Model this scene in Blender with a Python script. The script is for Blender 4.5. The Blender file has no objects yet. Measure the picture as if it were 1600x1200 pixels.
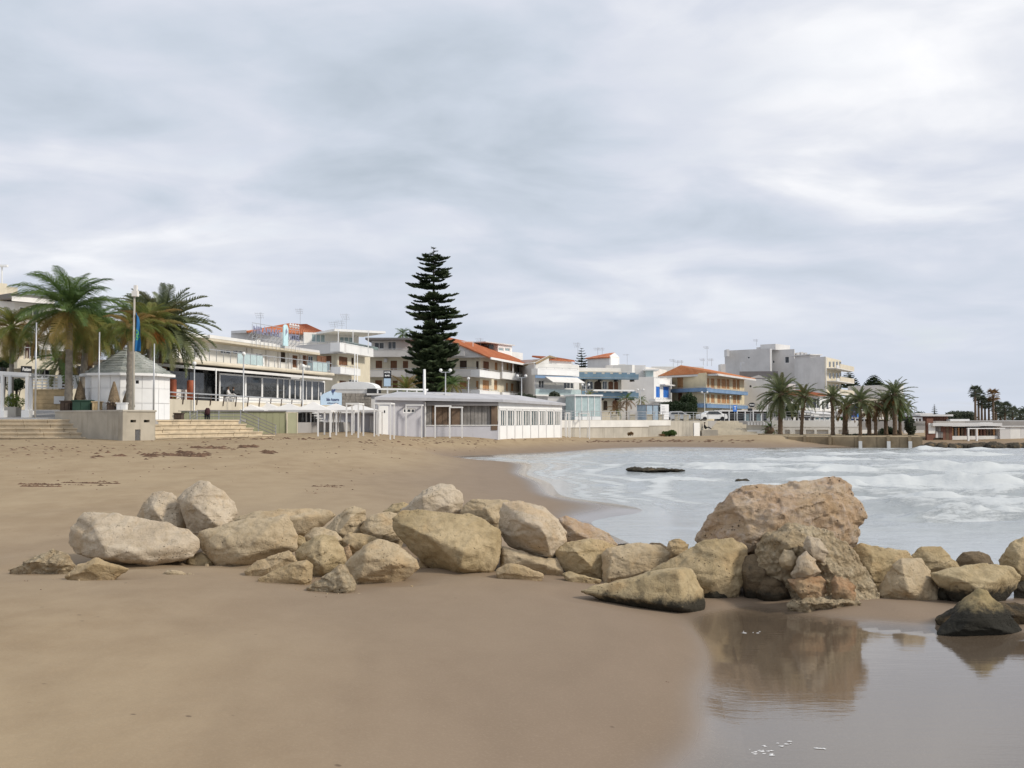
import bpy, bmesh, math, random
import numpy as np
from mathutils import Vector, Matrix, noise
R = math.radians
random.seed(7)
scene = bpy.context.scene
col = scene.collection

# ------------------------------------------------------------------ camera
EYE = Vector((0.0, 0.0, 3.0)); FPX = 1650.0; HOR = 655.0
PITCH = math.atan((HOR - 600.0) / FPX)
cd = bpy.data.cameras.new('camera'); cam = bpy.data.objects.new('camera', cd); col.objects.link(cam)
cam.location = EYE; cam.rotation_euler = (math.pi / 2 + PITCH, 0, 0)
cd.sensor_width = 36.0; cd.lens = 36.0 * FPX / 1600.0; cd.clip_start = 0.1; cd.clip_end = 9000
scene.camera = cam

# ------------------------------------------------------------------ light
SUN_EL, SUN_AZ = R(36), R(108)          # azimuth clockwise from +Y (north): the sun stands right of the view, veiled
sl = bpy.data.lights.new('sun', 'SUN'); so = bpy.data.objects.new('sun', sl); col.objects.link(so)
sl.energy = 2.5; sl.angle = R(8); sl.color = (1.0, 0.92, 0.80)
sd = Vector((math.sin(SUN_AZ) * math.cos(SUN_EL), math.cos(SUN_AZ) * math.cos(SUN_EL), math.sin(SUN_EL)))
so.rotation_euler = sd.to_track_quat('Z', 'Y').to_euler()
so.location = (40, -30, 60)
vs = scene.view_settings
vs.view_transform = 'Standard'; vs.look = 'None'; vs.exposure = 0.15; vs.gamma = 1.0; vs.use_curve_mapping = False

def build_world():
    w = bpy.data.worlds.new('World'); scene.world = w; w.use_nodes = True
    nt = w.node_tree; n = nt.nodes; L = nt.links; n.clear()
    out = n.new('ShaderNodeOutputWorld')
    sky = n.new('ShaderNodeTexSky'); sky.sky_type = 'NISHITA'; sky.sun_disc = False
    sky.sun_elevation = SUN_EL; sky.sun_rotation = SUN_AZ
    b1 = n.new('ShaderNodeBackground'); b1.inputs['Strength'].default_value = 0.12; L.new(sky.outputs[0], b1.inputs['Color'])
    tc = n.new('ShaderNodeTexCoord')
    sep = n.new('ShaderNodeSeparateXYZ'); L.new(tc.outputs['Generated'], sep.inputs[0])
    def M(op, a, b=None, c=None):
        m = n.new('ShaderNodeMath'); m.operation = op
        for i, v in enumerate((a, b, c)):
            if v is None: continue
            if isinstance(v, (int, float)): m.inputs[i].default_value = v
            else: L.new(v, m.inputs[i])
        return m.outputs[0]
    z = M('MAXIMUM', sep.outputs['Z'], 0.0)
    zz = M('ADD', z, 0.17)
    cx = M('DIVIDE', sep.outputs['X'], zz); cy = M('DIVIDE', sep.outputs['Y'], zz)
    cmb = n.new('ShaderNodeCombineXYZ'); L.new(cx, cmb.inputs[0]); L.new(cy, cmb.inputs[1])
    def nz(scale, detail, rough, off, sx=1.0, sy=1.0, dist=0.0):
        mp = n.new('ShaderNodeMapping'); L.new(cmb.outputs[0], mp.inputs['Vector'])
        mp.inputs['Location'].default_value = off; mp.inputs['Scale'].default_value = (sx, sy, 1)
        t = n.new('ShaderNodeTexNoise'); t.inputs['Scale'].default_value = scale; t.inputs['Detail'].default_value = detail
        t.inputs['Roughness'].default_value = rough; t.inputs['Distortion'].default_value = dist
        L.new(mp.outputs[0], t.inputs['Vector']); return t.outputs['Fac']
    big = nz(0.62, 4, 0.5, (6.4, 1.9, 0), -1.0, 0.9, 0.3)
    mid = nz(1.7, 6, 0.5, (14.3, 5.2, 0), -1.0, 1.15, 0.5)
    fine = nz(5.0, 5, 0.5, (5.0, 9.4, 0), 1.0, 1.0, 0.4)
    s = M('ADD', M('ADD', M('MULTIPLY', big, 0.95), M('MULTIPLY', mid, 0.90)), M('MULTIPLY', fine, 0.22))   # mean ~0.99
    rp = n.new('ShaderNodeValToRGB'); L.new(M('ADD', M('MULTIPLY', s, 0.66), -0.150), rp.inputs[0])
    e = rp.color_ramp.elements
    e[0].position = 0.36; e[0].color = (0.45, 0.51, 0.585, 1)
    e[1].position = 0.70; e[1].color = (0.93, 0.93, 0.945, 1)
    a = e.new(0.46); a.color = (0.55, 0.605, 0.69, 1)
    a = e.new(0.53); a.color = (0.635, 0.668, 0.75, 1)
    a = e.new(0.60); a.color = (0.735, 0.755, 0.81, 1)
    # towards the horizon the deck thins to an even blue grey
    hz = n.new('ShaderNodeMapRange'); hz.interpolation_type = 'SMOOTHSTEP'
    hz.inputs['From Min'].default_value = 0.0; hz.inputs['From Max'].default_value = 0.24
    L.new(z, hz.inputs['Value'])
    mx = n.new('ShaderNodeMix'); mx.data_type = 'RGBA'; L.new(M('ADD', M('MULTIPLY', hz.outputs[0], 0.82), 0.18), mx.inputs['Factor'])
    mx.inputs['A'].default_value = (0.60, 0.645, 0.735, 1); L.new(rp.outputs[0], mx.inputs['B'])
    b2 = n.new('ShaderNodeBackground'); L.new(mx.outputs['Result'], b2.inputs['Color']); b2.inputs['Strength'].default_value = 1.0
    ms = n.new('ShaderNodeMixShader')
    cov = n.new('ShaderNodeMapRange'); cov.inputs['From Min'].default_value = 0.60; cov.inputs['From Max'].default_value = 0.72
    cov.inputs['To Min'].default_value = 1.0; cov.inputs['To Max'].default_value = 0.8
    L.new(mid, cov.inputs['Value'])
    L.new(cov.outputs[0], ms.inputs[0]); L.new(b1.outputs[0], ms.inputs[1]); L.new(b2.outputs[0], ms.inputs[2])
    L.new(ms.outputs[0], out.inputs['Surface'])
build_world()

# ------------------------------------------------------------------ helpers: pixels of the 1600 px photograph -> points in the place
_f = Vector((0, math.cos(PITCH), math.sin(PITCH))); _u = Vector((0, -math.sin(PITCH), math.cos(PITCH))); _r = Vector((1, 0, 0))
def ray(px, py): return _f + _r * ((px - 800) / FPX) + _u * ((600 - py) / FPX)
def W(px, py, D):
    d = ray(px, py); return EYE + d * (D / d.y)
def ZP(py, D): return W(800, py, D).z
def XP(px, D, py=640): return W(px, py, D).x

def link(o): col.objects.link(o); return o
def tag(o, label=None, cat=None, group=None, kind=None):
    if label: o['label'] = label
    if cat: o['category'] = cat
    if group: o['group'] = group
    if kind: o['kind'] = kind
    return o
def thing(name, label, cat, loc, group=None, rz=0):
    o = link(bpy.data.objects.new(name, None)); o.location = loc; o.rotation_euler.z = rz
    o.empty_display_size = 0.3
    return tag(o, label, cat, group)
def base_of(o):
    b = Vector((0, 0, 0))
    while o is not None:
        b += Vector(o.location); o = o.parent
    return b

class MB:
    def __init__(s): s.v = []; s.f = []; s.m = []; s.mi = 0
    def quad(s, *p):
        i = len(s.v); s.v.extend(tuple(q) for q in p); s.f.append(tuple(range(i, i + len(p)))); s.m.append(s.mi); return s
    def pts(s, P, faces):
        i = len(s.v); s.v.extend(tuple(q) for q in P)
        for f in faces: s.f.append(tuple(i + k for k in f)); s.m.append(s.mi)
        return s
    def hexa(s, P):  # 8 points: bottom 4 ccw, top 4 ccw
        return s.pts(P, [(3, 2, 1, 0), (4, 5, 6, 7), (0, 1, 5, 4), (1, 2, 6, 5), (2, 3, 7, 6), (3, 0, 4, 7)])
    def box(s, x0, x1, y0, y1, z0, z1):
        return s.hexa([(x0, y0, z0), (x1, y0, z0), (x1, y1, z0), (x0, y1, z0), (x0, y0, z1), (x1, y0, z1), (x1, y1, z1), (x0, y1, z1)])
    def bar(s, a, b, w, h=None, n=4):
        a = Vector(a); b = Vector(b); d = (b - a)
        if d.length < 1e-6: return s
        d.normalize(); h = h or w
        up = Vector((0, 0, 1)) if abs(d.z) < 0.95 else Vector((0, 1, 0))
        x = d.cross(up).normalized(); y = x.cross(d).normalized()
        if n == 4:
            c = [(-.5, -.5), (.5, -.5), (.5, .5), (-.5, .5)]
            P = [a + x * (i * w) + y * (j * h) for i, j in c] + [b + x * (i * w) + y * (j * h) for i, j in c]
            return s.hexa(P)
        P = []
        for q in (a, b):
            for k in range(n):
                t = 2 * math.pi * k / n; P.append(q + x * (math.cos(t) * w / 2) + y * (math.sin(t) * h / 2))
        F = [tuple(range(n))[::-1], tuple(range(n, 2 * n))] + [(k, (k + 1) % n, n + (k + 1) % n, n + k) for k in range(n)]
        return s.pts(P, F)
    def lathe(s, c, prof, n=10, cap=True, tilt=None):
        i0 = len(s.v)
        for (r, z) in prof:
            for k in range(n):
                t = 2 * math.pi * k / n; off = tilt(z) if tilt else (0, 0)
                s.v.append((c[0] + off[0] + r * math.cos(t), c[1] + off[1] + r * math.sin(t), c[2] + z))
        m = len(prof)
        for j in range(m - 1):
            for k in range(n):
                s.f.append((i0 + j * n + k, i0 + j * n + (k + 1) % n, i0 + (j + 1) * n + (k + 1) % n, i0 + (j + 1) * n + k)); s.m.append(s.mi)
        if cap:
            s.f.append(tuple(i0 + k for k in range(n))[::-1]); s.m.append(s.mi)
            s.f.append(tuple(i0 + (m - 1) * n + k for k in range(n))); s.m.append(s.mi)
        return s
    def mesh(s, name, mats, off=(0, 0, 0), smooth=False):
        me = bpy.data.meshes.new(name)
        o = Vector(off); me.from_pydata([(p[0] - o.x, p[1] - o.y, p[2] - o.z) for p in s.v], [], s.f)
        if not isinstance(mats, (list, tuple)): mats = [mats]
        for m in mats: me.materials.append(m)
        if len(mats) > 1: me.polygons.foreach_set('material_index', s.m)
        if smooth: me.polygons.foreach_set('use_smooth', [True] * len(me.polygons))
        me.update(); return me
    def build(s, name, mats, parent=None, smooth=False, loc=None):
        if parent is not None:
            off = base_of(parent); o = bpy.data.objects.new(name, s.mesh(name, mats, off, smooth)); link(o); o.parent = parent
        else:
            off = Vector(loc) if loc is not None else Vector((0, 0, 0))
            o = bpy.data.objects.new(name, s.mesh(name, mats, off, smooth)); link(o); o.location = off
        return o

# ------------------------------------------------------------------ materials
MATS = {}
def newmat(name):
    m = bpy.data.materials.new(name); m.use_nodes = True
    nt = m.node_tree; nt.nodes.clear()
    out = nt.nodes.new('ShaderNodeOutputMaterial'); b = nt.nodes.new('ShaderNodeBsdfPrincipled')
    nt.links.new(b.outputs[0], out.inputs[0]); return m, nt, b
class NT:
    def __init__(s, nt): s.nt = nt; s.n = nt.nodes; s.L = nt.links
    def pos(s): return s.n.new('ShaderNodeNewGeometry').outputs['Position']
    def obj(s): return s.n.new('ShaderNodeTexCoord').outputs['Object']
    def M(s, op, a, b=None, c=None, clamp=False):
        m = s.n.new('ShaderNodeMath'); m.operation = op; m.use_clamp = clamp
        for i, v in enumerate((a, b, c)):
            if v is None: continue
            if isinstance(v, (int, float)): m.inputs[i].default_value = v
            else: s.L.new(v, m.inputs[i])
        return m.outputs[0]
    def noise(s, vec, scale, detail=4, rough=.55, sc=None, dist=0):
        if sc or isinstance(sc, tuple):
            mp = s.n.new('ShaderNodeMapping'); s.L.new(vec, mp.inputs[0]); mp.inputs['Scale'].default_value = sc; vec = mp.outputs[0]
        t = s.n.new('ShaderNodeTexNoise'); t.inputs['Scale'].default_value = scale; t.inputs['Detail'].default_value = detail
        t.inputs['Roughness'].default_value = rough; t.inputs['Distortion'].default_value = dist
        s.L.new(vec, t.inputs['Vector']); return t.outputs['Fac']
    def voro(s, vec, scale, feat='F1'):
        t = s.n.new('ShaderNodeTexVoronoi'); t.feature = feat; t.inputs['Scale'].default_value = scale; s.L.new(vec, t.inputs['Vector']); return t.outputs['Distance']
    def rng(s, v, a, b, c=0., d=1., smooth=True):
        m = s.n.new('ShaderNodeMapRange'); m.interpolation_type = 'SMOOTHSTEP' if smooth else 'LINEAR'
        s.L.new(v, m.inputs['Value'])
        for k, x in (('From Min', a), ('From Max', b), ('To Min', c), ('To Max', d)): m.inputs[k].default_value = x
        return m.outputs[0]
    def mix(s, f, a, b, blend='MIX'):
        m = s.n.new('ShaderNodeMix'); m.data_type = 'RGBA'; m.blend_type = blend
        for k, v in (('Factor', f), ('A', a), ('B', b)):
            if isinstance(v, (int, float)): m.inputs[k].default_value = v
            elif isinstance(v, tuple): m.inputs[k].default_value = (v + (1,))[:4]
            else: s.L.new(v, m.inputs[k])
        return m.outputs['Result']
    def bump(s, h, strength, dist, normal=None):
        b = s.n.new('ShaderNodeBump'); b.inputs['Strength'].default_value = strength; b.inputs['Distance'].default_value = dist
        s.L.new(h, b.inputs['Height'])
        if normal is not None: s.L.new(normal, b.inputs['Normal'])
        return b.outputs[0]
    def sep(s, v):
        x = s.n.new('ShaderNodeSeparateXYZ'); s.L.new(v, x.inputs[0]); return x.outputs
    def set(s, b, **k):
        for kk, v in k.items():
            kk = {'color': 'Base Color', 'rough': 'Roughness', 'normal': 'Normal', 'metal': 'Metallic', 'spec': 'Specular IOR Level', 'ior': 'IOR'}.get(kk, kk)
            if isinstance(v, (int, float)): b.inputs[kk].default_value = v
            elif isinstance(v, tuple): b.inputs[kk].default_value = (v + (1,))[:4]
            else: s.L.new(v, b.inputs[kk])

def pm(name, c, rough=.8, var=.14, scale=1.2, streak=.0, metal=0., spec=.4, bump=0.):
    """painted / plastered / plain surface with mottling and optional vertical run-off streaks"""
    if name in MATS: return MATS[name]
    m, nt, b = newmat(name); N = NT(nt); p = N.pos()
    n1 = N.noise(p, scale, 5, .6); f = N.rng(n1, .3, .7)
    dk = tuple(x * (1 - var) for x in c); lt = tuple(min(1, x * (1 + var * .6)) for x in c)
    cc = N.mix(f, dk, lt)
    if streak:
        st = N.noise(p, 2.2, 5, .65, sc=(1, 1, .12)); cc = N.mix(N.M('MULTIPLY', N.rng(st, .5, .75), streak), cc, (c[0] * .45, c[1] * .42, c[2] * .38))
    N.set(b, color=cc, rough=rough, metal=metal, spec=spec)
    if bump: N.set(b, normal=N.bump(N.noise(p, scale * 12, 4), bump, .02))
    MATS[name] = m; return m
# ------------------------------------------------------------------ the beach surface: a thin-plate sheet through surveyed spots (x, y, height)
CP = [(3,10,.0),(5,12,.0),(7,13,.02),(4,14,.02),(8,9,-.02),(5,7,.0),(2.3,6.5,.03),(2.1,9,.045),(2.3,11,.05),(2.9,14,.05),(1.2,12,.25),(1.2,10,.19),(1.9,14,.22),(.9,15.5,.32),(.5,7.5,.2),(1.2,7,.12),(3.5,15.96,.05),(4.6,15.2,.05),(5.4,14.8,.05),(6.8,14.1,.05),(3.3,16.6,.19),(4.7,15.9,.2),(5.6,15.5,.2),(7.1,14.9,.18),(8.6,14.6,.14),(9,13.2,.03),(10,12,.02),(14,8,.0),
 (4,17.5,.16),(5.5,17,.15),(7,16,.13),(9.5,16,.1),(12,15,.05),(14,19,-.1),(7,20,.0),(10,20,-.15),(12,25,-.4),
 (1,9,.15),(0,9,.3),(-3,8,.7),(-5,12,.75),(0,13.5,.36),(-8,17,.6),(-4.5,17.3,.55),(-2.9,15.9,.45),(-.9,17.9,.46),(1,16.8,.3),(2,16.4,.17),(-2,4,.8),(0,0,1.0),(-8,2,1.1),(8,0,.3),(4,3,.35),(14,0,.1),
 (-10,27,.8),(-5,25,.7),(0,24,.5),(1,28,.22),(2.1,31,.02),(4.1,35,.02),(2.9,34.5,.07),(1.8,36,.13),(2.2,41,-.01),(1,57,-.02),(-.9,76,-.02),(-3.8,83,.0),(.5,89,.03),(8.7,103,.02),(20,108,.0),(29,109,.02),
 (3,22,.1),(5,25,-.25),(8,40,-.6),(12,70,-1.2),(15,30,-1.),(40,60,-2.2),(25,95,-.8),(30,20,-1.2),(5,50,-.3),(4,75,-.25),(60,100,-2.),(60,20,-2.5),(45,108,-.6),(70,112,-.5),
 (-1,95,1.2),(5.2,110,1.13),(6,115,1.1),(14,128,.85),(26,141,.6),(38,141,.5),(28.7,111,.6),(36,112,.1),(45,125,1.),(60,125,1.),(80,125,1.),(110,125,1.),
 (-32,61,1.76),(-20,61,1.8),(-22,56,1.8),(-14,72,1.72),(-10,80,1.62),(-10,60,1.35),(-20,45,1.3),(-5,60,.75),(-2,50,.4),(-30,30,1.2),(-4,88,.9),(-8,92,1.45),(-40,45,1.5),(-5,45,.6),(-1.5,38,.4)]
_P = np.array(CP); _S = np.array([1.0, 0.55])          # the shore runs away from us: lengths along it count less
_X = _P[:, :2] * _S
def _phi(r2): return np.where(r2 > 1e-9, 0.5 * r2 * np.log(np.maximum(r2, 1e-9)), 0.0)
_n = len(CP); _A = np.zeros((_n + 3, _n + 3)); _d = _X[:, None] - _X[None]
_A[:_n, :_n] = _phi((_d ** 2).sum(2)) + np.eye(_n) * 0.03
_A[:_n, _n] = 1; _A[:_n, _n + 1:] = _X; _A[_n, :_n] = 1; _A[_n + 1:, :_n] = _X.T
_w = np.linalg.solve(_A, np.concatenate([_P[:, 2], [0, 0, 0]]))
def HN(x, y):
    """height of the sand; arrays in, array out"""
    q = np.stack([x, y], -1).reshape(-1, 2) * _S
    out = np.zeros(len(q))
    for i in range(0, len(q), 20000):
        s = q[i:i + 20000]; d2 = ((s[:, None] - _X[None]) ** 2).sum(2)
        out[i:i + 20000] = _phi(d2) @ _w[:_n] + _w[_n] + s @ _w[_n + 1:]
    out = out.reshape(np.shape(x))
    return np.clip(out, -3, 1.95)
def H(x, y): return float(HN(np.array([x]), np.array([y]))[0])
def ground_D(px, py, lo=5, hi=140):
    d = ray(px, py); t = lo
    while t < hi:
        p = EYE + d * (t / d.y)
        if p.z <= H(p.x, p.y): return t
        t += .25 if t < 30 else .8
    return hi

def smooth(a, b, x): t = np.clip((x - a) / (b - a), 0, 1); return t * t * (3 - 2 * t)
def sand_material():
    m, nt, b = newmat('sand'); N = NT(nt); p = N.pos(); z = N.sep(p)[2]
    big = N.noise(p, .22, 5, .6, sc=(1, .5, 1)); mid = N.noise(p, 1.3, 6, .6, sc=(1, .6, 1)); fine = N.noise(p, 38, 4, .7)
    grain = N.noise(p, 260, 2, .8)
    # wet sand near the water: darker, glossy; its edge wanders a little
    zz = N.M('ADD', z, N.M('MULTIPLY', N.M('SUBTRACT', big, .5), .05))
    wet = N.rng(zz, .03, .17, 1, 0)
    pa = N.n.new('ShaderNodeAttribute'); pa.attribute_name = 'pool'; pool = pa.outputs['Fac']
    damp = N.rng(zz, .2, .95, 1, 0)
    dry = N.mix(N.rng(mid, .3, .72), (.285, .208, .122), (.345, .262, .162))
    dry = N.mix(N.rng(big, .42, .62), dry, N.mix(.5, dry, (.38, .295, .185)))
    dmp = N.mix(N.rng(mid, .25, .75), (.214, .158, .109), (.230, .171, .119))
    wt = N.mix(N.rng(mid, .25, .75), (.135, .104, .077), (.155, .120, .09))
    tide = N.M('SINE', N.M('MULTIPLY', N.M('ADD', z, N.M('MULTIPLY', big, .35)), 42.))
    c = N.mix(damp, dry, dmp); c = N.mix(N.M('MULTIPLY', N.rng(tide, .3, 1.), .06), c, (.13, .095, .062)); c = N.mix(wet, c, wt); c = N.mix(N.rng(pool, .25, 1.), c, (.098, .074, .052))
    # debris: weed crumbs and footprints on the upper beach, thin flecks lower down
    v = N.voro(p, 3.2); fl = N.rng(v, .05, .11, 1, 0); patch = N.rng(N.noise(p, .5, 3, .5, sc=(.5, 1.6, 1)), .57, .66)
    fl = N.M('MULTIPLY', N.M('MULTIPLY', fl, patch), N.rng(wet, 0, .5, 1, 0))
    c = N.mix(N.M('MULTIPLY', fl, .7), c, (.085, .055, .035))
    fs = N.rng(N.noise(p, 3.2, 6, .75, sc=(.55, 1.5, 1)), .66, .72); c = N.mix(N.M('MULTIPLY', N.M('MULTIPLY', fs, N.rng(z, .9, 1.5)), .7), c, (.17, .10, .065))
    c = N.mix(N.M('MULTIPLY', N.M('SUBTRACT', fine, .5), .5, clamp=True), c, (.55, .45, .33))
    c = N.mix(N.M('MULTIPLY', N.rng(grain, .55, .8), .22), c, (.09, .065, .045)); c = N.mix(N.M('MULTIPLY', N.rng(grain, .2, .42, 1, 0), .16), c, (.42, .35, .26))
    rough = N.M('ADD', N.M('MULTIPLY', wet, -.66), .92)
    rough = N.M('SUBTRACT', rough, N.M('MULTIPLY', damp, .12))
    rm = N.n.new('ShaderNodeMix'); N.L.new(N.rng(pool, .0, .8), rm.inputs[0]); N.L.new(rough, rm.inputs[2]); rm.inputs[3].default_value = .03; rough = rm.outputs[0]
    rip = N.M('ADD', N.noise(p, 3.5, 5, .6, sc=(.35, 1.3, 1)), N.M('MULTIPLY', N.noise(p, 15, 4, .6, sc=(.3, 1.3, 1)), .3))
    h = N.M('ADD', N.M('MULTIPLY', fine, .25), N.M('MULTIPLY', N.noise(p, 6, 5, .65), 1.4))
    h = N.M('ADD', h, N.M('MULTIPLY', grain, .12))
    hs = N.M('MULTIPLY', h, N.rng(zz, .10, .9, .004, .5)); up = N.M('MULTIPLY', N.noise(p, 2.6, 6, .7), N.rng(z, .9, 1.6, 0, 6.))
    N.set(b, color=c, rough=rough, spec=N.M('ADD', .28, N.M('ADD', N.M('MULTIPLY', wet, .22), N.M('MULTIPLY', pool, .5))), normal=N.bump(N.M('ADD', N.M('ADD', hs, up), N.M('MULTIPLY', N.M('MULTIPLY', rip, pool), .10)), .7, .03))
    return m

def build_ground():
    # rows spaced with distance, wide enough for other viewpoints
    ys = np.concatenate([np.linspace(-12, 4, 20), np.geomspace(4.2, 150, 420)])
    ts = np.linspace(-1, 1, 340)
    X = np.zeros((len(ys), len(ts))); Y = np.zeros_like(X)
    for j, y in enumerate(ys):
        half = 14 + abs(y) * .75; X[j] = ts * half + max(0, y) * .12; Y[j] = y
    Z = HN(X, Y)
    # soft undulation and scour hollows
    reg = smooth(.0, .6, X) * (1 - smooth(17.5, 19, Y)) * (1 - smooth(12, 16, X - 0 * Y) * 0)
    pool = (1 - smooth(.045, .16, Z)) * reg
    flat = np.logaddexp(Z / .006, .05 / .006) * .006
    Z = np.where(reg > 0, Z * (1 - reg) + np.where(Z < .12, flat, Z) * reg, Z)
    amp = np.clip((Z - .12) * .03, 0, .016)
    for j in range(X.shape[0]):
        for i in range(X.shape[1]):
            if amp[j, i] > 0: Z[j, i] += amp[j, i] * noise.fractal((X[j, i] * .5, Y[j, i] * .3, 0), 1.0, 2.0, 4)
    nx = len(ts); V = np.stack([X, Y, Z], -1).reshape(-1, 3)
    idx = np.arange(len(V)).reshape(X.shape)
    F = np.stack([idx[:-1, :-1], idx[:-1, 1:], idx[1:, 1:], idx[1:, :-1]], -1).reshape(-1, 4)
    sm = sand_material(); pv = pool.reshape(-1); isw = pv[F].mean(1) > .93
    for nm, FF in (('tide_pool', F[isw]), ('beach_sand', F[~isw])):
        used = np.unique(FF); mp = -np.ones(len(V), int); mp[used] = np.arange(len(used))
        me = bpy.data.meshes.new(nm); me.from_pydata(V[used].tolist(), [], mp[FF].tolist())
        me.polygons.foreach_set('use_smooth', [True] * len(me.polygons)); me.materials.append(sm)
        a = me.attributes.new('pool', 'FLOAT', 'POINT'); a.data.foreach_set('value', pv[used].astype(np.float32)); me.update()
        o = link(bpy.data.objects.new(nm, me)); tag(o, kind='structure')
        if nm == 'tide_pool': tag(o, 'sheet of still water lying on the flat wet sand')
    tag(o, 'smooth brown sand of the beach, wet and glossy towards the water')
build_ground()

def water_material(name, base, rough, bump, sc, foam=True):
    m, nt, b = newmat(name); N = NT(nt); p = N.pos()
    w1 = N.noise(p, 1.6 * sc, 5, .6, sc=(.35, 1.3, 1)); w2 = N.noise(p, 7 * sc, 4, .6, sc=(.3, 1.3, 1))
    h = N.M('ADD', w1, N.M('ADD', N.M('MULTIPLY', w2, .45), N.M('MULTIPLY', N.noise(p, 22 * sc, 3, .6, sc=(.35, 1.3, 1)), .14)))
    at = N.n.new('ShaderNodeAttribute'); at.attribute_name = 'foam'; fa = at.outputs['Fac']
    ca = N.n.new('ShaderNodeAttribute'); ca.attribute_name = 'chop'; ch = ca.outputs['Fac']
    c = N.mix(N.rng(w1, .3, .7), tuple(x * .86 for x in base), base)
    if foam:
        st = N.noise(p, 2.1, 9, .76, sc=(.30, 1.9, 1), dist=.35); ce = N.voro(p, 2.3, 'SMOOTH_F1')
        fo = N.M('ADD', N.M('MULTIPLY', st, .8), N.M('MULTIPLY', N.noise(p, 11, 6, .75, sc=(.4, 1.3, 1)), .45))
        th = N.M('SUBTRACT', N.M('ADD', fo, N.M('MULTIPLY', fa, .52)), .92)
        ff = N.rng(th, -.07, .13)
        c = N.mix(N.M('MULTIPLY', ff, .66), c, (.64, .665, .67))
        rr = N.M('ADD', rough, N.M('MULTIPLY', ff, .6)); N.set(b, rough=rr)
        hb = N.M('ADD', N.M('MULTIPLY', h, N.M('ADD', N.M('MULTIPLY', ch, 1.0), .05)), N.M('MULTIPLY', ff, .25))
        N.set(b, normal=N.bump(hb, bump, .12))
    else:
        N.set(b, rough=rough, normal=N.bump(h, bump, .02))
    N.set(b, color=c, ior=1.33, spec=.5)
    return m

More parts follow.
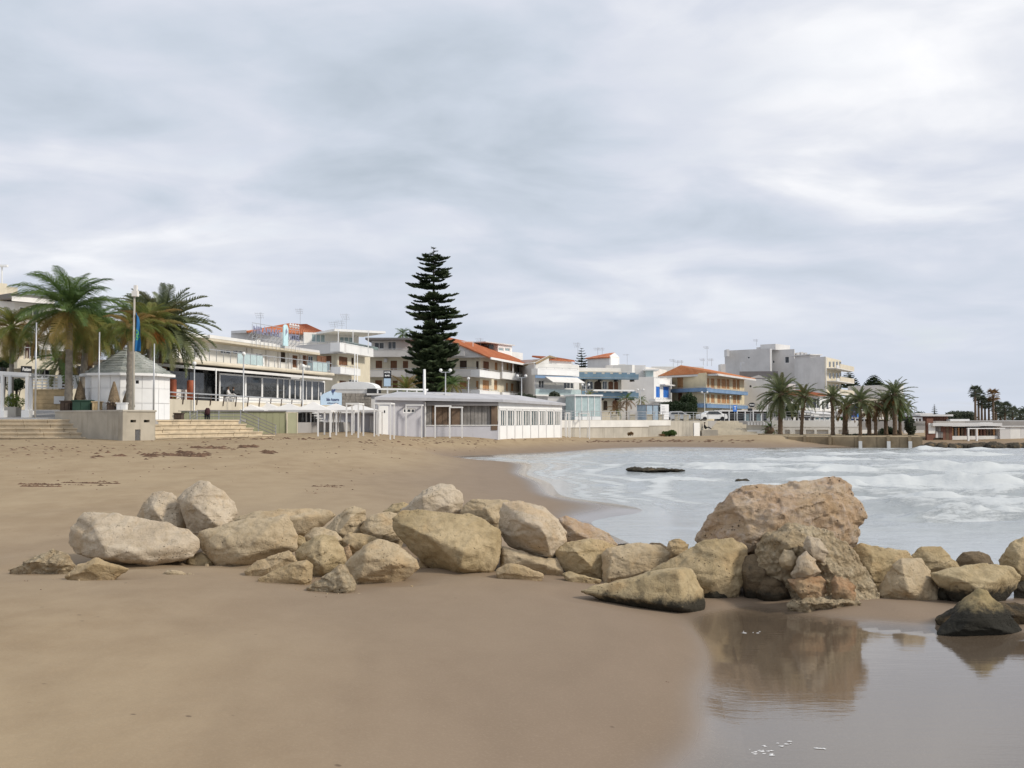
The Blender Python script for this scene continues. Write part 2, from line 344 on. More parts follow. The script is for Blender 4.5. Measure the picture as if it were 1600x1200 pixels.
def build_sea():
    ys = np.geomspace(15.0, 112, 520); ts = np.linspace(-.22, 1.0, 620)
    X = ys[:, None] * ts[None]; Y = np.repeat(ys[:, None], len(ts), 1)
    bed = HN(X, Y); depth = -bed
    off = smooth(.05, .9, depth)                  # 0 in the swash, 1 offshore
    Z = np.zeros_like(X); foam = np.zeros_like(X)
    # low swells rolling in, crests nearly parallel to the far beach
    ph = Y * 1.05 + X * .20 + 1.5 * np.sin(X * .11 + Y * .05) + 0.9 * np.sin(X * .05 - 1.0)
    cr = np.sin(ph); crest = np.clip((cr - .35) / .65, 0, 1) ** 1.6
    N1 = np.zeros_like(X); N2 = np.zeros_like(X); N3 = np.zeros_like(X)
    for j in range(X.shape[0]):
        yj = ys[j]
        for i in range(X.shape[1]):
            if depth[j, i] < -.06: continue
            x = X[j, i]
            N1[j, i] = noise.noise((x * .13, yj * .16, 3.3)); N2[j, i] = noise.fractal((x * .55, yj * .9, 1.7), 1.0, 2.1, 3); N3[j, i] = noise.fractal((x * 1.3, yj * 2.2, 6.7), .8, 2.1, 3)
    gate = smooth(-.12, .35, N1)
    far = 1 - .82 * smooth(45, 85, Y); amp = off * (.10 + .30 * gate) * far
    Z += amp * crest + off * .045 * N3 + off * .07 * N2 + off * .03 * cr
    front = np.clip(np.cos(ph + .2), 0, 1)        # face towards us, below the crest
    foam += off * crest * (.15 + .6 * gate) * .9 + off * (.2 + .3 * gate) * (N2 * .7 + .15)
    foam += .02 * smooth(.15, .8, depth) + off * .22 * N3
    # breakers drawn one by one: x, y, half length, height
    for (bx, by, bl, bh) in [(13.4, 31.5, 2.3, .42), (17.5, 33.5, 3, .38), (14.6, 45, 3.2, .40), (19.5, 47, 4, .45), (17, 58, 5, .38), (27, 62, 7, .36), (24, 76, 6, .24), (38, 88, 8, .2), (46, 105, 4, .16), (41, 104.5, 1.6, .42), (30, 90, 6, .18), (13, 64, 4, .28), (8.5, 52, 2.4, .15), (16, 38.5, 3.5, .3), (10.5, 38, 1.8, .16)]:
        lat = np.exp(-((X - bx) / bl) ** 2 * 1.2); c0 = by + .25 * np.sin(X * 1.1) + .03 * (X - bx) ** 2 * .3
        prof = np.exp(-((Y - c0) / .55) ** 2); prof = np.where(Y < c0, np.exp(-((Y - c0) / .35) ** 2), np.exp(-((Y - c0) / .9) ** 2))
        rag = 1 + .55 * N2
        Z += bh * lat * prof * rag; foam += 1.0 * lat * np.exp(-((Y - c0 + .5) / 1.0) ** 2) + .55 * lat * np.exp(-((Y - c0 - 1.2) / 1.6) ** 2)
    # thin foam lines where the last swash reached
    for lv, wd in ((.10, .035), (.22, .05), (.42, .09)):
        e = depth + .05 * N2 + .06 * np.sin(Y * .35) * lv * 4; foam += .75 * np.exp(-((e - lv) / wd) ** 2) * smooth(26, 40, Y)
    foam = foam * (.3 + .7 * smooth(22, 40, Y)) * (1 - .22 * smooth(60, 95, Y))
    near = smooth(20, 32, Y); Z *= near
    V = np.stack([X, Y, Z], -1).reshape(-1, 3); idx = np.arange(len(V)).reshape(X.shape)
    F = np.stack([idx[:-1, :-1], idx[:-1, 1:], idx[1:, 1:], idx[1:, :-1]], -1).reshape(-1, 4)
    ok = (bed[:-1, :-1] < .06) | (bed[1:, 1:] < .06); F = F[ok.reshape(-1)]
    me = bpy.data.meshes.new('sea'); me.from_pydata(V.tolist(), [], F.tolist())
    me.polygons.foreach_set('use_smooth', [True] * len(me.polygons))
    a = me.attributes.new('foam', 'FLOAT', 'POINT'); a.data.foreach_set('value', np.clip(foam, 0, 1.4).reshape(-1).astype(np.float32))
    a = me.attributes.new('chop', 'FLOAT', 'POINT'); a.data.foreach_set('value', (off * near * .85 + .13).reshape(-1).astype(np.float32))
    sea = water_material('sea_water', (.385, .415, .425), .12, .7, 1)
    me.materials.append(sea); me.update()
    o = link(bpy.data.objects.new('sea', me)); tag(o, kind='structure'); tag(o, 'milky grey-green sea with broken white foam')
    # open water to the right of the bay, out to the horizon
    mb = MB(); mb.quad((112, -60, -.02), (4000, -3000, -.02), (6000, 3500, -.02), (112, 112, -.02)); mb.quad((15, 15, -.02), (15, -60, -.02), (112, -60, -.02), (112, 112, -.02))
    o = mb.build('open_sea', sea); tag(o, kind='structure')
build_sea()
# ------------------------------------------------------------------ boulders
def rock_material(name, c1, c2, c3, dark=0., rough_scale=1., coarse=0., wetline=.25):
    m, nt, b = newmat(name); N = NT(nt); p = N.pos(); o = N.n.new('ShaderNodeObjectInfo').outputs['Random']
    vadd = N.n.new('ShaderNodeVectorMath'); vadd.operation = 'ADD'; N.L.new(p, vadd.inputs[0])
    cm = N.n.new('ShaderNodeCombineXYZ'); N.L.new(N.M('MULTIPLY', o, 37.), cm.inputs[0]); N.L.new(cm.outputs[0], vadd.inputs[1]); q = vadd.outputs[0]
    a = N.noise(q, 1.6, 6, .62, dist=.4); f = N.noise(q, 7, 8, .68); g = N.noise(q, 42, 5, .7)
    c = N.mix(N.rng(a, .36, .64), c1, c2); c = N.mix(N.M('MULTIPLY', N.rng(f, .45, .72), .75), c, c3)
    c = N.mix(N.M('MULTIPLY', N.rng(g, .5, .72), .28), c, tuple(x * .5 for x in c1))
    lich = N.rng(N.noise(q, 3.1, 7, .7), .56, .70); c = N.mix(N.M('MULTIPLY', lich, .35), c, (.21, .185, .125))
    fe = N.rng(N.noise(q, 1.1, 5, .65, dist=.8), .52, .68); c = N.mix(N.M('MULTIPLY', fe, .38), c, (.46, .30, .14))
    st_ = N.rng(N.noise(q, 3.4, 6, .6, sc=(.6, .6, 3.2)), .5, .68); c = N.mix(N.M('MULTIPLY', st_, .22), c, tuple(x * .55 for x in c1))
    vein = N.rng(N.noise(q, .9, 3, .5, dist=1.2, sc=(1, 1, 2.0)), .485, .5); vein2 = N.rng(N.noise(q, .9, 3, .5, dist=1.2, sc=(1, 1, 2.0)), .5, .515, 1, 0)
    vm = N.M('MULTIPLY', vein, vein2); c = N.mix(N.M('MULTIPLY', vm, .08), c, (.14, .11, .075))
    pit = N.rng(N.voro(q, 17 if not coarse else 11), .08, .22, 1, 0); pm_ = N.M('MULTIPLY', pit, N.rng(N.noise(q, 2.2, 3), .5, .62)); c = N.mix(N.M('MULTIPLY', pm_, .8), c, (.085, .065, .045))
    # weed and algae have stained the foot of the stones near the water
    z = N.sep(p)[2]; wl = N.rng(N.M('ADD', z, N.M('MULTIPLY', N.M('SUBTRACT', f, .5), .4)), wetline * .72, wetline * 1.15, 1, 0)
    x = N.sep(p)[0]
    if dark > 0: c = N.mix(N.M('MULTIPLY', wl, dark), c, (.028, .026, .02))
    peb = N.voro(q, 15, 'SMOOTH_F1') if coarse > 1.1 else None
    if peb: c = N.mix(N.M('MULTIPLY', N.rng(peb, .3, .75), .45), c, tuple(x * .5 for x in c1))
    h = N.M('ADD', N.M('MULTIPLY', f, 1.1), N.M('MULTIPLY', g, .35 + coarse * .5)); h = N.M('SUBTRACT', h, N.M('MULTIPLY', pm_, .6 + coarse)); h = N.M('SUBTRACT', h, N.M('MULTIPLY', vm, .12))
    if peb: h = N.M('SUBTRACT', h, N.M('MULTIPLY', peb, 1.8))
    N.set(b, color=c, rough=.9, spec=.25, normal=N.bump(h, .9, .048 + coarse * .03))
    return m
RM = {
 'pale': rock_material('pale_limestone', (0.465, 0.381, 0.278), (0.558, 0.472, 0.358), (0.382, 0.308, 0.210)),
 'cream': rock_material('cream_limestone', (0.446, 0.353, 0.229), (0.530, 0.431, 0.291), (0.344, 0.267, 0.162)),
 'ochre': rock_material('ochre_limestone', (0.400, 0.300, 0.170), (0.493, 0.381, 0.238), (0.307, 0.227, 0.121)),
 'olive': rock_material('weathered_limestone', (0.382, 0.295, 0.166), (0.493, 0.390, 0.238), (0.270, 0.209, 0.116), dark=.6, wetline=.2),
 'wet': rock_material('algae_stained_limestone', (0.400, 0.313, 0.179), (0.503, 0.404, 0.246), (0.270, 0.209, 0.116), dark=.97, wetline=.36),
 'weedy': rock_material('weed_blackened_stone', (0.335, 0.263, 0.135), (0.391, 0.318, 0.179), (0.186, 0.154, 0.080), dark=1., wetline=.46),
 'pink': rock_material('pinkish_calcarenite', (.53, .375, .245), (.60, .47, .33), (.62, .54, .47), coarse=.8),
 'crust': rock_material('shelly_conglomerate', (.52, .41, .26), (.62, .52, .36), (.42, .31, .185), coarse=1.2, dark=.4, wetline=.15),
 'orange': rock_material('iron_stained_stone', (.50, .30, .165), (.57, .43, .27), (.42, .30, .19), coarse=1.),
 'black': rock_material('wet_black_stone', (.045, .04, .03), (.07, .06, .045), (.12, .10, .06), coarse=.7),
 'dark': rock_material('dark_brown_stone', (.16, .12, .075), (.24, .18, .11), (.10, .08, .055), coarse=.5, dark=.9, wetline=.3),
}
RG = 'boulders of the rock barrier across the beach'
def rock(label, mat, outline, front=(), D=None, th=None, back=None, rgh=1., name='boulder', group=RG, sink=.10, cat='boulder', vox=None, seed=None, floor=True):
    cx = sum(p[0] for p in outline) / len(outline); pymax = max(p[1] for p in outline); pymin = min(p[1] for p in outline)
    w = max(p[0] for p in outline) - min(p[0] for p in outline); hpx = pymax - pymin
    auto = D is None
    if D is None:
        g = ground_D(cx, pymax - 1); sc = g / FPX; th_ = th or .42 * min(w, hpx * 1.5) * sc; D = g + th_ * .5
    sc = D / FPX
    if th is None: th = .42 * min(w, hpx * 1.5) * sc
    outline = [(cx + (x - cx) * 1.05, (pymax + pymin) / 2 + (y - (pymax + pymin) / 2) * 1.07) for x, y in outline]
    rnd = random.Random(seed if seed is not None else int(cx * 13 + pymax * 7)); cy = (pymax + pymin) / 2
    P = []
    for (x, y) in outline:
        tt = min(1, max(0, (y - cy - .08 * hpx) / (.38 * hpx))); P.append(W(x, y, D + rnd.uniform(-.12, .12) * th * (1 - tt) - (.5 * th * tt if auto else 0)))
    if not front:
        k = 7
        front = [(cx + .36 * w * math.cos(a) * rnd.uniform(.5, 1), cy + .30 * hpx * math.sin(a) * rnd.uniform(.5, 1) + .1 * hpx, rnd.uniform(.65, 1.) ) for a in [2 * math.pi * i / k + rnd.random() for i in range(k)]]
        front = [(a, b, c * th) for a, b, c in front]
    for (x, y, d) in front: P.append(W(x, y, D - d))
    bk = back or th * 1.2
    for (x, y) in outline:
        q = W(cx + (x - cx) * .72, cy + (y - cy) * .72 + hpx * .12, D); q.y += bk * rnd.uniform(.7, 1.1); P.append(q)
    if floor and sink:      # the stone goes on below the sand
        for (x, y) in outline:
            if y > cy + .25 * hpx:
                q = W(cx + (x - cx) * .9, y, D - .15 * th); q.z -= sink + .1; P.append(q)
    bm = bmesh.new()
    for q in P: bm.verts.new(q)
    r = bmesh.ops.convex_hull(bm, input=bm.verts)
    for k in ('geom_interior', 'geom_unused'):
        vsx = [g for g in r[k] if isinstance(g, bmesh.types.BMVert) and g.is_valid]
        bmesh.ops.delete(bm, geom=list(set(vsx)), context='VERTS')
    c = Vector((0, 0, 0))
    for v in bm.verts: c += v.co
    c /= len(bm.verts); zmin = min(v.co.z for v in bm.verts); c.z = max(zmin, H(c.x, c.y)) if floor else zmin
    bmesh.ops.translate(bm, verts=bm.verts, vec=-c)
    me = bpy.data.meshes.new(name); bm.to_mesh(me); bm.free()
    o = bpy.data.objects.new(name, me)
    size = w * sc
    tmp = link(o)
    mod = tmp.modifiers.new('r', 'REMESH'); mod.mode = 'VOXEL'; mod.voxel_size = vox or max(.016, min(.034, size / 55))
    ms = tmp.modifiers.new('s', 'SMOOTH'); ms.factor = .5; ms.iterations = 1
    dg = bpy.context.evaluated_depsgraph_get(); me2 = bpy.data.meshes.new_from_object(tmp.evaluated_get(dg)); tmp.modifiers.clear()
    n = len(me2.vertices); co = np.empty(n * 3); no = np.empty(n * 3)
    me2.vertices.foreach_get('co', co); me2.vertices.foreach_get('normal', no); co = co.reshape(-1, 3); no = no.reshape(-1, 3)
    o1 = rnd.random() * 50; s1 = 1.3 / max(.25, size); A = size
    dsp = np.empty(n); fr = noise.fractal; nn = noise.noise; vc = noise.cell
    for i in range(n):
        x, y, zc = co[i]
        big = fr((x * s1 * 1.3 + o1, y * s1 * 1.3, zc * s1 * 1.3), 1., 2., 3)
        rid = abs(nn((x * s1 * 2.2 - o1, y * s1 * 2.2, zc * s1 * 3.3 + 5)))
        fin = fr((x * 5 + o1, y * 5, zc * 6), .8, 2.1, 4)
        stp = nn((x * 2.1 + o1 * 2, y * 2.1, zc * 5.5)); stp = 1. if stp > .12 else 0.
        dsp[i] = A * (.018 * big - .05 * max(0, .14 - rid)) + (.016 * rgh) * fin - .017 * stp * (rgh)
        if rgh > 1.4:
            dsp[i] += .030 * (rgh - 1) * fr((x * 2.4 - o1, y * 2.4, zc * 2.4), .8, 2.1, 6) + .020 * (rgh - 1) * nn((x * 13, y * 13, zc * 13 + o1)) - .03 * (rgh - 1) * max(0, nn((x * 5, y * 5, zc * 7 + o1)) - .25)
    co += no * dsp[:, None]
    me2.vertices.foreach_set('co', co.reshape(-1)); me2.name = name
    me2.materials.clear(); me2.materials.append(RM[mat]); me2.polygons.foreach_set('use_smooth', [True] * len(me2.polygons)); me2.update()
    o.data = me2; o.location = c; bpy.data.meshes.remove(me)
    return tag(o, label, cat, group)

rock('big pale wedge-shaped boulder at the left end with a smooth slanting top', 'pale', [(110,845),(113,828),(125,812),(137,800),(190,804),(240,812),(290,824),(308,842),(308,856),(297,868),(268,868),(245,882),(238,884),(200,878),(160,873),(120,866)],
     [(150,815,.25),(158,850,.62),(168,872,.62),(235,878,.5),(262,856,.42),(298,848,.22),(200,862,.66)], sink=.0)
rock('rounded grey boulder with yellow pitted right side, behind the big pale wedge', 'pale', [(215,806),(226,785),(240,771),(255,768),(268,770),(280,785),(290,810),(292,832),(250,836),(215,822)], [(275,778,.1),(276,825,.35),(240,795,.35),(255,815,.4)], D=19.6)
rock('tall pale boulder with a smooth tilted face, highest stone on the left', 'pale', [(278,780),(292,764),(310,754),(326,754),(350,770),(365,785),(370,803),(355,822),(310,838),(298,832),(288,806)], [(298,786,.34),(346,826,.45),(322,806,.5),(283,778,.1),(332,760,-.1)], D=19.3)
rock('large grey-cream boulder with a flat top, second from the left in front', 'cream', [(309,838),(313,830),(340,828),(385,812),(445,804),(455,820),(462,845),(461,857),(430,865),(395,877),(375,884),(340,882),(330,870),(315,855)],
     [(336,856,.42),(345,835,.3),(400,842,.5),(385,868,.5),(448,852,.28),(440,812,.12)], sink=0.02)
rock('flat brownish slab lying behind the flat-topped grey-cream boulder', 'cream', [(353,812),(395,800),(460,796),(495,794),(515,799),(522,806),(500,822),(470,838),(420,840),(353,832)], [(480,808,.3),(470,830,.3),(400,812,.3)], D=20.5, th=.5)
rock('pale broken boulder standing right of the flat slab', 'cream', [(505,830),(520,812),(540,797),(553,792),(570,797),(572,812),(560,838),(530,842)], [(548,808,.3),(530,830,.35)], D=19.5)
rock('blocky grey boulder between the grey-cream boulder and the cracked triangular one', 'olive', [(463,862),(475,850),(490,840),(505,836),(522,840),(535,855),(540,878),(520,897),(505,902),(485,894),(465,880)], [(500,846,.28),(504,884,.42),(520,868,.3),(478,866,.25)])
rock('small rounded stone perched behind the blocky grey boulder', 'cream', [(474,840),(488,826),(500,824),(525,830),(533,842),(525,856),(480,858)], D=18.6)
rock('little grey stone wedged in the gap beside the grey-cream boulder', 'olive', [(460,842),(466,835),(476,838),(478,850),(470,856),(461,853)], D=18.4)
rock('smooth ochre stone leaning under the grey-cream boulder', 'ochre', [(384,893),(402,875),(450,861),(460,868),(466,882),(440,897),(410,901)], [(455,868,.12),(415,890,.2)])
rock('orange-edged flat stone in front of the smooth ochre one', 'ochre', [(404,903),(440,885),(478,875),(488,882),(487,905),(468,911),(430,908)], [(475,883,.15),(470,905,.2)])
rock('pointed crusty stone standing alone furthest forward on the left', 'crust', [(479,918),(505,900),(530,883),(540,882),(556,912),(553,922),(500,923)], [(528,893,.15),(538,915,.25)], rgh=1.5)
rock('cracked triangular cream boulder in front of the big brown one', 'cream', [(540,880),(550,870),(575,850),(590,842),(605,843),(635,858),(650,875),(655,887),(620,896),(580,910),(553,907)], [(570,866,.38),(563,902,.4),(612,882,.42),(600,855,.2)])
rock('small angular stone with a yellow side behind the cracked triangular boulder', 'ochre', [(534,845),(545,832),(560,832),(585,838),(594,846),(575,862),(548,870),(536,860)], D=18.6)
rock('rounded cream stone left of the white-topped boulder', 'cream', [(563,825),(575,808),(600,800),(630,800),(640,815),(628,842),(600,850),(570,840)], D=19.4)
rock('grey stone top just visible left of the white-topped boulder', 'olive', [(598,800),(612,788),(630,785),(645,790),(645,812),(600,815)], D=20.8)
rock('white-topped boulder with yellow foot, highest in the middle of the barrier', 'pale', [(626,798),(650,778),(660,766),(690,757),(705,758),(722,772),(723,790),(718,808),(660,812),(630,808)], [(660,776,.3),(662,803,.35),(702,790,.3)], D=20.3)
rock('largest brown slab boulder in the middle, leaning to the right', 'olive', [(615,812),(630,800),(660,798),(730,803),(750,812),(778,830),(782,855),(775,880),(765,890),(720,892),(690,885),(660,868),(625,842),(616,828)],
     [(628,820,.3),(672,838,.62),(724,860,.75),(722,889,.7),(772,850,.3),(742,826,.35),(690,812,.25)], sink=.05)
rock('low cream boulder lying behind the brown slab and the sharp-edged one', 'cream', [(720,800),(728,786),(740,781),(790,782),(805,786),(805,805),(782,828),(760,822),(722,812)], [(760,795,.3),(770,812,.35)], D=20.)
rock('sharp-edged pale boulder with a dark brown underside, centre of the barrier', 'pale', [(782,798),(788,788),(810,784),(835,788),(850,795),(870,812),(883,830),(885,845),(872,862),(862,874),(830,868),(795,850),(781,832)],
     [(814,790,.2),(820,815,.58),(842,820,.62),(852,836,.62),(860,868,.35),(800,836,.3),(848,858,.35)], D=18.7, floor=False)
rock('pinkish boulder sloping down to the water right of the sharp-edged one', 'pink', [(872,812),(885,808),(920,818),(950,832),(963,850),(955,866),(900,868),(878,845)], [(900,832,.3),(935,848,.3)], D=19.8)
rock('round-backed grey boulder below the pinkish sloping one', 'olive', [(866,862),(885,848),(920,843),(950,848),(968,858),(955,885),(942,905),(905,902),(880,888)], [(900,862,.35),(920,880,.4)])
rock('long low stone lying under the sharp-edged pale boulder', 'cream', [(781,872),(784,855),(830,866),(868,873),(880,893),(840,894),(800,890),(785,886)])
rock('low ochre stone half buried in front of the long low stone', 'ochre', [(775,890),(790,882),(805,880),(830,890),(848,897),(830,902),(795,903),(777,900)], [(800,884,.1),(785,896,.12)])
rock('thin flat stone half buried left of the square boulder', 'olive', [(878,896),(890,892),(920,900),(940,906),(930,913),(895,908)])
rock('square cream boulder with a flat top left of the algae-covered wedge', 'cream', [(940,868),(950,858),(1000,847),(1030,852),(1045,865),(1038,890),(990,905),(945,912)], [(955,872,.3),(950,905,.35),(1020,862,.2),(1015,892,.35)])
rock('long wedge boulder lying in front with a black algae-covered foot', 'wet', [(905,923),(945,912),(1000,898),(1070,887),(1080,892),(1095,920),(1101,940),(1098,953),(1065,954),(1000,944),(940,931)], [(1060,891,.42),(1068,952,.62),(1000,912,.30),(1000,938,.45),(1092,925,.1)])
rock('broad sloping boulder under the left side of the giant pink rock', 'olive', [(1012,892),(1060,870),(1100,845),(1145,840),(1165,855),(1170,880),(1155,920),(1135,934),(1100,936),(1085,915),(1030,898)], [(1118,862,.3),(1115,905,.5),(1142,900,.4)])
rock('rounded cobble with a black foot at the base of the broad sloping boulder', 'wet', [(1096,925),(1105,911),(1125,910),(1138,920),(1136,933),(1118,937),(1098,934)])
rock('small tan stone left of the giant pink rock', 'ochre', [(1038,858),(1045,845),(1062,842),(1078,850),(1072,868),(1045,872)], D=20)
rock('giant rough pinkish boulder rising highest at the right of the barrier', 'pink', [(1090,842),(1105,820),(1122,812),(1130,795),(1127,785),(1140,768),(1158,762),(1200,765),(1245,757),(1300,748),(1320,755),(1330,775),(1345,795),(1350,808),(1338,835),(1330,865),(1290,885),(1200,890),(1120,875)],
     [(1150,790,.45),(1220,800,.75),(1290,780,.6),(1320,800,.4),(1180,850,.85),(1310,840,.5)], D=18.0, th=.9, back=1.3, rgh=1.9, vox=.025)
rock('crusty brown shell-rock mass in front of the giant pink rock', 'crust', [(1185,860),(1200,834),(1235,820),(1270,825),(1300,835),(1330,860),(1350,890),(1370,920),(1373,945),(1340,954),(1290,953),(1250,945),(1232,915),(1190,893)],
     [(1230,850,.5),(1290,880,.55),(1330,930,.4),(1260,920,.3)], D=16.9, rgh=2.2, vox=.024)
rock('upper of two clean pale stones set in the crusty mass', 'pale', [(1254,857),(1262,838),(1280,842),(1295,862),(1288,878),(1270,872)], D=16.25, floor=False)
rock('lower of two clean pale stones set in the crusty mass', 'pale', [(1237,897),(1248,870),(1260,862),(1275,875),(1284,892),(1262,906),(1245,909)], D=16.15, floor=False)
rock('small grey stone stuck left of the two clean pale ones', 'cream', [(1217,875),(1225,858),(1238,860),(1248,876),(1242,890),(1222,888)], D=16.35, floor=False)
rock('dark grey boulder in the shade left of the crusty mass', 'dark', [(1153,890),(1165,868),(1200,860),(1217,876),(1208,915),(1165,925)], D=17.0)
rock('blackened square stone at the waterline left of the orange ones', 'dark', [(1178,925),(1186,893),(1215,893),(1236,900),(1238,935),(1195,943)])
rock('left of two rusty orange stones at the foot of the crusty mass', 'orange', [(1230,905),(1250,900),(1283,902),(1294,915),(1290,932),(1262,936),(1243,925)], D=16.1, rgh=1.6)
rock('right of two rusty orange stones at the foot of the crusty mass', 'orange', [(1297,915),(1305,900),(1328,902),(1340,916),(1332,936),(1308,934)], D=16.05, rgh=1.6)
rock('low shell-crusted ledge at the edge of the standing water', 'crust', [(1234,948),(1240,936),(1270,930),(1320,934),(1345,945),(1330,955),(1260,954)], rgh=2.2, D=16.0, th=.3)
rock('narrow crusty stone on the right shoulder of the shell-rock mass', 'crust', [(1325,905),(1335,880),(1350,888),(1376,925),(1374,940),(1345,950)], D=17.3, rgh=2.)
rock('greenish-grey boulder right of the crusty mass against the water', 'olive', [(1333,858),(1345,850),(1375,855),(1415,862),(1425,874),(1400,895),(1368,915),(1345,900)], [(1365,870,.3),(1360,895,.4)], D=18.2)
rock('upright cream boulder with an orange right edge', 'cream', [(1376,928),(1395,885),(1410,873),(1440,873),(1455,895),(1466,922),(1462,938),(1430,938),(1380,936)], [(1410,885,.3),(1420,925,.45),(1448,905,.25),(1395,920,.35)])
rock('domed brown boulder behind the upright cream one', 'olive', [(1423,872),(1440,855),(1470,855),(1485,868),(1500,885),(1495,900),(1440,900)], D=18.8)
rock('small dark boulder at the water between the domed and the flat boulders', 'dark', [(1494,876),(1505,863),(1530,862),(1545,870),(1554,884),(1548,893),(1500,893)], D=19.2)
rock('broad flat-topped brown boulder near the right edge', 'wet', [(1455,895),(1500,885),(1540,881),(1580,888),(1594,902),(1590,918),(1560,932),(1520,933),(1490,924),(1460,908)], [(1500,905,.35),(1560,905,.35),(1530,920,.45)], D=16.9)
rock('little green-grey stone at the foot of the flat-topped boulder', 'wet', [(1466,930),(1472,913),(1485,910),(1498,920),(1503,936),(1480,940)])
rock('rounded boulder cut by the right edge of the view', 'olive', [(1569,870),(1580,850),(1600,838),(1630,842),(1645,880),(1630,915),(1595,910),(1574,890)], D=17.6)
rock('pyramid-shaped stone with ochre tip and black weedy base standing in the water', 'weedy', [(1466,992),(1496,955),(1530,921),(1542,922),(1568,950),(1604,992)], [(1534,930,.1),(1500,985,.35),(1560,985,.35),(1530,960,.3)], sink=.1)
rock('flat black stone behind the left side of the pyramid-shaped one', 'black', [(1463,968),(1485,958),(1510,940),(1540,945),(1540,978),(1470,980)], D=14.95)
rock('black slab behind the right side of the pyramid-shaped stone', 'black', [(1545,940),(1600,942),(1660,945),(1665,980),(1560,984)], D=14.9)
rock('small black stone below the flat-topped boulder at the right edge', 'black', [(1585,915),(1600,908),(1640,912),(1640,938),(1590,938)])
rock('crumbling yellow half-buried rock at the far left end', 'crust', [(12,889),(45,873),(80,860),(100,863),(117,884),(90,894),(40,893)], rgh=1.6)
rock('flat pinkish stone in front of the big pale wedge', 'ochre', [(103,900),(120,882),(148,872),(175,880),(200,889),(160,898),(120,903)], [(148,880,.15),(125,895,.15)])
rock('small cream pebble alone on the sand before the big pale wedge', 'cream', [(253,896),(262,891),(276,889),(290,895),(285,898),(258,898)])
rock('blue-grey stone in the shade between the two big left boulders', 'olive', [(284,889),(295,870),(315,862),(335,878),(332,890),(300,892)], D=18.2)
rock('small yellow stone in the gap left of the large brown slab', 'ochre', [(650,884),(658,873),(670,871),(676,882),(668,888),(654,888)], D=18.4)
rock('brick-red rubble piece in the gap behind the cracked triangular boulder', 'orange', [(532,878),(536,855),(546,850),(550,866),(547,882)], D=18.3, name='rubble', cat='rubble')
rock('reddish rubble bit under the blocky grey boulder', 'orange', [(486,905),(490,894),(503,896),(502,905)], D=17.4, name='rubble', cat='rubble')
rock('dark stone tip at the water behind the square cream boulder', 'black', [(960,858),(965,850),(985,850),(1000,852),(1000,862),(965,862)], D=21.5)
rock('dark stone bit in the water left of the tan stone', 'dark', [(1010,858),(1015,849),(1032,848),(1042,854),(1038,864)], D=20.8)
rock('long low dark reef breaking the surface off the beach', 'black', [(980,733),(988,730.5),(1010,731),(1030,732),(1060,732.5),(1074,735),(1066,738),(1010,738),(985,737)], D=60, th=.6, name='sea_rock', group='rocks awash in the bay', floor=False, vox=.08, rgh=3, cat='rock')
rock('single small black rock awash in the bay', 'black', [(1148,753),(1153,749),(1165,748),(1173,751),(1175,755),(1160,756),(1150,756)], D=49.5, th=.5, name='sea_rock', group='rocks awash in the bay', floor=False, vox=.04, rgh=2, cat='rock')

# the swash has scoured shallow hollows round the stones and left small chips of rock beside them
def scour():
    fp = []
    for o in bpy.data.objects:
        if o.name.startswith('boulder') and o.type == 'MESH':
            bb = [Vector(c) + o.location for c in o.bound_box]; xs = [b.x for b in bb]; ys = [b.y for b in bb]
            if min(b.z for b in bb) < H(o.location.x, o.location.y) + .1: fp.append(((min(xs) + max(xs)) / 2, (min(ys) + max(ys)) / 2, (max(xs) - min(xs)) / 2, (max(ys) - min(ys)) / 2))
    me = bpy.data.objects['beach_sand'].data; n = len(me.vertices); co = np.empty(n * 3); me.vertices.foreach_get('co', co); co = co.reshape(-1, 3)
    near = np.where((co[:, 1] > 12) & (co[:, 1] < 24) & (np.abs(co[:, 0]) < 14) & (co[:, 2] > .16))[0]; P = co[near]; dz = np.zeros(len(near))
    for cx, cy, rx, ry in fp:
        d = np.sqrt(((P[:, 0] - cx) / (rx + .05)) ** 2 + ((P[:, 1] - cy) / (ry + .05)) ** 2); w = .30 / max(.3, min(rx, ry))
        dz = np.minimum(dz, -.055 * np.exp(-((d - .92) / w) ** 2)); 
    ridge = np.zeros(len(near))
    for cx, cy, rx, ry in fp:
        d = np.sqrt(((P[:, 0] - cx) / (rx + .05)) ** 2 + ((P[:, 1] - cy) / (ry + .05)) ** 2); ridge = np.maximum(ridge, .018 * np.exp(-((d - 1.75) / .3) ** 2))
    lim = np.clip((P[:, 2] - .16) / .2, 0, 1); co[near, 2] += (dz + ridge) * lim; me.vertices.foreach_set('co', co.reshape(-1)); me.update()
    r = random.Random(41); mb = MB()
    for k in range(90):
        cx, cy, rx, ry = r.choice(fp); a = r.uniform(3.3, 6.1); q = r.uniform(1.25, 1.9); x, y = cx + rx * q * math.cos(a), cy + ry * q * math.sin(a); s_ = r.choice((.015, .02, .03, .05)) * r.uniform(.7, 1.3); z = H(x, y) - .03
        if z < .12: continue
        P_ = [(x + s_ * math.cos(t + a) * r.uniform(.7, 1.2), y + s_ * math.sin(t + a) * r.uniform(.6, 1), z - .06) for t in (0, 1.2, 2.5, 3.8, 5.)]; mb.pts(P_ + [(p[0] * .6 + x * .4, p[1] * .6 + y * .4, z + s_ * .45) for p in P_], [(5, 6, 7, 8, 9)] + [(i, (i + 1) % 5, 5 + (i + 1) % 5, 5 + i) for i in range(5)])
    tag(mb.build('stone_chips', RM['cream']), 'small chips of stone lying on the sand beside the boulders', kind='stuff')
scour()
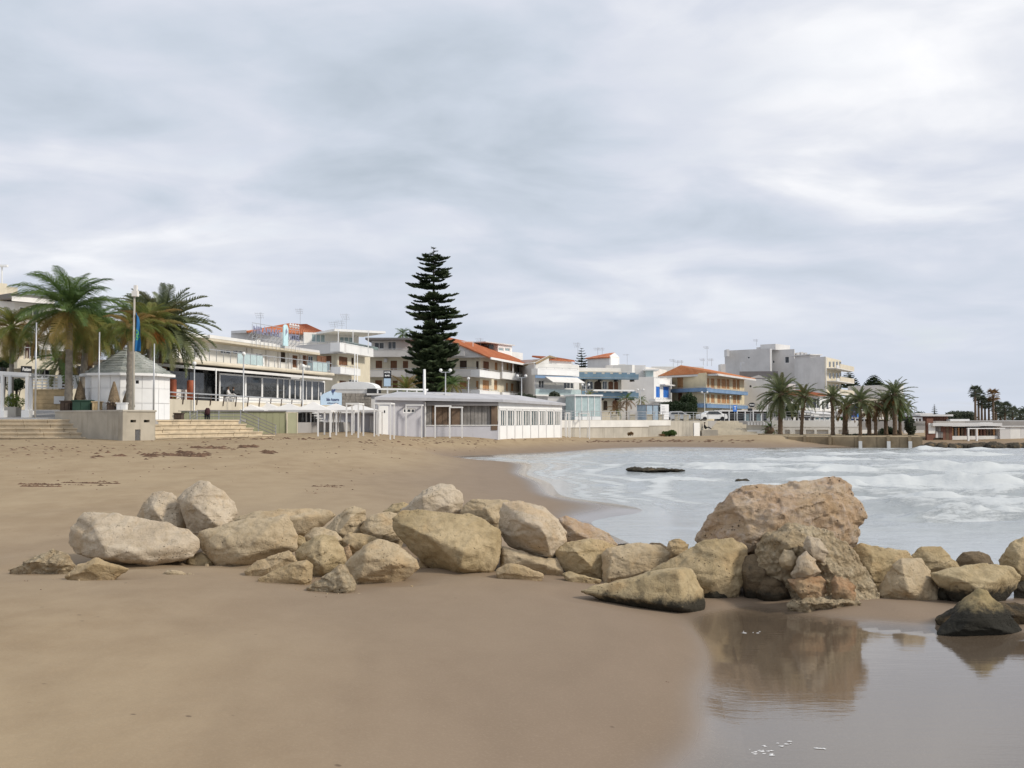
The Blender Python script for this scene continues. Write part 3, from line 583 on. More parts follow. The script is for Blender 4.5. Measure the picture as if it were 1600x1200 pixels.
# ------------------------------------------------------------------ materials of the built things
m_white = pm('white_plaster', (.74, .73, .70), .85, .10, .5, streak=.1)
m_white2 = pm('white_paint', (.80, .80, .79), .6, .05, .8, streak=.05)
m_cream = pm('cream_plaster', (.66, .60, .47), .85, .10, .5, streak=.2)
m_beige = pm('beige_plaster', (.60, .54, .43), .85, .1, .4, streak=.25)
m_grey = pm('grey_plaster', (.60, .585, .57), .85, .10, .35, streak=.15)
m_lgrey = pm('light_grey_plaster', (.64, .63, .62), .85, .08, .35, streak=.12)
m_dgrey = pm('dark_grey_roofing', (.19, .18, .18), .85, .12, .6)
m_yellow = pm('yellow_plaster', (.64, .55, .37), .85, .1, .5, streak=.2)
m_blue = pm('blue_paint', (.17, .27, .42), .7, .14, .6, streak=.2)
m_steel_blue = pm('slate_blue_paint', (.15, .24, .32), .7, .18, .6, streak=.2)
m_bright_blue = pm('bright_blue_paint', (.04, .19, .62), .55, .08)
m_brown = pm('brown_shutter', (.20, .095, .05), .7, .2, 3)
m_orange = pm('orange_shutter', (.50, .27, .125), .7, .18, 3)
m_dbrown = pm('dark_wood', (.075, .05, .035), .75, .25, 2)
m_metal = pm('galvanised_metal', (.50, .51, .52), .45, .1, 2, metal=.6)
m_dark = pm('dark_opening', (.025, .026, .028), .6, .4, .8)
m_conc = pm('concrete', (.42, .38, .31), .9, .16, .8, streak=.45)
m_conc2 = pm('pale_concrete', (.47, .44, .38), .9, .15, .5, streak=.4)
m_pave = pm('paving', (.34, .33, .32), .9, .12, .4)
m_stair = pm('travertine', (.55, .46, .33), .85, .18, 1.5, streak=.15)
m_sandstone = pm('yellow_sandstone', (.56, .42, .24), .9, .2, 2)
m_olive = pm('olive_board', (.30, .305, .19), .75, .1, .9, streak=.15)
m_lolive = pm('light_olive_board', (.42, .42, .28), .75, .1, .9)
m_trunk = pm('palm_trunk_grey', (.24, .215, .18), .95, .25, 4)
m_trunkb = pm('palm_trunk_brown', (.15, .105, .07), .95, .3, 4)
m_bark = pm('dark_bark', (.07, .055, .045), .95, .3, 3)
m_thatch = pm('thatch', (.20, .15, .095), .95, .3, 9)
m_canvas = pm('white_canvas', (.72, .70, .67), .85, .07, .6, streak=.1)
m_blacksign = pm('black_sign', (.015, .016, .02), .4, .1)
m_red = pm('brick_red_paint', (.42, .12, .06), .7, .15)
m_ply = pm('weathered_plywood', (.25, .235, .22), .9, .25, 1.6, streak=.5)
m_plyb = pm('brown_plywood', (.16, .11, .075), .9, .25, 1.6, streak=.4)
m_skin = pm('skin', (.35, .2, .13), .6); m_cloth = pm('black_cloth', (.02, .02, .023), .9); m_wine = pm('dark_maroon_cloth', (.055, .02, .022), .9)
m_flag = pm('blue_flag_cloth', (.012, .13, .33), .8, .2, 2); m_green = pm('green_print', (.10, .35, .12), .7)
m_brick = pm('reddish_brown_boarding', (.17, .08, .055), .8, .2, 1.2)
m_soil = pm('sandy_soil', (.33, .26, .16), .95, .3, 1.5)

def glass_mat(name, c, rough=.06, var=.5, scale=.35):
    m, nt, b = newmat(name); N = NT(nt); p = N.pos()
    f = N.rng(N.noise(p, scale * 6, 4, .6), .4, .62)
    N.set(b, color=N.mix(f, tuple(x * (1 - var) for x in c), c), rough=rough, spec=.6)
    return m
g_dark = glass_mat('dark_window_glass', (.05, .055, .06)); g_blue = glass_mat('bluish_glass', (.30, .40, .42), .08, .2)
g_aqua = glass_mat('aqua_frosted_glass', (.46, .57, .57), .25, .12)
def roof_mat(name, c1, c2):
    m, nt, b = newmat(name); N = NT(nt); p = N.pos()
    f = N.rng(N.noise(p, 1.1, 6, .7), .35, .65); g = N.noise(p, 9, 3, .8)
    c = N.mix(f, c1, c2); c = N.mix(N.M('MULTIPLY', N.rng(g, .5, .7), .4), c, tuple(x * .55 for x in c1))
    N.set(b, color=c, rough=.9, normal=N.bump(g, .6, .05)); return m
m_tile = roof_mat('terracotta_tiles', (.40, .125, .055), (.52, .20, .095)); m_tileo = roof_mat('orange_terracotta_tiles', (.52, .19, .075), (.60, .26, .12))
m_tileb = roof_mat('brownish_old_tiles', (.28, .20, .11), (.36, .27, .16)); m_shingle = roof_mat('grey_green_shingles', (.23, .25, .225), (.42, .43, .40))

# ------------------------------------------------------------------ a facade plane between two surveyed ends
class Fac:
    def __init__(s, pa, Da, pb, Db):
        s.A = W(pa, 640, Da); s.B = W(pb, 640, Db); s.A.z = s.B.z = 0
        d = s.B - s.A; s.L = d.length; s.t = d / s.L; s.n = Vector((-s.t.y, s.t.x, 0))      # n points to the back
    def P(s, u, v, z): q = s.A + s.t * u + s.n * v; return Vector((q.x, q.y, z))
    def u(s, px, v=0):
        d = ray(px, 640); a = s.A + s.n * v
        return (a.y * d.x / d.y - a.x) / (s.t.x - s.t.y * d.x / d.y)
    def Y(s, px, v=0): return (s.A + s.n * v + s.t * s.u(px, v)).y
    def z(s, px, py, v=0): return ZP(py, s.Y(px, v))
    def R(s, x0, y0, x1, y1, v=0):
        c = (x0 + x1) / 2; return (s.u(x0, v), s.u(x1, v), s.z(c, y1, v), s.z(c, y0, v))
    def box(s, mb, u0, u1, v0, v1, z0, z1):
        return mb.hexa([s.P(u0, v0, z0), s.P(u1, v0, z0), s.P(u1, v1, z0), s.P(u0, v1, z0), s.P(u0, v0, z1), s.P(u1, v0, z1), s.P(u1, v1, z1), s.P(u0, v1, z1)])
    def part(s, root, name, mat, u0, u1, v0, v1, z0, z1): return s.box(MB(), u0, u1, v0, v1, z0, z1).build(name, mat, root)

def wall(f, root, mat, u0, u1, z0, z1, holes=(), v=0., th=.22, name='wall'):
    mb = MB(); hs = [(max(u0, a), min(u1, b), max(z0, c), min(z1, d)) for a, b, c, d in holes]; hs = [h for h in hs if h[1] - h[0] > .05 and h[3] - h[2] > .05]
    us = sorted(set([u0, u1] + [x for h in hs for x in h[:2]])); zs = sorted(set([z0, z1] + [x for h in hs for x in h[2:]]))
    for i in range(len(us) - 1):
        for j in range(len(zs) - 1):
            cu = (us[i] + us[i + 1]) / 2; cz = (zs[j] + zs[j + 1]) / 2
            if any(h[0] < cu < h[1] and h[2] < cz < h[3] for h in hs): continue
            mb.quad(f.P(us[i], v, zs[j]), f.P(us[i + 1], v, zs[j]), f.P(us[i + 1], v, zs[j + 1]), f.P(us[i], v, zs[j + 1]))
    for a, b, c, d in hs:
        for (p, q) in (((a, c), (b, c)), ((b, c), (b, d)), ((b, d), (a, d)), ((a, d), (a, c))):
            mb.quad(f.P(p[0], v, p[1]), f.P(q[0], v, q[1]), f.P(q[0], v + th, q[1]), f.P(p[0], v + th, p[1]))
    for (p, q) in (((u0, z0), (u1, z0)), ((u1, z0), (u1, z1)), ((u1, z1), (u0, z1)), ((u0, z1), (u0, z0))):
        mb.quad(f.P(p[0], v, p[1]), f.P(p[0], v + th, p[1]), f.P(q[0], v + th, q[1]), f.P(q[0], v, q[1]))
    return mb.build(name, mat, root)

def window(f, root, r, style='glass', v=0., frame=m_white2, fw=.09, bars=1, pane=None):
    u0, u1, z0, z1 = r; mb = MB(); a, b = v + .06, v + .14
    f.box(mb, u0 + .004, u0 + fw, a, b, z0 + .004, z1 - .004); f.box(mb, u1 - fw, u1 - .004, a, b, z0 + .004, z1 - .004)
    f.box(mb, u0 + fw, u1 - fw, a, b, z1 - fw, z1 - .004); f.box(mb, u0 + fw, u1 - fw, a, b, z0 + .004, z0 + fw)
    sh = style in ('shutter', 'orange', 'blue', 'dark_shutter')
    fm = {'shutter': m_brown, 'orange': m_orange, 'blue': m_bright_blue, 'dark_shutter': m_dbrown}.get(style, frame)
    for k in range(bars):
        c = u0 + (u1 - u0) * (k + 1) / (bars + 1); f.box(mb, c - fw * .45, c + fw * .45, a - .003, b - .005, z0 + fw, z1 - fw)
    w = mb.build('window' if z0 - 0 > -99 else 'w', fm, root)
    if sh:
        mb = MB(); n = max(4, int((z1 - z0) / .16)); h = (z1 - z0 - 2 * fw) / n
        f.box(mb, u0 + fw, u1 - fw, v + .12, v + .13, z0 + fw, z1 - fw)
        for k in range(n):
            zz = z0 + fw + k * h
            mb.quad(f.P(u0 + fw, v + .075, zz + .01), f.P(u1 - fw, v + .075, zz + .01), f.P(u1 - fw, v + .115, zz + h), f.P(u0 + fw, v + .115, zz + h))
        mb.build('shutter', fm, w)
    else:
        f.box(MB(), u0 + fw, u1 - fw, v + .10, v + .11, z0 + fw, z1 - fw).build('pane', pane or g_dark, w)
    return w

def mass(root, pts, zb, zt, mat, holes=None, back=11, roof=None, top_over=0, mats=None):
    """walls over a chain of surveyed front corners, closed behind; returns the facades"""
    fs = []
    for i in range(len(pts) - 1):
        f = Fac(*pts[i], *pts[i + 1]); fs.append(f)
        wall(f, root, (mats[i] if mats else mat), 0, f.L, zb, zt, [f.R(*h[:4]) for h in (holes or {}).get(i, [])])
    A = fs[0].A; B = fs[-1].B; bd = Vector((0, 1, 0)) * back
    k1 = A + A.normalized() * back + Vector((.02, 0, 0)) * back; k2 = B + B.normalized() * back - Vector((.02, 0, 0)) * back
    mb = MB()
    for (p, q) in ((B, k2), (k2, k1), (k1, A)):
        mb.quad((p.x, p.y, zb), (q.x, q.y, zb), (q.x, q.y, zt), (p.x, p.y, zt))
    mb.build('side_wall', mat, root)
    ring = [f.A for f in fs] + [B, k2, k1]; mb = MB()
    n = len(ring); P = [(p.x, p.y, zt - .003) for p in ring] + [(p.x, p.y, zt + .18) for p in ring]
    mb.pts(P, [tuple(range(n))[::-1], tuple(range(n, 2 * n))] + [(k, (k + 1) % n, n + (k + 1) % n, n + k) for k in range(n)])
    mb.build('roof_slab', roof or mat, root)
    for i, f in enumerate(fs):
        for h in (holes or {}).get(i, []):
            if len(h) > 4 and h[4]: window(f, root, f.R(*h[:4]), h[4], bars=h[5] if len(h) > 5 else 1)
            elif len(h) <= 4: pass
    # dark rooms behind the openings
    return fs

def balcony(f, root, x0, x1, ytop, ybot, out=1.3, mat=m_white, slab=.2, railing=None, v0=0., ext=0.):
    c = (x0 + x1) / 2; u0, u1 = f.u(x0, -out), f.u(x1, -out); z0, z1 = f.z(c, ybot, -out), f.z(c, ytop, -out)
    b = f.part(root, 'balcony', mat, u0, u1, -out, v0 - .004, z0, z0 + slab)
    if railing is None:
        mb = MB(); f.box(mb, u0, u1, -out, -out + .12, z0 + slab, z1); f.box(mb, u0, u0 + .12, -out + .12, -.004, z0 + slab, z1); f.box(mb, u1 - .12, u1, -out + .12, -.004, z0 + slab, z1)
        f.box(mb, u0 + .5, u1 - .5, -out - .03, -out, z1 - .07, z1 + .03)
        mb.build('parapet', mat, b)
        mb = MB(); k = max(2, int((u1 - u0) / 1.6))
        for i in range(k + 1):
            u = u0 + .3 + (u1 - u0 - .6) * i / k; mb.bar(f.P(u, -out + .06, z1), f.P(u, -out + .06, z1 + .22), .05)
        mb.bar(f.P(u0 + .3, -out + .06, z1 + .22), f.P(u1 - .3, -out + .06, z1 + .22), .05); mb.build('railing', m_metal, b)
    else:
        if railing == 'glass': f.box(MB(), u0 + .02, u1 - .02, -out + .03, -out + .06, z0 + slab, z1 - .06).build('glass_panel', g_aqua, b)
        mb = MB(); k = max(2, int((u1 - u0) / (1.5 if railing == 'glass' else .35)))
        for i in range(k + 1):
            u = u0 + .04 + (u1 - u0 - .08) * i / k; mb.bar(f.P(u, -out + .1, z0 + slab), f.P(u, -out + .1, z1), .05 if railing == 'glass' else .03)
        mb.bar(f.P(u0, -out + .1, z1), f.P(u1, -out + .1, z1), .06); mb.build('railing', m_metal, b)
    return b

def tiled(root, quads, mat=m_tile, name='roof', th=.18, pitch=.34, ribs=True):
    """each roof plane: four corners (eave left, eave right, top right, top left), with rows of barrel tiles standing proud"""
    mb = MB()
    for (a, b, c, d) in quads:
        a, b, c, d = map(Vector, (a, b, c, d)); nrm = (b - a).cross(d - a).normalized()
        if nrm.z < 0: nrm = -nrm
        lo = [p - nrm * th for p in (a, b, c, d)]; mb.pts([*lo, a, b, c, d], [(3, 2, 1, 0), (4, 5, 6, 7), (0, 1, 5, 4), (1, 2, 6, 5), (2, 3, 7, 6), (3, 0, 4, 7)])
        if ribs:
            n = max(2, int((b - a).length / pitch))
            for k in range(n):
                t0 = (k + .2) / n; t1 = (k + .62) / n
                p0, p1, q0, q1 = a.lerp(b, t0), a.lerp(b, t1), d.lerp(c, t0), d.lerp(c, t1); m0 = (p0 + p1) / 2 + nrm * .09; m1 = (q0 + q1) / 2 + nrm * .09
                mb.quad(p0, m0, m1, q0); mb.quad(m0, p1, q1, m1); mb.quad(p0, p1, m0)
    return mb.build(name, mat, root)

def antenna(px, ytop, ybot, D, parent=None, arms=3):
    mb = MB(); b = W(px, ybot, D); t = W(px, ytop, D); t.x = b.x; t.y = b.y; w = .036 * D / 120
    mb.bar(b, t, w)
    for k in range(arms):
        z = t.z - .15 - k * .28; l = .75 - .12 * k; mb.bar((b.x - l, b.y, z), (b.x + l * .6, b.y + .2, z), w * .7)
        for q in range(4): x = b.x - l + q * .3; mb.bar((x, b.y, z - .15), (x, b.y, z + .15), w * .5)
    return mb.build('antenna', m_metal, parent)

def text_mesh(body, size, mat, P, right, name='lettering', parent=None, bold=0.0, width=None, ext=.01, up=Vector((0, 0, 1)), shear=0.):
    cu = bpy.data.curves.new('t', 'FONT'); cu.body = body; cu.size = size; cu.extrude = ext; cu.align_x = 'CENTER'; cu.align_y = 'CENTER'; cu.offset = bold; cu.shear = shear; cu.resolution_u = 2
    o = bpy.data.objects.new('t', cu); link(o); dg = bpy.context.evaluated_depsgraph_get(); me = bpy.data.meshes.new_from_object(o.evaluated_get(dg))
    bpy.data.objects.remove(o); bpy.data.curves.remove(cu)
    xs = [v.co.x for v in me.vertices]; k = (width / (max(xs) - min(xs))) if width and xs else 1.
    right = Vector(right).normalized(); nn = right.cross(up); off = base_of(parent) if parent else Vector((0, 0, 0))
    for v in me.vertices: v.co = Vector(P) + right * v.co.x * k + up * v.co.y + nn * v.co.z - off
    me.materials.clear(); me.materials.append(mat); me.name = name; o = bpy.data.objects.new(name, me); link(o)
    if parent: o.parent = parent
    return o

# ------------------------------------------------------------------ the land behind the beach
LZ = 2.75
def prism(name, poly, z0, z1, mat, kind='structure'):
    n = len(poly); mb = MB(); P = [(x, y, z0) for x, y in poly] + [(x, y, z1) for x, y in poly]
    mb.pts(P, [tuple(range(n, 2 * n))] + [(k, (k + 1) % n, n + (k + 1) % n, n + k) for k in range(n)])
    o = mb.build(name, mat); return tag(o, kind=kind)
prism('promenade', [(-300, 75), (-60, 75), (-16.5, 79), (-11, 104), (5.9, 117.5), (26.3, 142.2), (28.5, 146.5), (38, 146.5), (38.2, 136), (55, 137), (60, 140), (300, 150), (3000, 200), (3000, 3000), (-3000, 3000), (-3000, 75)], .2, LZ, m_pave)
prism('plaza', [(-70, 62.9), (-24.8, 62.9), (-21.1, 62.5), (-19.4, 73.5), (-19.4, 77), (-30, 92), (-70, 92)], 1.2, 2.98, m_pave)
mb = MB(); mb.quad((-70, 63, 2.984), (-27.2, 63, 2.984), (-29.5, 80, 3.72), (-70, 80, 3.72)); mb.quad((-27.2, 63, 2.984), (-25.5, 80, 2.984), (-29.5, 80, 3.72)); tag(mb.build('plaza_slope', m_pave), kind='structure')

def steps(label, A, B, ends, zs, tread, seg=1.35, name='stone_steps'):
    """A,B: ends of the lowest nosing; ends: how much each higher step is cut at the right (m)"""
    A = Vector(A); B = Vector(B); t = (B - A).normalized(); n = Vector((-t.y, t.x, 0)); L = (B - A).length
    root = thing(name, label, 'steps', (A.x, A.y, zs[0])); rnd = random.Random(5)
    for k in range(len(zs) - 1):
        l = L - ends[k]; m = max(1, int(l / seg)); z1 = zs[k + 1]
        for i in range(m):
            g = .012; j = rnd.uniform(-.012, .012); a = A + t * (l * i / m + g) + n * (tread * k + j); b = A + t * (l * (i + 1) / m - g) + n * (tread * k + j)
            dz = rnd.uniform(-.008, .008); zz0 = zs[k] - .3
            q = n * (tread + .35 if k < len(zs) - 2 else tread + .25)
            mb = MB()
            def hx(a_, b_, q_, lo, hi): mb.hexa([(a_.x, a_.y, lo), (b_.x, b_.y, lo), ((b_ + q_).x, (b_ + q_).y, lo), ((a_ + q_).x, (a_ + q_).y, lo), (a_.x, a_.y, hi), (b_.x, b_.y, hi), ((b_ + q_).x, (b_ + q_).y, hi), ((a_ + q_).x, (a_ + q_).y, hi)])
            hx(a, b, q, z1 + dz - .075, z1 + dz); hx(a + n * .07, b + n * .07, q - n * .07, zz0, z1 + dz - .076)
            mb.build('step_slab', m_stair, root)
            if k < len(zs): # nosing shadow joint
                pass
    return root
zz = [1.62, 1.98, 2.235, 2.49, 2.745, 2.995]
a = W(-60, 688, 61.2); b = W(166, 688, 61.2)
steps('broad left flight of five pale stone steps from the sand to the plaza', (a.x, a.y, 0), (b.x, b.y, 0), [0, .75, 1.4, 2.2, 2.65], zz, .36)
a = W(243, 688, 60.6); b = W(430, 688, 70.5)
steps('right flight of five pale stone steps between the concrete block and the olive ramp', (a.x, a.y, 0), (b.x, b.y, 0), [0, .8, 1.3, 1.6, 1.9], [1.5, 1.95, 2.2, 2.45, 2.7, 2.97], .36)

# concrete block with slots
f = Fac(86, 64, 192, 58.2); g = Fac(192, 58.2, 243, 60.2)
root = thing('concrete_block', 'stained concrete block between the two flights of steps, with slots and a small door', 'concrete block', (f.B.x, f.B.y, 1.7))
zt = 3.43
wall(f, root, m_conc, 0, f.L, 1.4, zt)
sl = [g.R(204, 656, 213, 660), g.R(225, 656, 234, 660), g.R(211.5, 671, 220, 689)]
wall(g, root, m_conc, 0, g.L, 1.4, zt, sl, th=.35)
for s in sl[:2]: g.part(root, 'slot', m_dark, s[0], s[1], .3, .34, s[2], s[3])
d = g.part(root, 'hatch', m_dbrown, sl[2][0], sl[2][1], .1, .15, sl[2][2], sl[2][3]); mb = MB()
for k in range(5): u = sl[2][0] + .04 + (sl[2][1] - sl[2][0] - .08) * k / 4; mb.bar(g.P(u, .06, sl[2][2]), g.P(u, .06, sl[2][3]), .025)
mb.build('bar', m_metal, d)
k1 = g.B * 1.045; k2 = f.A + Vector((1.6, 2.2, 0)); mb = MB()
ring = [f.A, f.B, g.B, k1, k2]
mb.pts([(p.x, p.y, 1.4) for p in ring] + [(p.x, p.y, zt) for p in ring], [(2, 3, 8, 7), (3, 4, 9, 8), (4, 0, 5, 9)]); mb.build('wall', m_conc, root)
mb = MB(); ctr = sum(ring, Vector()) / 5; out = [p + (p - ctr).normalized() * .07 for p in ring]
mb.pts([(p.x, p.y, zt) for p in out] + [(p.x, p.y, zt + .09) for p in out], [(4, 3, 2, 1, 0), (5, 6, 7, 8, 9)] + [(k, (k + 1) % 5, 5 + (k + 1) % 5, 5 + k) for k in range(5)]); mb.build('coping', m_conc2, root)

# ------------------------------------------------------------------ octagonal white kiosk
c = W(199, 655, 68.6); zb, ze, zp = 2.95, ZP(586, 68), ZP(541, 68.6); Rk = 2.63; rot = R(10)
root = thing('kiosk', 'white octagonal beach kiosk closed with boards under a grey-green shingled pyramid roof', 'kiosk', (c.x, c.y, zb))
def oc(k, r, z): a = rot + k * math.pi / 4; return Vector((c.x + r * math.cos(a), c.y + r * math.sin(a), z))
mb = MB()
for k in range(8): mb.quad(oc(k, Rk - .06, zb - .3), oc(k + 1, Rk - .06, zb - .3), oc(k + 1, Rk - .06, ze), oc(k, Rk - .06, ze))
mb.build('wall', m_white, root)
rnd = random.Random(3)
for k in range(8):
    nb = 3
    for i in range(nb):
        for (q0, q1) in ((zb - .25, zb + 1.05), (zb + 1.08, zb + 2.0), (zb + 2.02, ze - .05)):
            a0, a1 = oc(k, Rk, 0).lerp(oc(k + 1, Rk, 0), (i + .02) / nb), oc(k, Rk, 0).lerp(oc(k + 1, Rk, 0), (i + .98) / nb)
            nrm = ((a0 + a1) / 2 - Vector((c.x, c.y, 0))); nrm.z = 0; nrm.normalize(); j = rnd.uniform(-.012, .02); P0, P1 = a0 + nrm * j, a1 + nrm * j; P2, P3 = P1 - nrm * .05, P0 - nrm * .05
            MB().hexa([(P0.x, P0.y, q0), (P1.x, P1.y, q0), (P2.x, P2.y, q0), (P3.x, P3.y, q0), (P0.x, P0.y, q1), (P1.x, P1.y, q1), (P2.x, P2.y, q1), (P3.x, P3.y, q1)]).build('panel', m_white2, root)
rf = MB(); n = 11
for k in range(8):
    for j in range(n):
        r0, r1 = (Rk + .28) * (1 - j / n), (Rk + .28) * (1 - (j + 1) / n); z0 = ze + (zp - ze) * j / n; z1 = ze + (zp - ze) * (j + 1) / n
        m = max(1, int((1 - j / n) * 8))
        for i in range(m):
            dz = rnd.uniform(0, .035)
            A_, B_ = oc(k, r0, z0 + .05 + dz).lerp(oc(k + 1, r0, z0 + .05 + dz), i / m), oc(k, r0, z0 + .05 + dz).lerp(oc(k + 1, r0, z0 + .05 + dz), (i + 1) / m)
            C_, D_ = oc(k, r1, z1).lerp(oc(k + 1, r1, z1), (i + 1) / m), oc(k, r1, z1).lerp(oc(k + 1, r1, z1), i / m)
            rf.quad(A_, B_, C_, D_); lo = Vector((0, 0, .07)); rf.quad(A_ - lo, B_ - lo, B_, A_)
rfo = rf.build('roof', m_shingle, root)
mb = MB()
for k in range(8): mb.bar(oc(k, Rk + .3, ze - .02), oc(k + 1, Rk + .3, ze - .02), .1, .16); mb.quad(oc(k, Rk + .3, ze - .08), oc(k + 1, Rk + .3, ze - .08), oc(k + 1, .2, ze - .08), oc(k, .2, ze - .08))
mb.build('eave_board', m_white2, rfo)
lp = W(215.5, 597, 66.0); mb = MB(); mb.box(lp.x - .07, lp.x + .07, lp.y - .2, lp.y - .02, lp.z - .1, lp.z + .1); mb.build('floodlight', m_dark, root)

# ------------------------------------------------------------------ poles, flag, lamps
def pole(label, px, ytop, D, zb, r=.05, mat=m_metal, name='pole', cat='pole', group=None, cap=None):
    b = W(px, 640, D); t = ZP(ytop, D); root = thing(name, label, cat, (b.x, b.y, zb), group)
    MB().lathe((b.x, b.y, zb), [(r * 1.15, 0), (r, (t - zb) * .5), (r * .8, t - zb)], 8).build('shaft', mat, root, True)
    MB().lathe((b.x, b.y, zb), [(r * 2.4, 0), (r * 2.4, .05), (r * 1.3, .08)], 8).build('base_plate', m_metal, root)
    return root, b, t
pole('bare white pole left of the palms, standing at the plaza edge', 55, 504, 62.9, 2.98, .05, m_metal, 'bare_flagpole', 'flagpole', 'bare flagpoles on the plaza')
pole('bare white pole in front of the left side of the octagonal kiosk', 154, 519, 63.5, 2.98, .05, m_metal, 'bare_flagpole', 'flagpole', 'bare flagpoles on the plaza')
pole('bare white pole in front of the right side of the octagonal kiosk', 240, 537, 63.5, 2.98, .05, m_metal, 'bare_flagpole', 'flagpole', 'bare flagpoles on the plaza')
root, b, t = pole('tall pole with a limp blue flag and a white loudspeaker at its top', 208, 462, 63.2, 2.98, .075, m_conc2, 'flagpole', 'flagpole')
mb = MB(); mb.box(b.x - .12, b.x + .22, b.y - .15, b.y + .15, t - .05, t + .28); mb.box(b.x - .02, b.x + .16, b.y - .12, b.y + .12, t + .29, t + .62); mb.build('loudspeaker', m_canvas, root)
fm = MB(); nu, nv = 9, 26; zt_, zb_ = ZP(488, 63.2), ZP(549, 63.2)
def fp(i, j):
    u = i / nu; v = j / nv; wd = .08 + .32 * (v ** .5) * (1 - .25 * v * abs(math.sin(v * 4.2))); fold = .10 * math.sin(u * 7 + v * 5) * (1 - v * .2)
    return Vector((b.x + .09 + u * wd, b.y + fold, zt_ + (zb_ - zt_) * (v + .08 * u * (1 - v))))
for i in range(nu):
    for j in range(nv): fm.quad(fp(i, j), fp(i + 1, j), fp(i + 1, j + 1), fp(i, j + 1))
fl = fm.build('flag', m_flag, root, True)
em = MB()
for (u0, v0, r_) in ((.38, .50, .15), (.55, .58, .12), (.3, .66, .10)):
    for k in range(10):
        a0 = k / 10 * 6.283; a1 = (k + 1) / 10 * 6.283
        def ep(a, r): q = fp((u0 + r * 2 * math.cos(a)) * nu, (v0 + r * .5 * math.sin(a)) * nv); return q + Vector((0, -.02, 0))
        em.quad(ep(a0, r_), ep(a1, r_), ep(a1, r_ * .55), ep(a0, r_ * .55))
em.build('emblem', m_green, fl)

m_globe = pm('lamp_globe', (.8, .8, .78), .3, .03)
def lamp(label, px, ytop, D=None, zb=LZ, heads=2, group='white street lamps along the promenade'):
    D = D or 4.75 * FPX / (655 - ytop); b = W(px, 640, D); t = ZP(ytop, D)
    root = thing('street_lamp', label, 'street lamp', (b.x, b.y, zb), group)
    MB().lathe((b.x, b.y, zb), [(.13, 0), (.12, .3), (.06, .45), (.05, t - zb - .25)], 8).build('pole', m_metal, root, True)
    if heads == 2:
        mb = MB(); mb.bar((b.x - .45, b.y, t - .28), (b.x + .45, b.y, t - .28), .06); mb.build('arm', m_metal, root); xs = (-.45, .45)
    else: xs = (0,)
    for x in xs: MB().lathe((b.x + x, b.y, t - .28), [(.05, .04), (.13, .08), (.17, .19), (.12, .30), (.04, .34)], 8).build('lamp_head', m_globe, root, True)
    return root
for lb, px, yt, D, hd in [
  ('twin-headed white lamp right of the big Norfolk pine', 696, 577, None, 2), ('twin-headed white lamp in front of the cream house with red roof', 815, 586, None, 2),
  ('twin-headed white lamp in front of the slate-blue balconies', 915, 600, None, 2), ('twin-headed white lamp before the plain grey building', 1001, 608, None, 2),
  ('twin-headed white lamp in front of the corner of the yellow house', 1101, 612, 178, 2), ('single-headed lamp in front of the round dark tree', 1067, 621, 205, 1),
  ('single-headed lamp left of the blue square sign', 1126, 626, 215, 1), ('single-headed lamp at the far end of the yellow house', 1141, 619, 200, 1),
  ('single-headed lamp between the kiosk and the restaurant terrace', 303, 566, 78, 1), ('single-headed lamp before the strip window of the long white restaurant', 380, 551, 82, 1),
  ('single-headed lamp right of the restaurant roof sign', 473, 570, 90, 1), ('single-headed lamp behind the low white hall', 732, 590, 112, 1),
  ('slim lamp left of the tallest palm on the right', 1199, 622, 165, 1), ('slim lamp right of the tallest palm on the right', 1228, 630, 170, 1), ('slim lamp behind the palms on the jetty', 1308, 634, 170, 1),
  ('slim yellowish lamp by the second palm on the right', 1250, 622, 160, 1), ('slim lamp among the palm crowns on the jetty', 1346, 640, 150, 1)]:
    lamp(lb, px, yt, D, heads=hd)
for lb, px, yt, D, r_ in [('thin white mast before the white balconies, left of two', 554, 552, 100, .05), ('thin white mast before the white balconies, right of two', 558, 552, 101, .045),
  ('thick white post left of the big Norfolk pine lamp', 663, 577, 98, .14), ('thin post at the left end of the glazed veranda', 337, 577, 84, .06)]:
    pole(lb, px, yt, D, LZ, r_, m_white2, 'mast', 'mast')

# thatched parasols folded, and the bar clutter behind the block
for lb, px, yt, yb, D in [('folded thatched parasol beside the trunk of the tallest palm', 125, 595, 625, 66.5), ('folded thatched parasol in front of the left kiosk wall', 178, 596, 628, 65.0), ('folded thatched parasol half hidden behind the flagpole', 200.5, 604, 630, 65.6)]:
    b = W(px, yb, D); h = ZP(yt, D) - b.z; root = thing('thatched_parasol', lb, 'parasol', (b.x, b.y, 2.98), 'folded thatched parasols')
    MB().lathe((b.x, b.y, 2.98), [(.04, 0), (.04, b.z - 2.98 + .3)], 8).build('pole', m_dbrown, root)
    mb = MB(); rr = random.Random(px)
    for k in range(150):
        a = rr.random() * 6.283; t = rr.random(); r0 = .34 * (1 - t) + .03; z = b.z + t * h
        p = Vector((b.x + r0 * math.cos(a), b.y + r0 * math.sin(a), z)); q = Vector((b.x + (r0 + .06) * math.cos(a + .1), b.y + (r0 + .06) * math.sin(a + .1), z - .28)); s_ = Vector((-math.sin(a), math.cos(a), 0)) * .045
        mb.quad(p - s_, p + s_, q + s_, q - s_)
    mb.lathe((b.x, b.y, b.z), [(.26, 0), (.36, .12), (.24, h * .5), (.05, h)], 10)
    mb.build('thatch_cover', m_thatch, root)
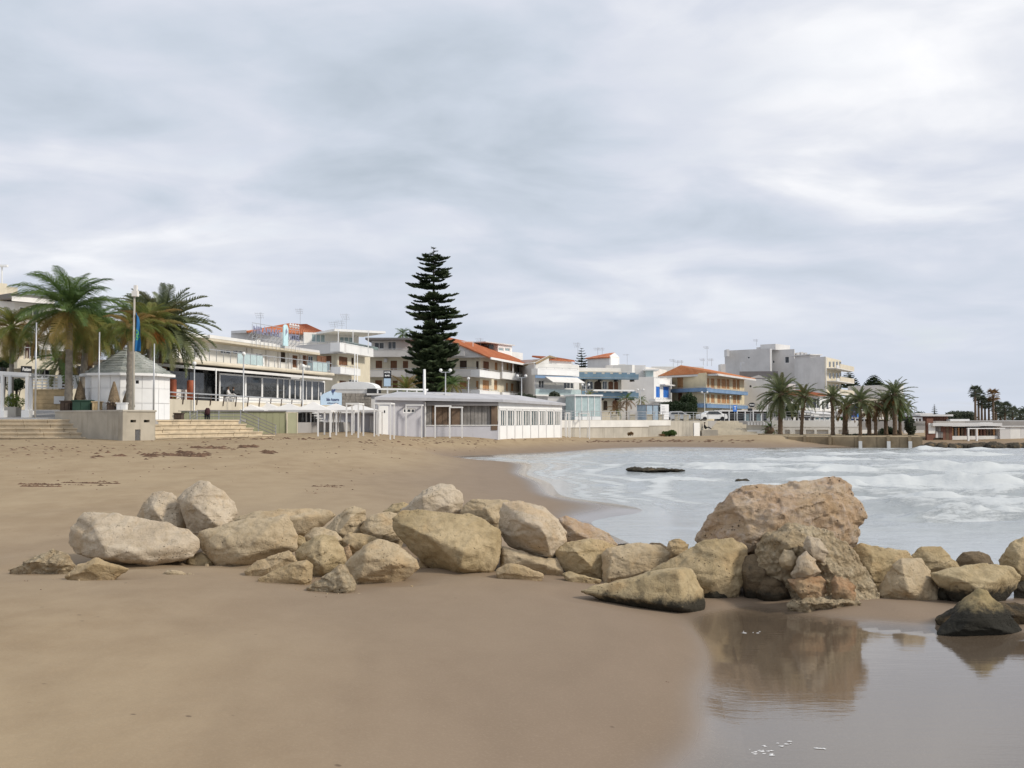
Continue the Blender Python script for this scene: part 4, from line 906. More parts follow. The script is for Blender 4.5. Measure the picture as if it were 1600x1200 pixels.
def crate(label, x0, y0, x1, y1, D, mat, name='bar_counter', cat='counter', dep=.7):
    a = W(x0, y1, D); b = W(x1, y0, D); root = thing(name, label, cat, ((a.x + b.x) / 2, D, 2.98))
    MB().box(a.x + .05, b.x - .05, D + .05, D + dep - .05, 2.98, b.z - .06).build('body', mat, root); MB().box(a.x, b.x, D, D + dep, b.z - .06, b.z).build('top', mat, root)
    mb = MB(); n = max(2, int((b.x - a.x) / .4))
    for k in range(n): u = a.x + .1 + (b.x - a.x - .2) * k / n; mb.box(u, u + (b.x - a.x - .2) / n - .04, D + .02, D + .05, 3.05, b.z - .12)
    mb.build('front_panel', mat, root)
m_dgreen = pm('dark_green_board', (.03, .07, .045), .7)
crate('dark wooden counter behind the concrete block, left of the kiosk', 92, 626, 110, 641, 65.5, m_dbrown); crate('dark green counter in front of the left kiosk wall', 111, 625, 141, 641, 65.2, m_dgreen)
crate('tan wooden counter between two bare flagpoles', 142, 627, 155, 641, 65.0, m_sandstone); crate('dark brown counter behind the flagged pole', 165, 629, 179, 641, 64.6, m_dbrown)
crate('small white cabinet just left of the flagged pole', 180, 629, 197, 641, 64.5, m_white2, 'cabinet', 'cabinet'); crate('low brown box right of the kiosk', 270, 645, 284, 658, 70.5, m_dbrown, 'wooden_box', 'box')

# white pergola at the far left with shrub in a planter
b0 = W(-60, 640, 67); root = thing('pergola', 'white wooden pergola at the far left edge of the plaza', 'pergola', (W(20, 640, 67).x, 67, 3.1))
for px, D in ((-40, 67), (3, 66), (42, 66), (-30, 70), (15, 70.5), (48, 70.5)):
    p = W(px, 640, D); mb = MB(); mb.box(p.x - .09, p.x + .09, p.y - .09, p.y + .09, 3.4, ZP(585, D)); po = mb.build('post', m_white2, root)
    MB().box(p.x - .24, p.x + .24, p.y - .24, p.y + .24, 2.9, 3.55).build('footing', m_white2, po)
mb = MB(); mb.bar(W(-60, 579, 66), W(46, 585.5, 66), .22); mb.bar(W(46, 585.5, 66), W(51, 588, 70.6), .2); mb.bar(W(-60, 583, 70.6), W(51, 588, 70.6), .2)
for k in range(6): p = W(-50 + k * 17, 580.5 + k * 1.0, 66); mb.bar(p + Vector((0, 0, .1)), p + Vector((.2, 4.5, .1)), .08)
mb.build('beam', m_white2, root)
a, b = W(8, 643, 67.5), W(28, 636, 67.5)
root = thing('planter', 'grey trough planter with a bright green shrub under the white pergola', 'planter', ((a.x + b.x) / 2, 67.5, 3.1))
MB().box(a.x, b.x, 67.2, 68.0, 3.1, b.z).build('trough', m_conc2, root)
# ------------------------------------------------------------------ vegetation
def leaf_mat(name, c1, c2, c3=None, rough=.6):
    m, nt, b = newmat(name); N = NT(nt); p = N.pos()
    o = N.n.new('ShaderNodeObjectInfo').outputs['Random']
    c = N.mix(N.rng(N.noise(p, 1.4, 4, .7), .35, .65), c1, c2)
    c = N.mix(N.rng(o, .55, .95), c, c3 or tuple(x * .75 for x in c1))
    N.set(b, color=c, rough=rough, spec=.3); b.inputs['Subsurface Weight'].default_value = 0
    tr = N.n.new('ShaderNodeBsdfTranslucent'); N.L.new(c, tr.inputs[0]); mx = N.n.new('ShaderNodeMixShader'); mx.inputs[0].default_value = .35
    out = [x for x in nt.nodes if x.type == 'OUTPUT_MATERIAL'][0]; N.L.new(b.outputs[0], mx.inputs[1]); N.L.new(tr.outputs[0], mx.inputs[2]); N.L.new(mx.outputs[0], out.inputs[0])
    return m
l_green = leaf_mat('palm_leaf_green', (.085, .145, .045), (.14, .205, .055)); l_yg = leaf_mat('palm_leaf_yellowing', (.13, .175, .04), (.21, .20, .05), (.26, .17, .055))
l_dry = leaf_mat('palm_leaf_dry', (.20, .12, .055), (.27, .17, .08)); l_date = leaf_mat('date_palm_leaf', (.125, .155, .075), (.19, .215, .11), (.16, .16, .07))
l_pine = leaf_mat('norfolk_pine_needles', (.052, .080, .038), (.095, .125, .058)); l_dark = leaf_mat('dark_foliage', (.022, .040, .016), (.045, .07, .026)); l_bush = leaf_mat('bright_shrub', (.10, .16, .03), (.18, .22, .04))
l_fruit = leaf_mat('orange_fruit_stalks', (.40, .16, .04), (.45, .22, .06)); l_grey = leaf_mat('grey_green_foliage', (.07, .085, .055), (.11, .125, .085))

def frond_mesh(name, seed, L=1., n=30, leaf=.26, sag=.55, droop=.6, w=.014, mat=None, vee=.3):
    r = random.Random(seed); mb = MB(); pts = []
    x = z = 0.; a = .0; N_ = 16
    for k in range(N_ + 1):
        t = k / N_; pts.append(Vector((x, 0, z))); a = -sag * 1.9 * t ** 1.5; x += math.cos(a) * L / N_; z += math.sin(a) * L / N_
    def P(t): q = t * N_; i = min(N_ - 1, int(q)); return pts[i].lerp(pts[i + 1], q - i)
    for k in range(0, N_, 2): mb.bar(pts[k], pts[k + 2], .022 * (1 - k / N_ * .8), n=4)
    for k in range(n):
        t = .14 + .86 * k / n; l = leaf * math.sin(math.pi * min(1, (.18 + .82 * t)) ** .8) ** .6 * r.uniform(.85, 1.1) + .03
        tg = (P(min(1, t + .03)) - P(t - .03)).normalized()
        for s in (-1, 1):
            b = P(t); d = (tg * (.62 + .25 * t) + Vector((0, s * .75, vee * r.uniform(.3, 1.2)))).normalized(); m = b + d * l * .55; e = b + d * l * .9 + Vector((0, 0, -droop * l * r.uniform(.6, 1.2)))
            wv = tg * w * 1.3
            mb.quad(b - wv, b + wv, m + wv, m - wv); mb.quad(m - wv, m + wv, e)
    return mb.mesh(name, mat)
FR = {}
def fronds(kind, mat, **k):
    key = (kind, mat.name)
    if key not in FR: FR[key] = [frond_mesh('frond', s, mat=mat, **k) for s in range(3)]
    return FR[key]
KIND = {'queen': dict(n=52, leaf=.23, sag=.60, droop=.75, w=.0042, vee=.35), 'date': dict(n=50, leaf=.17, sag=.42, droop=.15, w=.006, vee=.5), 'dead': dict(n=26, leaf=.16, sag=.3, droop=.6, w=.006)}
def trunk_mesh(root, b, top, r0, r1, mat, lean=(0, 0), rings=True, name='trunk'):
    h = top - b.z; prof = []; n = max(8, int(h / .22))
    for k in range(n + 1):
        t = k / n; r = r0 * (1 - t) + r1 * t; r *= 1.25 if k == 0 else 1.; prof.append((r * (1.08 if (rings and k % 2) else .95), t * h))
    return MB().lathe(b, prof, 9, tilt=lambda z: (lean[0] * (z / h) ** 1.5, lean[1] * (z / h) ** 1.5)).build(name, mat, root, True)
def palm(label, px, D, zb, ytop, rad, kind='date', mats=(None,), nf=34, r0=.22, r1=.17, tm=None, lean=(0, 0), group=None, lo=-50, hi=80, dry=0, fruit=0, name='palm_tree', seed=None, boot=True, twist=0, skirt=0):
    b = W(px, 640, D); b.z = zb; top = ZP(ytop, D); root = thing(name, label, 'palm tree', b, group); rnd = random.Random(seed or int(px * 7))
    trunk_mesh(root, b, top, r0, r1, tm or m_trunk, lean)
    c = Vector((b.x + lean[0], b.y + lean[1], top))
    if boot: MB().lathe(c, [(r1 * 1.1, -.7), (r1 * 1.7, -.25), (r1 * 1.5, .2), (.05, .55)], 8).build('crown_boss', m_trunkb if kind != 'queen' else l_green, root, True)
    for k in range(nf):
        t = (k + .5) / nf; az = k * 2.39996 + twist + rnd.uniform(-.2, .2); el = hi + (lo - hi) * (t ** .85) + rnd.uniform(-7, 7)
        mt = mats[min(len(mats) - 1, int(t * len(mats) + rnd.uniform(-.25, .25)))] if t > 0 else mats[0]
        o = link(bpy.data.objects.new('frond', rnd.choice(fronds(kind, mt, **KIND[kind])))); o.parent = root
        L = rad * rnd.uniform(.9, 1.15) * (1. if t > .12 else .8); o.scale = (L, L * 1.05, L)
        o.location = c - b + Vector((0, 0, .25 * (1 - t)))
        o.rotation_euler = (Matrix.Rotation(az, 3, 'Z') @ Matrix.Rotation(-R(el), 3, 'Y') @ Matrix.Rotation(rnd.uniform(-.3, .3), 3, 'X')).to_euler()
    for k in range(skirt):
        az = k * 2.39996 + .7; o = link(bpy.data.objects.new('dead_frond', rnd.choice(fronds('dead', l_dry, **KIND['dead'])))); o.parent = root
        L = rad * rnd.uniform(.5, .8); o.scale = (L, L, L); o.location = c - b + Vector((0, 0, -.2))
        o.rotation_euler = (Matrix.Rotation(az, 3, 'Z') @ Matrix.Rotation(-R(rnd.uniform(-85, -60)), 3, 'Y')).to_euler()
    for k in range(fruit):
        az = rnd.uniform(3.6, 5.8) if k % 2 else rnd.uniform(0, 6.28); d = Vector((math.cos(az), math.sin(az), 0)); mb = MB()
        for q in range(26):
            s_ = c + d * .3 + Vector((0, 0, -.1)); e = s_ + d * rnd.uniform(.4, .8) + Vector((rnd.uniform(-.2, .2), rnd.uniform(-.2, .2), rnd.uniform(-1.1, -.5))); mb.bar(s_, e, .03)
        mb.build('fruit_cluster', l_fruit, root)
    return root
LG = 'palms on the plaza at the left'
palm('tallest feathery palm with a smooth grey trunk, left of the kiosk', 107, 66, 3.0, 488, 3.5, 'queen', (l_green, l_green, l_yg), 52, .27, .17, lo=-45, hi=86, group=LG)
palm('feathery palm just right of the tallest one, with dry lower leaves', 127, 70.5, 3.1, 514, 3.0, 'queen', (l_green, l_yg, l_yg), 42, .24, .18, lo=-42, hi=75, group=LG, skirt=2, lean=(.35, 0), twist=1.1)
palm('brown-trunked palm behind the two grey-trunked ones', 134, 75, 3.2, 522, 2.6, 'queen', (l_yg, l_yg, l_dry), 24, .24, .2, m_trunkb, lo=-50, hi=60, group=LG, skirt=4, lean=(.5, 0), twist=.4, fruit=2)
palm('short yellowish palm at the far left edge above the pergola', 17, 71, 3.2, 514, 2.3, 'queen', (l_yg, l_yg, l_yg), 44, .17, .13, lo=-62, hi=78, group=LG, skirt=3)
palm('drooping palm with yellow-green leaves directly behind the blue flag', 203, 65.2, 3.0, 516, 1.9, 'queen', (l_yg, l_yg), 24, .26, .19, m_trunk, lo=-25, hi=70, group=LG, skirt=0)
palm('bushy yellow-green palm rising behind the kiosk roof', 236, 73, 3.0, 512, 2.5, 'queen', (l_yg, l_yg, l_yg), 44, .2, .16, m_trunk, lo=-48, hi=84, group=LG, skirt=2, fruit=3, lean=(-.2, 0))
palm('largest date palm right of the kiosk with silvery arching leaves', 254, 80, 3.0, 510, 4.1, 'date', (l_date, l_date, l_date), 78, .33, .3, m_trunkb, lo=-50, hi=74, group=LG, fruit=4)
palm('date palm crown poking up behind the flagpole', 212, 82, 3.0, 512, 3.3, 'date', (l_date, l_date), 46, .33, .3, m_trunkb, lo=-35, hi=80, group=LG)
palm('dark drooping palm behind the white terrace at the left', 96, 82, 3.0, 560, 2.5, 'date', (l_green, l_date), 18, .25, .2, m_trunkb, lo=-60, hi=20, group=LG)
JG = 'palms behind the bay on the right'
JZ = 1.16
palm('tallest date palm on the right, in front of the white wall', 1219, 132, 1.0, 617, 3.35, 'date', (l_date, l_date, l_date), 50, .30, .27, m_trunkb, lo=-50, hi=86, group=JG, skirt=4, name='date_palm', lean=(.1, 0))
palm('thinner date palm partly behind the tallest one on the right', 1252, 128, 1.0, 621, 2.3, 'date', (l_date, l_date), 36, .21, .19, m_trunkb, lo=-45, hi=84, group=JG, skirt=4, name='date_palm', lean=(.35, 0))
palm('lone straight date palm in front of the glass pavilion', 1301, 124, JZ, 624, 2.05, 'date', (l_date, l_date), 40, .24, .2, m_trunkb, lo=-40, hi=85, group=JG, name='date_palm')
palm('withered brownish palm right of the lone straight one', 1320, 126, JZ, 636, 2.2, 'date', (l_date, l_dry, l_dry), 30, .32, .28, m_trunkb, lo=-35, hi=75, group=JG, skirt=8, name='date_palm', lean=(.1, 0))
palm('broad date palm over the white marker post', 1344, 120, JZ, 629, 2.2, 'date', (l_date, l_date), 44, .2, .17, m_trunkb, lo=-45, hi=84, group=JG, name='date_palm')
palm('low palm with hanging dead leaves, left of a taller pair', 1358, 124, JZ, 645, 1.9, 'date', (l_date, l_dry), 20, .25, .22, m_trunkb, lo=-50, hi=60, group=JG, skirt=12, name='date_palm')
palm('slim palm with reddish dead leaves under the crowns', 1368, 122, JZ, 634, 1.9, 'date', (l_dry, l_dry), 16, .2, .18, m_trunkb, lo=-60, hi=30, group=JG, skirt=14, name='date_palm')
palm('left trunk of the densest palm clump at the end of the jetty', 1384, 123, JZ, 630, 2.4, 'date', (l_date, l_date), 30, .24, .2, m_trunkb, lo=-50, hi=70, group=JG, skirt=8, name='date_palm')
palm('tallest palm of the clump at the end of the jetty', 1398, 121, JZ, 619, 2.5, 'date', (l_date, l_date), 44, .25, .22, m_trunkb, lo=-50, hi=86, group=JG, skirt=6, name='date_palm', fruit=2)
palm('right trunk of the densest palm clump at the end of the jetty', 1406, 124, JZ, 634, 2.1, 'date', (l_date, l_green), 30, .2, .18, m_trunkb, lo=-60, hi=60, group=JG, skirt=4, name='date_palm')
palm('short shaggy palm standing before the white low wall', 1204, 136, .95, 671, 1.25, 'date', (l_green, l_date), 24, .45, .4, m_trunkb, lo=-25, hi=80, group=JG, skirt=8, name='short_palm')
palm('tiny palm left of the short shaggy one', 1197, 137, .95, 673, .7, 'date', (l_date, l_date), 14, .14, .12, m_trunkb, lo=-25, hi=80, group=JG, name='short_palm')
PG = 'small palms along the promenade'
for lb, px, D, yt, rad, kd, mts, nf in [
  ('small fan of palm leaves left of the Norfolk pine base', 635, 120, 611, 2.3, 'date', (l_yg, l_green), 26), ('small palm right of the Norfolk pine base', 706, 125, 602, 1.9, 'queen', (l_green, l_yg), 22),
  ('wind-bent palm in front of the aqua kiosk', 920, 140, 623, 1.5, 'queen', (l_yg, l_dry), 14), ('small palm left of the arched doors under the blue balcony', 963, 165, 640, 1.7, 'queen', (l_dry, l_yg), 14),
  ('palm in front of the blue balcony right end', 979, 165, 627, 1.8, 'queen', (l_green, l_dry), 18), ('palm beside the twin lamp before the grey building', 1002, 170, 627, 1.2, 'queen', (l_green, l_yg), 14),
  ('dark mop-headed palm behind the cream house', 629, 172, 523, 1.6, 'queen', (l_green, l_green), 22), ('small drooping palm before the grey gabled wall', 1187, 190, 637, 1.1, 'queen', (l_green,), 18),
  ('small palm behind the tallest palm on the right', 1250, 170, 632, 2.0, 'date', (l_date,), 22), ('grey-leaved palm behind the low glass pavilion', 1418, 150, 640, 1.8, 'date', (l_date,), 22),
  ('palm at the left of the restaurant terrace railing', 273, 79.5, 632, .8, 'date', (l_yg,), 12)]:
    palm(lb, px, D, LZ, yt, rad, kd, mts, nf, .13, .1, group=PG, lo=-40, hi=80, boot=False, name='small_palm')

# fan palms far right
def fan_mesh(seed, mat):
    mb = MB(); r = random.Random(seed); mb.bar((0, 0, 0), (.5, 0, 0), .03)
    for k in range(15):
        a = (k - 7) / 7 * 1.45; l = .5 * r.uniform(.85, 1.05); d = Vector((math.cos(a), math.sin(a), -.12)); s = Vector((-math.sin(a), math.cos(a), 0)) * .035; o = Vector((.5, 0, 0))
        mb.quad(o, o + d * l * .6 + s, o + d * l + Vector((0, 0, -.08)), o + d * l * .6 - s)
    return mb.mesh('fan_leaf', mat)
fanm = [fan_mesh(s, l_grey) for s in range(2)]; fand = [fan_mesh(9, l_dry)]  # greyer, lighter leaf colour carries the haze of distance
def fan_palm(label, px, D, ytop, rad=1.6, ms=None, zb=1.2, nf=26):
    b = W(px, 640, D); b.z = zb; top = ZP(ytop, D); rad *= .74; root = thing('fan_palm', label, 'palm tree', b, 'tall fan palms far off at the right'); r = random.Random(px)
    trunk_mesh(root, b, top, .28, .18, m_trunkb, rings=False)
    for k in range(nf):
        o = link(bpy.data.objects.new('fan_leaf', r.choice(ms or fanm))); o.parent = root; t = k / nf; L = rad * r.uniform(.85, 1.1); o.scale = (L, L, L); o.location = (0, 0, top - b.z)
        o.rotation_euler = (Matrix.Rotation(k * 2.4, 3, 'Z') @ Matrix.Rotation(-R(80 - 125 * t), 3, 'Y')).to_euler()
for lb, px, yt, D, rd, ms in [('leftmost and tallest of the far fan palms', 1524, 613, 200, 2.3, None), ('second far fan palm, close beside the tallest', 1529, 619, 205, 2.3, None), ('third far fan palm from the left', 1534, 628, 205, 2.0, None), ('fourth far fan palm from the left', 1539, 632, 215, 2.0, None),
   ('far fan palm left of the withered one', 1545, 631, 215, 2.1, None), ('withered brown fan palm in the far row', 1552, 618, 205, 2.3, fand), ('far fan palm just right of the withered one', 1556, 637, 215, 2.3, None), ('round-headed far fan palm right of the withered one', 1570, 639, 220, 2.6, None),
   ('second last far fan palm at the right', 1582, 645, 235, 2.4, None), ('last far fan palm cut by the right edge', 1595, 650, 240, 2.8, None), ('low far fan palm between the houses and the right edge', 1563, 645, 225, 2.6, None)]:
    fan_palm(lb, px, D, yt, rd, ms)

# Norfolk pines: limbs in tiers, each limb a flat plume of rope-like twigs
def plume(seed, mat, fine=1.):
    mb = MB(); r = random.Random(seed); pts = []; n = 14
    for k in range(n + 1): t = k / n; pts.append(Vector((t, .04 * math.sin(t * 5 + seed), -.16 * math.sin(t * 2.6) * .7 + .16 * t * t)))
    for k in range(0, n, 2): mb.bar(pts[k], pts[k + 2], .026 * (1.1 - k / n))
    m = int(22 * fine)
    for k in range(m):
        t = .12 + .88 * k / m; q = t * n; i = min(n - 1, int(q)); b = pts[i].lerp(pts[i + 1], q - i)
        for s in (-1, 1, r.choice((-1, 1))):
            l = (.13 + .30 * math.sin(math.pi * min(1, t * .85 + .1))) * r.uniform(.65, 1.15); d = Vector((r.uniform(.35, .8), s * r.uniform(.5, .9), r.uniform(-.05, .28))).normalized()
            e = b + d * l; w = .042 * r.uniform(.8, 1.3); x = Vector((0, 0, w)); y = d.cross(Vector((0, 0, 1))).normalized() * w
            u = Vector((0, 0, .06 * l / .3)); mid = b.lerp(e, .6) ; P = [b + x * .7, b - x * .5 + y * .7, b - x * .5 - y * .7, mid + x, mid - x * .7 + y, mid - x * .7 - y, e + u]
            mb.pts(P, [(0, 1, 4, 3), (1, 2, 5, 4), (2, 0, 3, 5), (3, 4, 6), (4, 5, 6), (5, 3, 6)])
    return mb.mesh('branch', mat)
PL = [plume(s, l_pine) for s in range(4)]; PLs = [plume(s + 9, l_pine, .5) for s in range(2)]
cx_, D_ = 677., 142.
b = W(cx_, 640, D_); b.z = LZ; root = thing('norfolk_pine', 'huge dark Norfolk Island pine rising in tiers above all roofs', 'pine tree', b)
top = ZP(388, D_); trunk_mesh(root, b, top, .55, .04, m_bark, rings=False); px2m = D_ / FPX; rnd = random.Random(21)
# tier heights (photo rows) with reach to the left and right (photo columns)
TI = [(388.5, 5, 5), (393, 8, 6), (403, 21, 23), (407, 17, 19), (418, 19, 26), (422, 15, 20), (431, 29, 27), (436, 24, 20), (445, 34, 26), (449, 28, 12), (463, 34, 38), (468, 28, 36), (478, 36, 30), (482, 42, 20), (492, 38, 38), (497, 24, 41), (509, 26, 43), (514, 22, 34), (524, 38, 34), (531, 48, 36), (538, 44, 40), (546, 50, 44), (554, 52, 44), (562, 34, 38), (570, 44, 40), (578, 42, 36), (586, 36, 34), (594, 38, 36), (602, 34, 34), (610, 30, 30), (617, 26, 28), (624, 24, 25)]
for ti, (py, l, r_) in enumerate(TI):
    z = ZP(py, D_); nb = 5 if ti < 2 else (7 if ti < 18 else 9); a0 = rnd.random() * 6
    for k in range(nb):
        a = a0 + k * 2 * math.pi / nb + rnd.uniform(-.2, .2); cxv = math.cos(a); reach = ((r_ if cxv > 0 else l) * abs(cxv) + (l + r_) / 2 * (1 - abs(cxv))) * px2m * rnd.uniform(.74, 1.12) * (1.1 if ti < 19 else .88)
        o = link(bpy.data.objects.new('branch', rnd.choice(PL if ti > 1 else PLs))); o.parent = root; sw = max(reach, .5)
        o.scale = (reach, reach * (.85 if ti < 20 else 1.0) + .2, min(reach, 3.) * (.62 if ti < 18 else .85) + .3); o.location = (0, 0, z - LZ - .1 + rnd.uniform(-.32, .32)); o.rotation_euler = (rnd.uniform(-.15, .15), rnd.uniform(-.12, .06), a)
def small_pine(label, px, ytop, ybot, D, reach, nt=9, zb=LZ):
    b = W(px, 640, D); b.z = zb; root = thing('norfolk_pine', label, 'pine tree', b, 'small Norfolk pines far off'); top = ZP(ytop, D); trunk_mesh(root, b, top, .25, .03, m_bark, rings=False); r = random.Random(px)
    for t in range(nt):
        q = t / (nt - 1); z = top + (ZP(ybot, D) - top) * q; rr = reach * D / FPX * (.25 + .75 * q ** .8)
        for k in range(6):
            a = r.random() + k * 1.047; o = link(bpy.data.objects.new('branch', r.choice(PLs))); o.parent = root; o.scale = (rr, rr, rr * .8); o.location = (0, 0, z - zb); o.rotation_euler = (0, -.18, a)
small_pine('small dark pine between the white houses and the blue balconies', 909, 545, 578, 200, 13); small_pine('pine behind the terraced end of the white apartment block', 1327, 582, 606, 290, 17)
small_pine('pine above the long pale building right of the apartment block', 1366, 587, 606, 300, 17); small_pine('tiny pine over the brown boarded building', 1460, 632, 647, 280, 5.5, 6)

# leafy crowns: real small leaves spread through the volume of clumps
def leafy(root, name, mat, blobs, n, size, seed=1):
    r = random.Random(seed); mb = MB(); vol = [b[3] * b[4] * b[5] for b in blobs]; tot = sum(vol)
    for (x, y, z, a, b, c), v in zip(blobs, vol):
        for _ in range(int(n * v / tot) + 4):
            th = r.random() * 6.283; ph = math.acos(r.uniform(-1, 1)); rad = r.random() ** .28 * (1 + .18 * noise.noise((x + th * 2, ph * 3, seed)))
            p = Vector((x + a * rad * math.sin(ph) * math.cos(th), y + b * rad * math.sin(ph) * math.sin(th), z + c * rad * math.cos(ph)))
            d = Vector((r.uniform(-1, 1), r.uniform(-1, 1), r.uniform(-.4, 1))).normalized(); e = d.cross(Vector((r.uniform(-1, 1), r.uniform(-1, 1), .3))).normalized(); s = size * r.uniform(.6, 1.3)
            mb.quad(p - d * s, p + e * s * .4, p + d * s, p - e * s * .4)
    return mb.build(name, mat, root)
def bush(label, px, py, D, w, h, mat, n=900, size=.09, cat='shrub', name='shrub', trunk=None, zb=None, lobes=7, group=None):
    c = W(px, py, D); zb = zb if zb is not None else c.z; root = thing(name, label, cat, (c.x, c.y, zb), group); r = random.Random(int(px * 3)); bl = []; a = w * D / FPX / 2; hh = h * D / FPX; z0 = c.z
    for k in range(lobes): q = r.uniform(-.65, .65); bl.append((c.x + q * a, c.y + r.uniform(-.5, .5) * a, z0 + hh * (.35 + r.uniform(0, .3) * (1 - abs(q))), a * .5, a * .5, hh * .38))
    leafy(root, 'foliage' if not trunk else 'crown', mat, bl, n, size, int(px))
    mb = MB()
    for k in range(5): e = Vector((c.x + r.uniform(-.5, .5) * a, c.y, z0 + hh * .5)); mb.bar((c.x, c.y, zb), e, .05 if not trunk else trunk)
    mb.build('stem' if not trunk else 'trunk', m_bark, root); return root
for o in [x for x in bpy.data.objects if x.name.startswith('planter') and x.parent is None]:
    c = W(20, 628, 67.6); leafy(o, 'shrub', l_bush, [(c.x - .3, c.y, c.z, .55, .4, .4), (c.x + .3, c.y, c.z - .05, .55, .4, .35), (c.x, c.y, c.z + .25, .4, .35, .3)], 900, .07, 3)
bush('dark reddish hedge behind the grey planter at the left', 25, 612, 76, 34, 22, l_dark, 900, .1, zb=3.5)
bush('rounded dark tree in front of the yellow house, left mass', 1058, 652, 172, 62, 30, l_dark, 5200, .20, 'tree', 'round_tree', .12, LZ, 9)
bush('upright darker tree in front of the corner of the yellow house', 1076, 652, 176, 26, 43, l_dark, 3600, .20, 'tree', 'round_tree', .12, LZ, 9)
bush('low green bush growing on the sand at the foot of the retaining wall', 1046, 682, 130, 26, 11, l_bush if False else leaf_mat('dune_bush', (.05, .10, .03), (.09, .15, .04)), 2200, .10)
bush('little reddish dry bush on the sand left of the green one', 985, 681, 123, 9, 7, l_dry, 400, .07)
bush('dry brown scrub at the left foot of the green dune bush', 1034, 681.5, 129, 10, 4, l_dry, 400, .07)
bush('low green planting on the ramp wall before the oval sign', 1170, 674, 150, 20, 6, l_green, 900, .1)
bush('hedge with orange flowers behind the parked cars', 1128, 650, 185, 40, 12, l_grey, 1800, .15, zb=LZ)
bush('dark leafy tree behind the tallest palm on the right', 1238, 652, 165, 26, 26, l_dark, 2600, .2, 'tree', 'round_tree', .1, LZ)
bush('dense dark garden shrubs left of the tallest palm on the right', 1205, 652, 180, 26, 12, l_dark, 1500, .16, zb=LZ)
bush('bright green bush by the glass pavilion', 1315, 663, 140, 22, 14, leaf_mat('garden_green', (.04, .12, .03), (.07, .17, .04)), 1500, .12, zb=1.2)
bush('flowering hedge behind the low white hall', 818, 632, 124, 38, 20, l_grey, 2600, .13, zb=LZ)
bush('dry palm-like bush above the grey shed by the aqua kiosk', 866, 624, 145, 18, 14, l_grey, 1200, .14, zb=LZ)
bush('big grey-green tree behind the brown boarded building', 1500, 664, 215, 42, 26, l_grey, 5200, .24, 'tree', 'round_tree', .12, 1.2, 12)
bush('dark scrub behind the brown boarded building', 1437, 664, 175, 24, 24, l_dark, 1800, .18, 'tree', 'round_tree', .1, 1.2)
bush('tangled shrubs at the feet of the palm clump', 1420, 684, 126, 26, 34, l_grey, 3000, .14, zb=1.1)
bush('low scrub under the jetty palms', 1350, 684, 125, 70, 7, l_grey, 2600, .11, zb=1.1)
bush('dark bushes between the palm trunks of the jetty', 1390, 684, 128, 30, 18, l_dark, 2200, .13, zb=1.1)
bush('dark shrubs in the left terrace under the small yellowish palm', 6, 575, 90, 26, 20, l_dark, 900, .14, zb=LZ)
# far wooded shore seen as one mass
mb_root = None
rr = random.Random(8); bl = []
for k in range(26):
    c = W(1575 + k * 9, 660, 260); bl.append((c.x, c.y + rr.uniform(-8, 8), 3.4 + rr.uniform(0, .8) + (k % 5) * .12, 3.2, 3.2, 2.0 + rr.uniform(-.4, .8)))
o = leafy(None, 'far_wood', l_grey, bl, 9000, .3, 5); tag(o, 'grey-green far-off trees along the shore at the right edge', kind='stuff')
# ------------------------------------------------------------------ the town, left to right
def c1(x, y): return (x * .26656, 390 + y * .26656)
def K(n):
    o = {2: (250, 470, .19165), 3: (480, 380, .26667), 4: (700, 500, .16667), 5: (900, 520, .1875), 6: (1120, 520, .1625), 7: (1340, 560, .1625), 8: (0, 530, .10836)}[n]
    return lambda x0, y0, x1, y1: (o[0] + x0 * o[2], o[1] + y0 * o[2], o[0] + x1 * o[2], o[1] + y1 * o[2])
k2, k3, k4, k5, k6, k7, k8 = [K(i) for i in range(2, 9)]

# --- far left terraced building
root = thing('terraced_building', 'cream terraced building with shopfronts behind the palms at the far left', 'building', W(60, 640, 96))
fs = mass(root, [(-90, 92), (18, 95), (150, 101)], LZ, ZP(563, 96), m_cream, {1: [(*k8(490, 420, 790, 560)[:4], 'glass', 3), (*k8(860, 400, 1140, 560)[:4], 'glass', 2)], 0: [(-60, 570, 10, 600, 'glass', 3)]}, back=14)
f = fs[1]
r = f.R(26, 563, 96, 577, -1.2); f.part(root, 'terrace_band', m_cream, r[0], r[1], -1.2, -.004, r[2], r[3])
# upper storeys set back
fs2 = mass(root, [(-90, 101), (30, 103), (150, 110)], ZP(563, 96) + .19, ZP(505, 103), m_beige, {1: [(45, 528, 62, 558, 'glass', 1), (80, 528, 100, 556, 'glass', 1), (112, 530, 128, 556, 'shutter', 1)]}, back=10)
fs3 = mass(root, [(-90, 108), (20, 110), (130, 116)], ZP(505, 103) + .19, ZP(474, 110), m_lgrey, {1: [(28, 480, 60, 497, 'glass', 2)]}, back=8)
g = fs3[1]; r = g.R(14, 461, 84, 473, -1.8); g.part(root, 'awning', m_dgrey, r[0], r[1], -1.8, 5, r[2] + .3, r[3]); g.part(root, 'fascia', m_canvas, r[0] + .1, r[1] - .1, -1.85, -1.802, r[2], r[3] - .3)
g.part(root, 'tower', m_cream, g.u(-70), g.u(14), .8, 6, ZP(474, 110), ZP(443, 110)); g.part(root, 'chimney_block', m_cream, g.u(18), g.u(46), 3, 6, ZP(474, 112), ZP(447, 112))
mb = MB(); p = W(3, 443, 112); q = W(3, 417, 112); mb.bar(p, q, .12); mb.box(q.x - .6, q.x + .6, q.y - .2, q.y + .2, q.z, q.z + .22); mb.build('antenna', m_white2, root)
g2 = fs2[1]; mb = MB(); z0 = ZP(563, 97) + .19
for k in range(16): u = f.u(28, -1.1) + (f.u(150, -1.1) - f.u(28, -1.1)) * k / 15; mb.bar(f.P(u, -1.1, z0 - .2), f.P(u, -1.1, z0 + .85), .05)
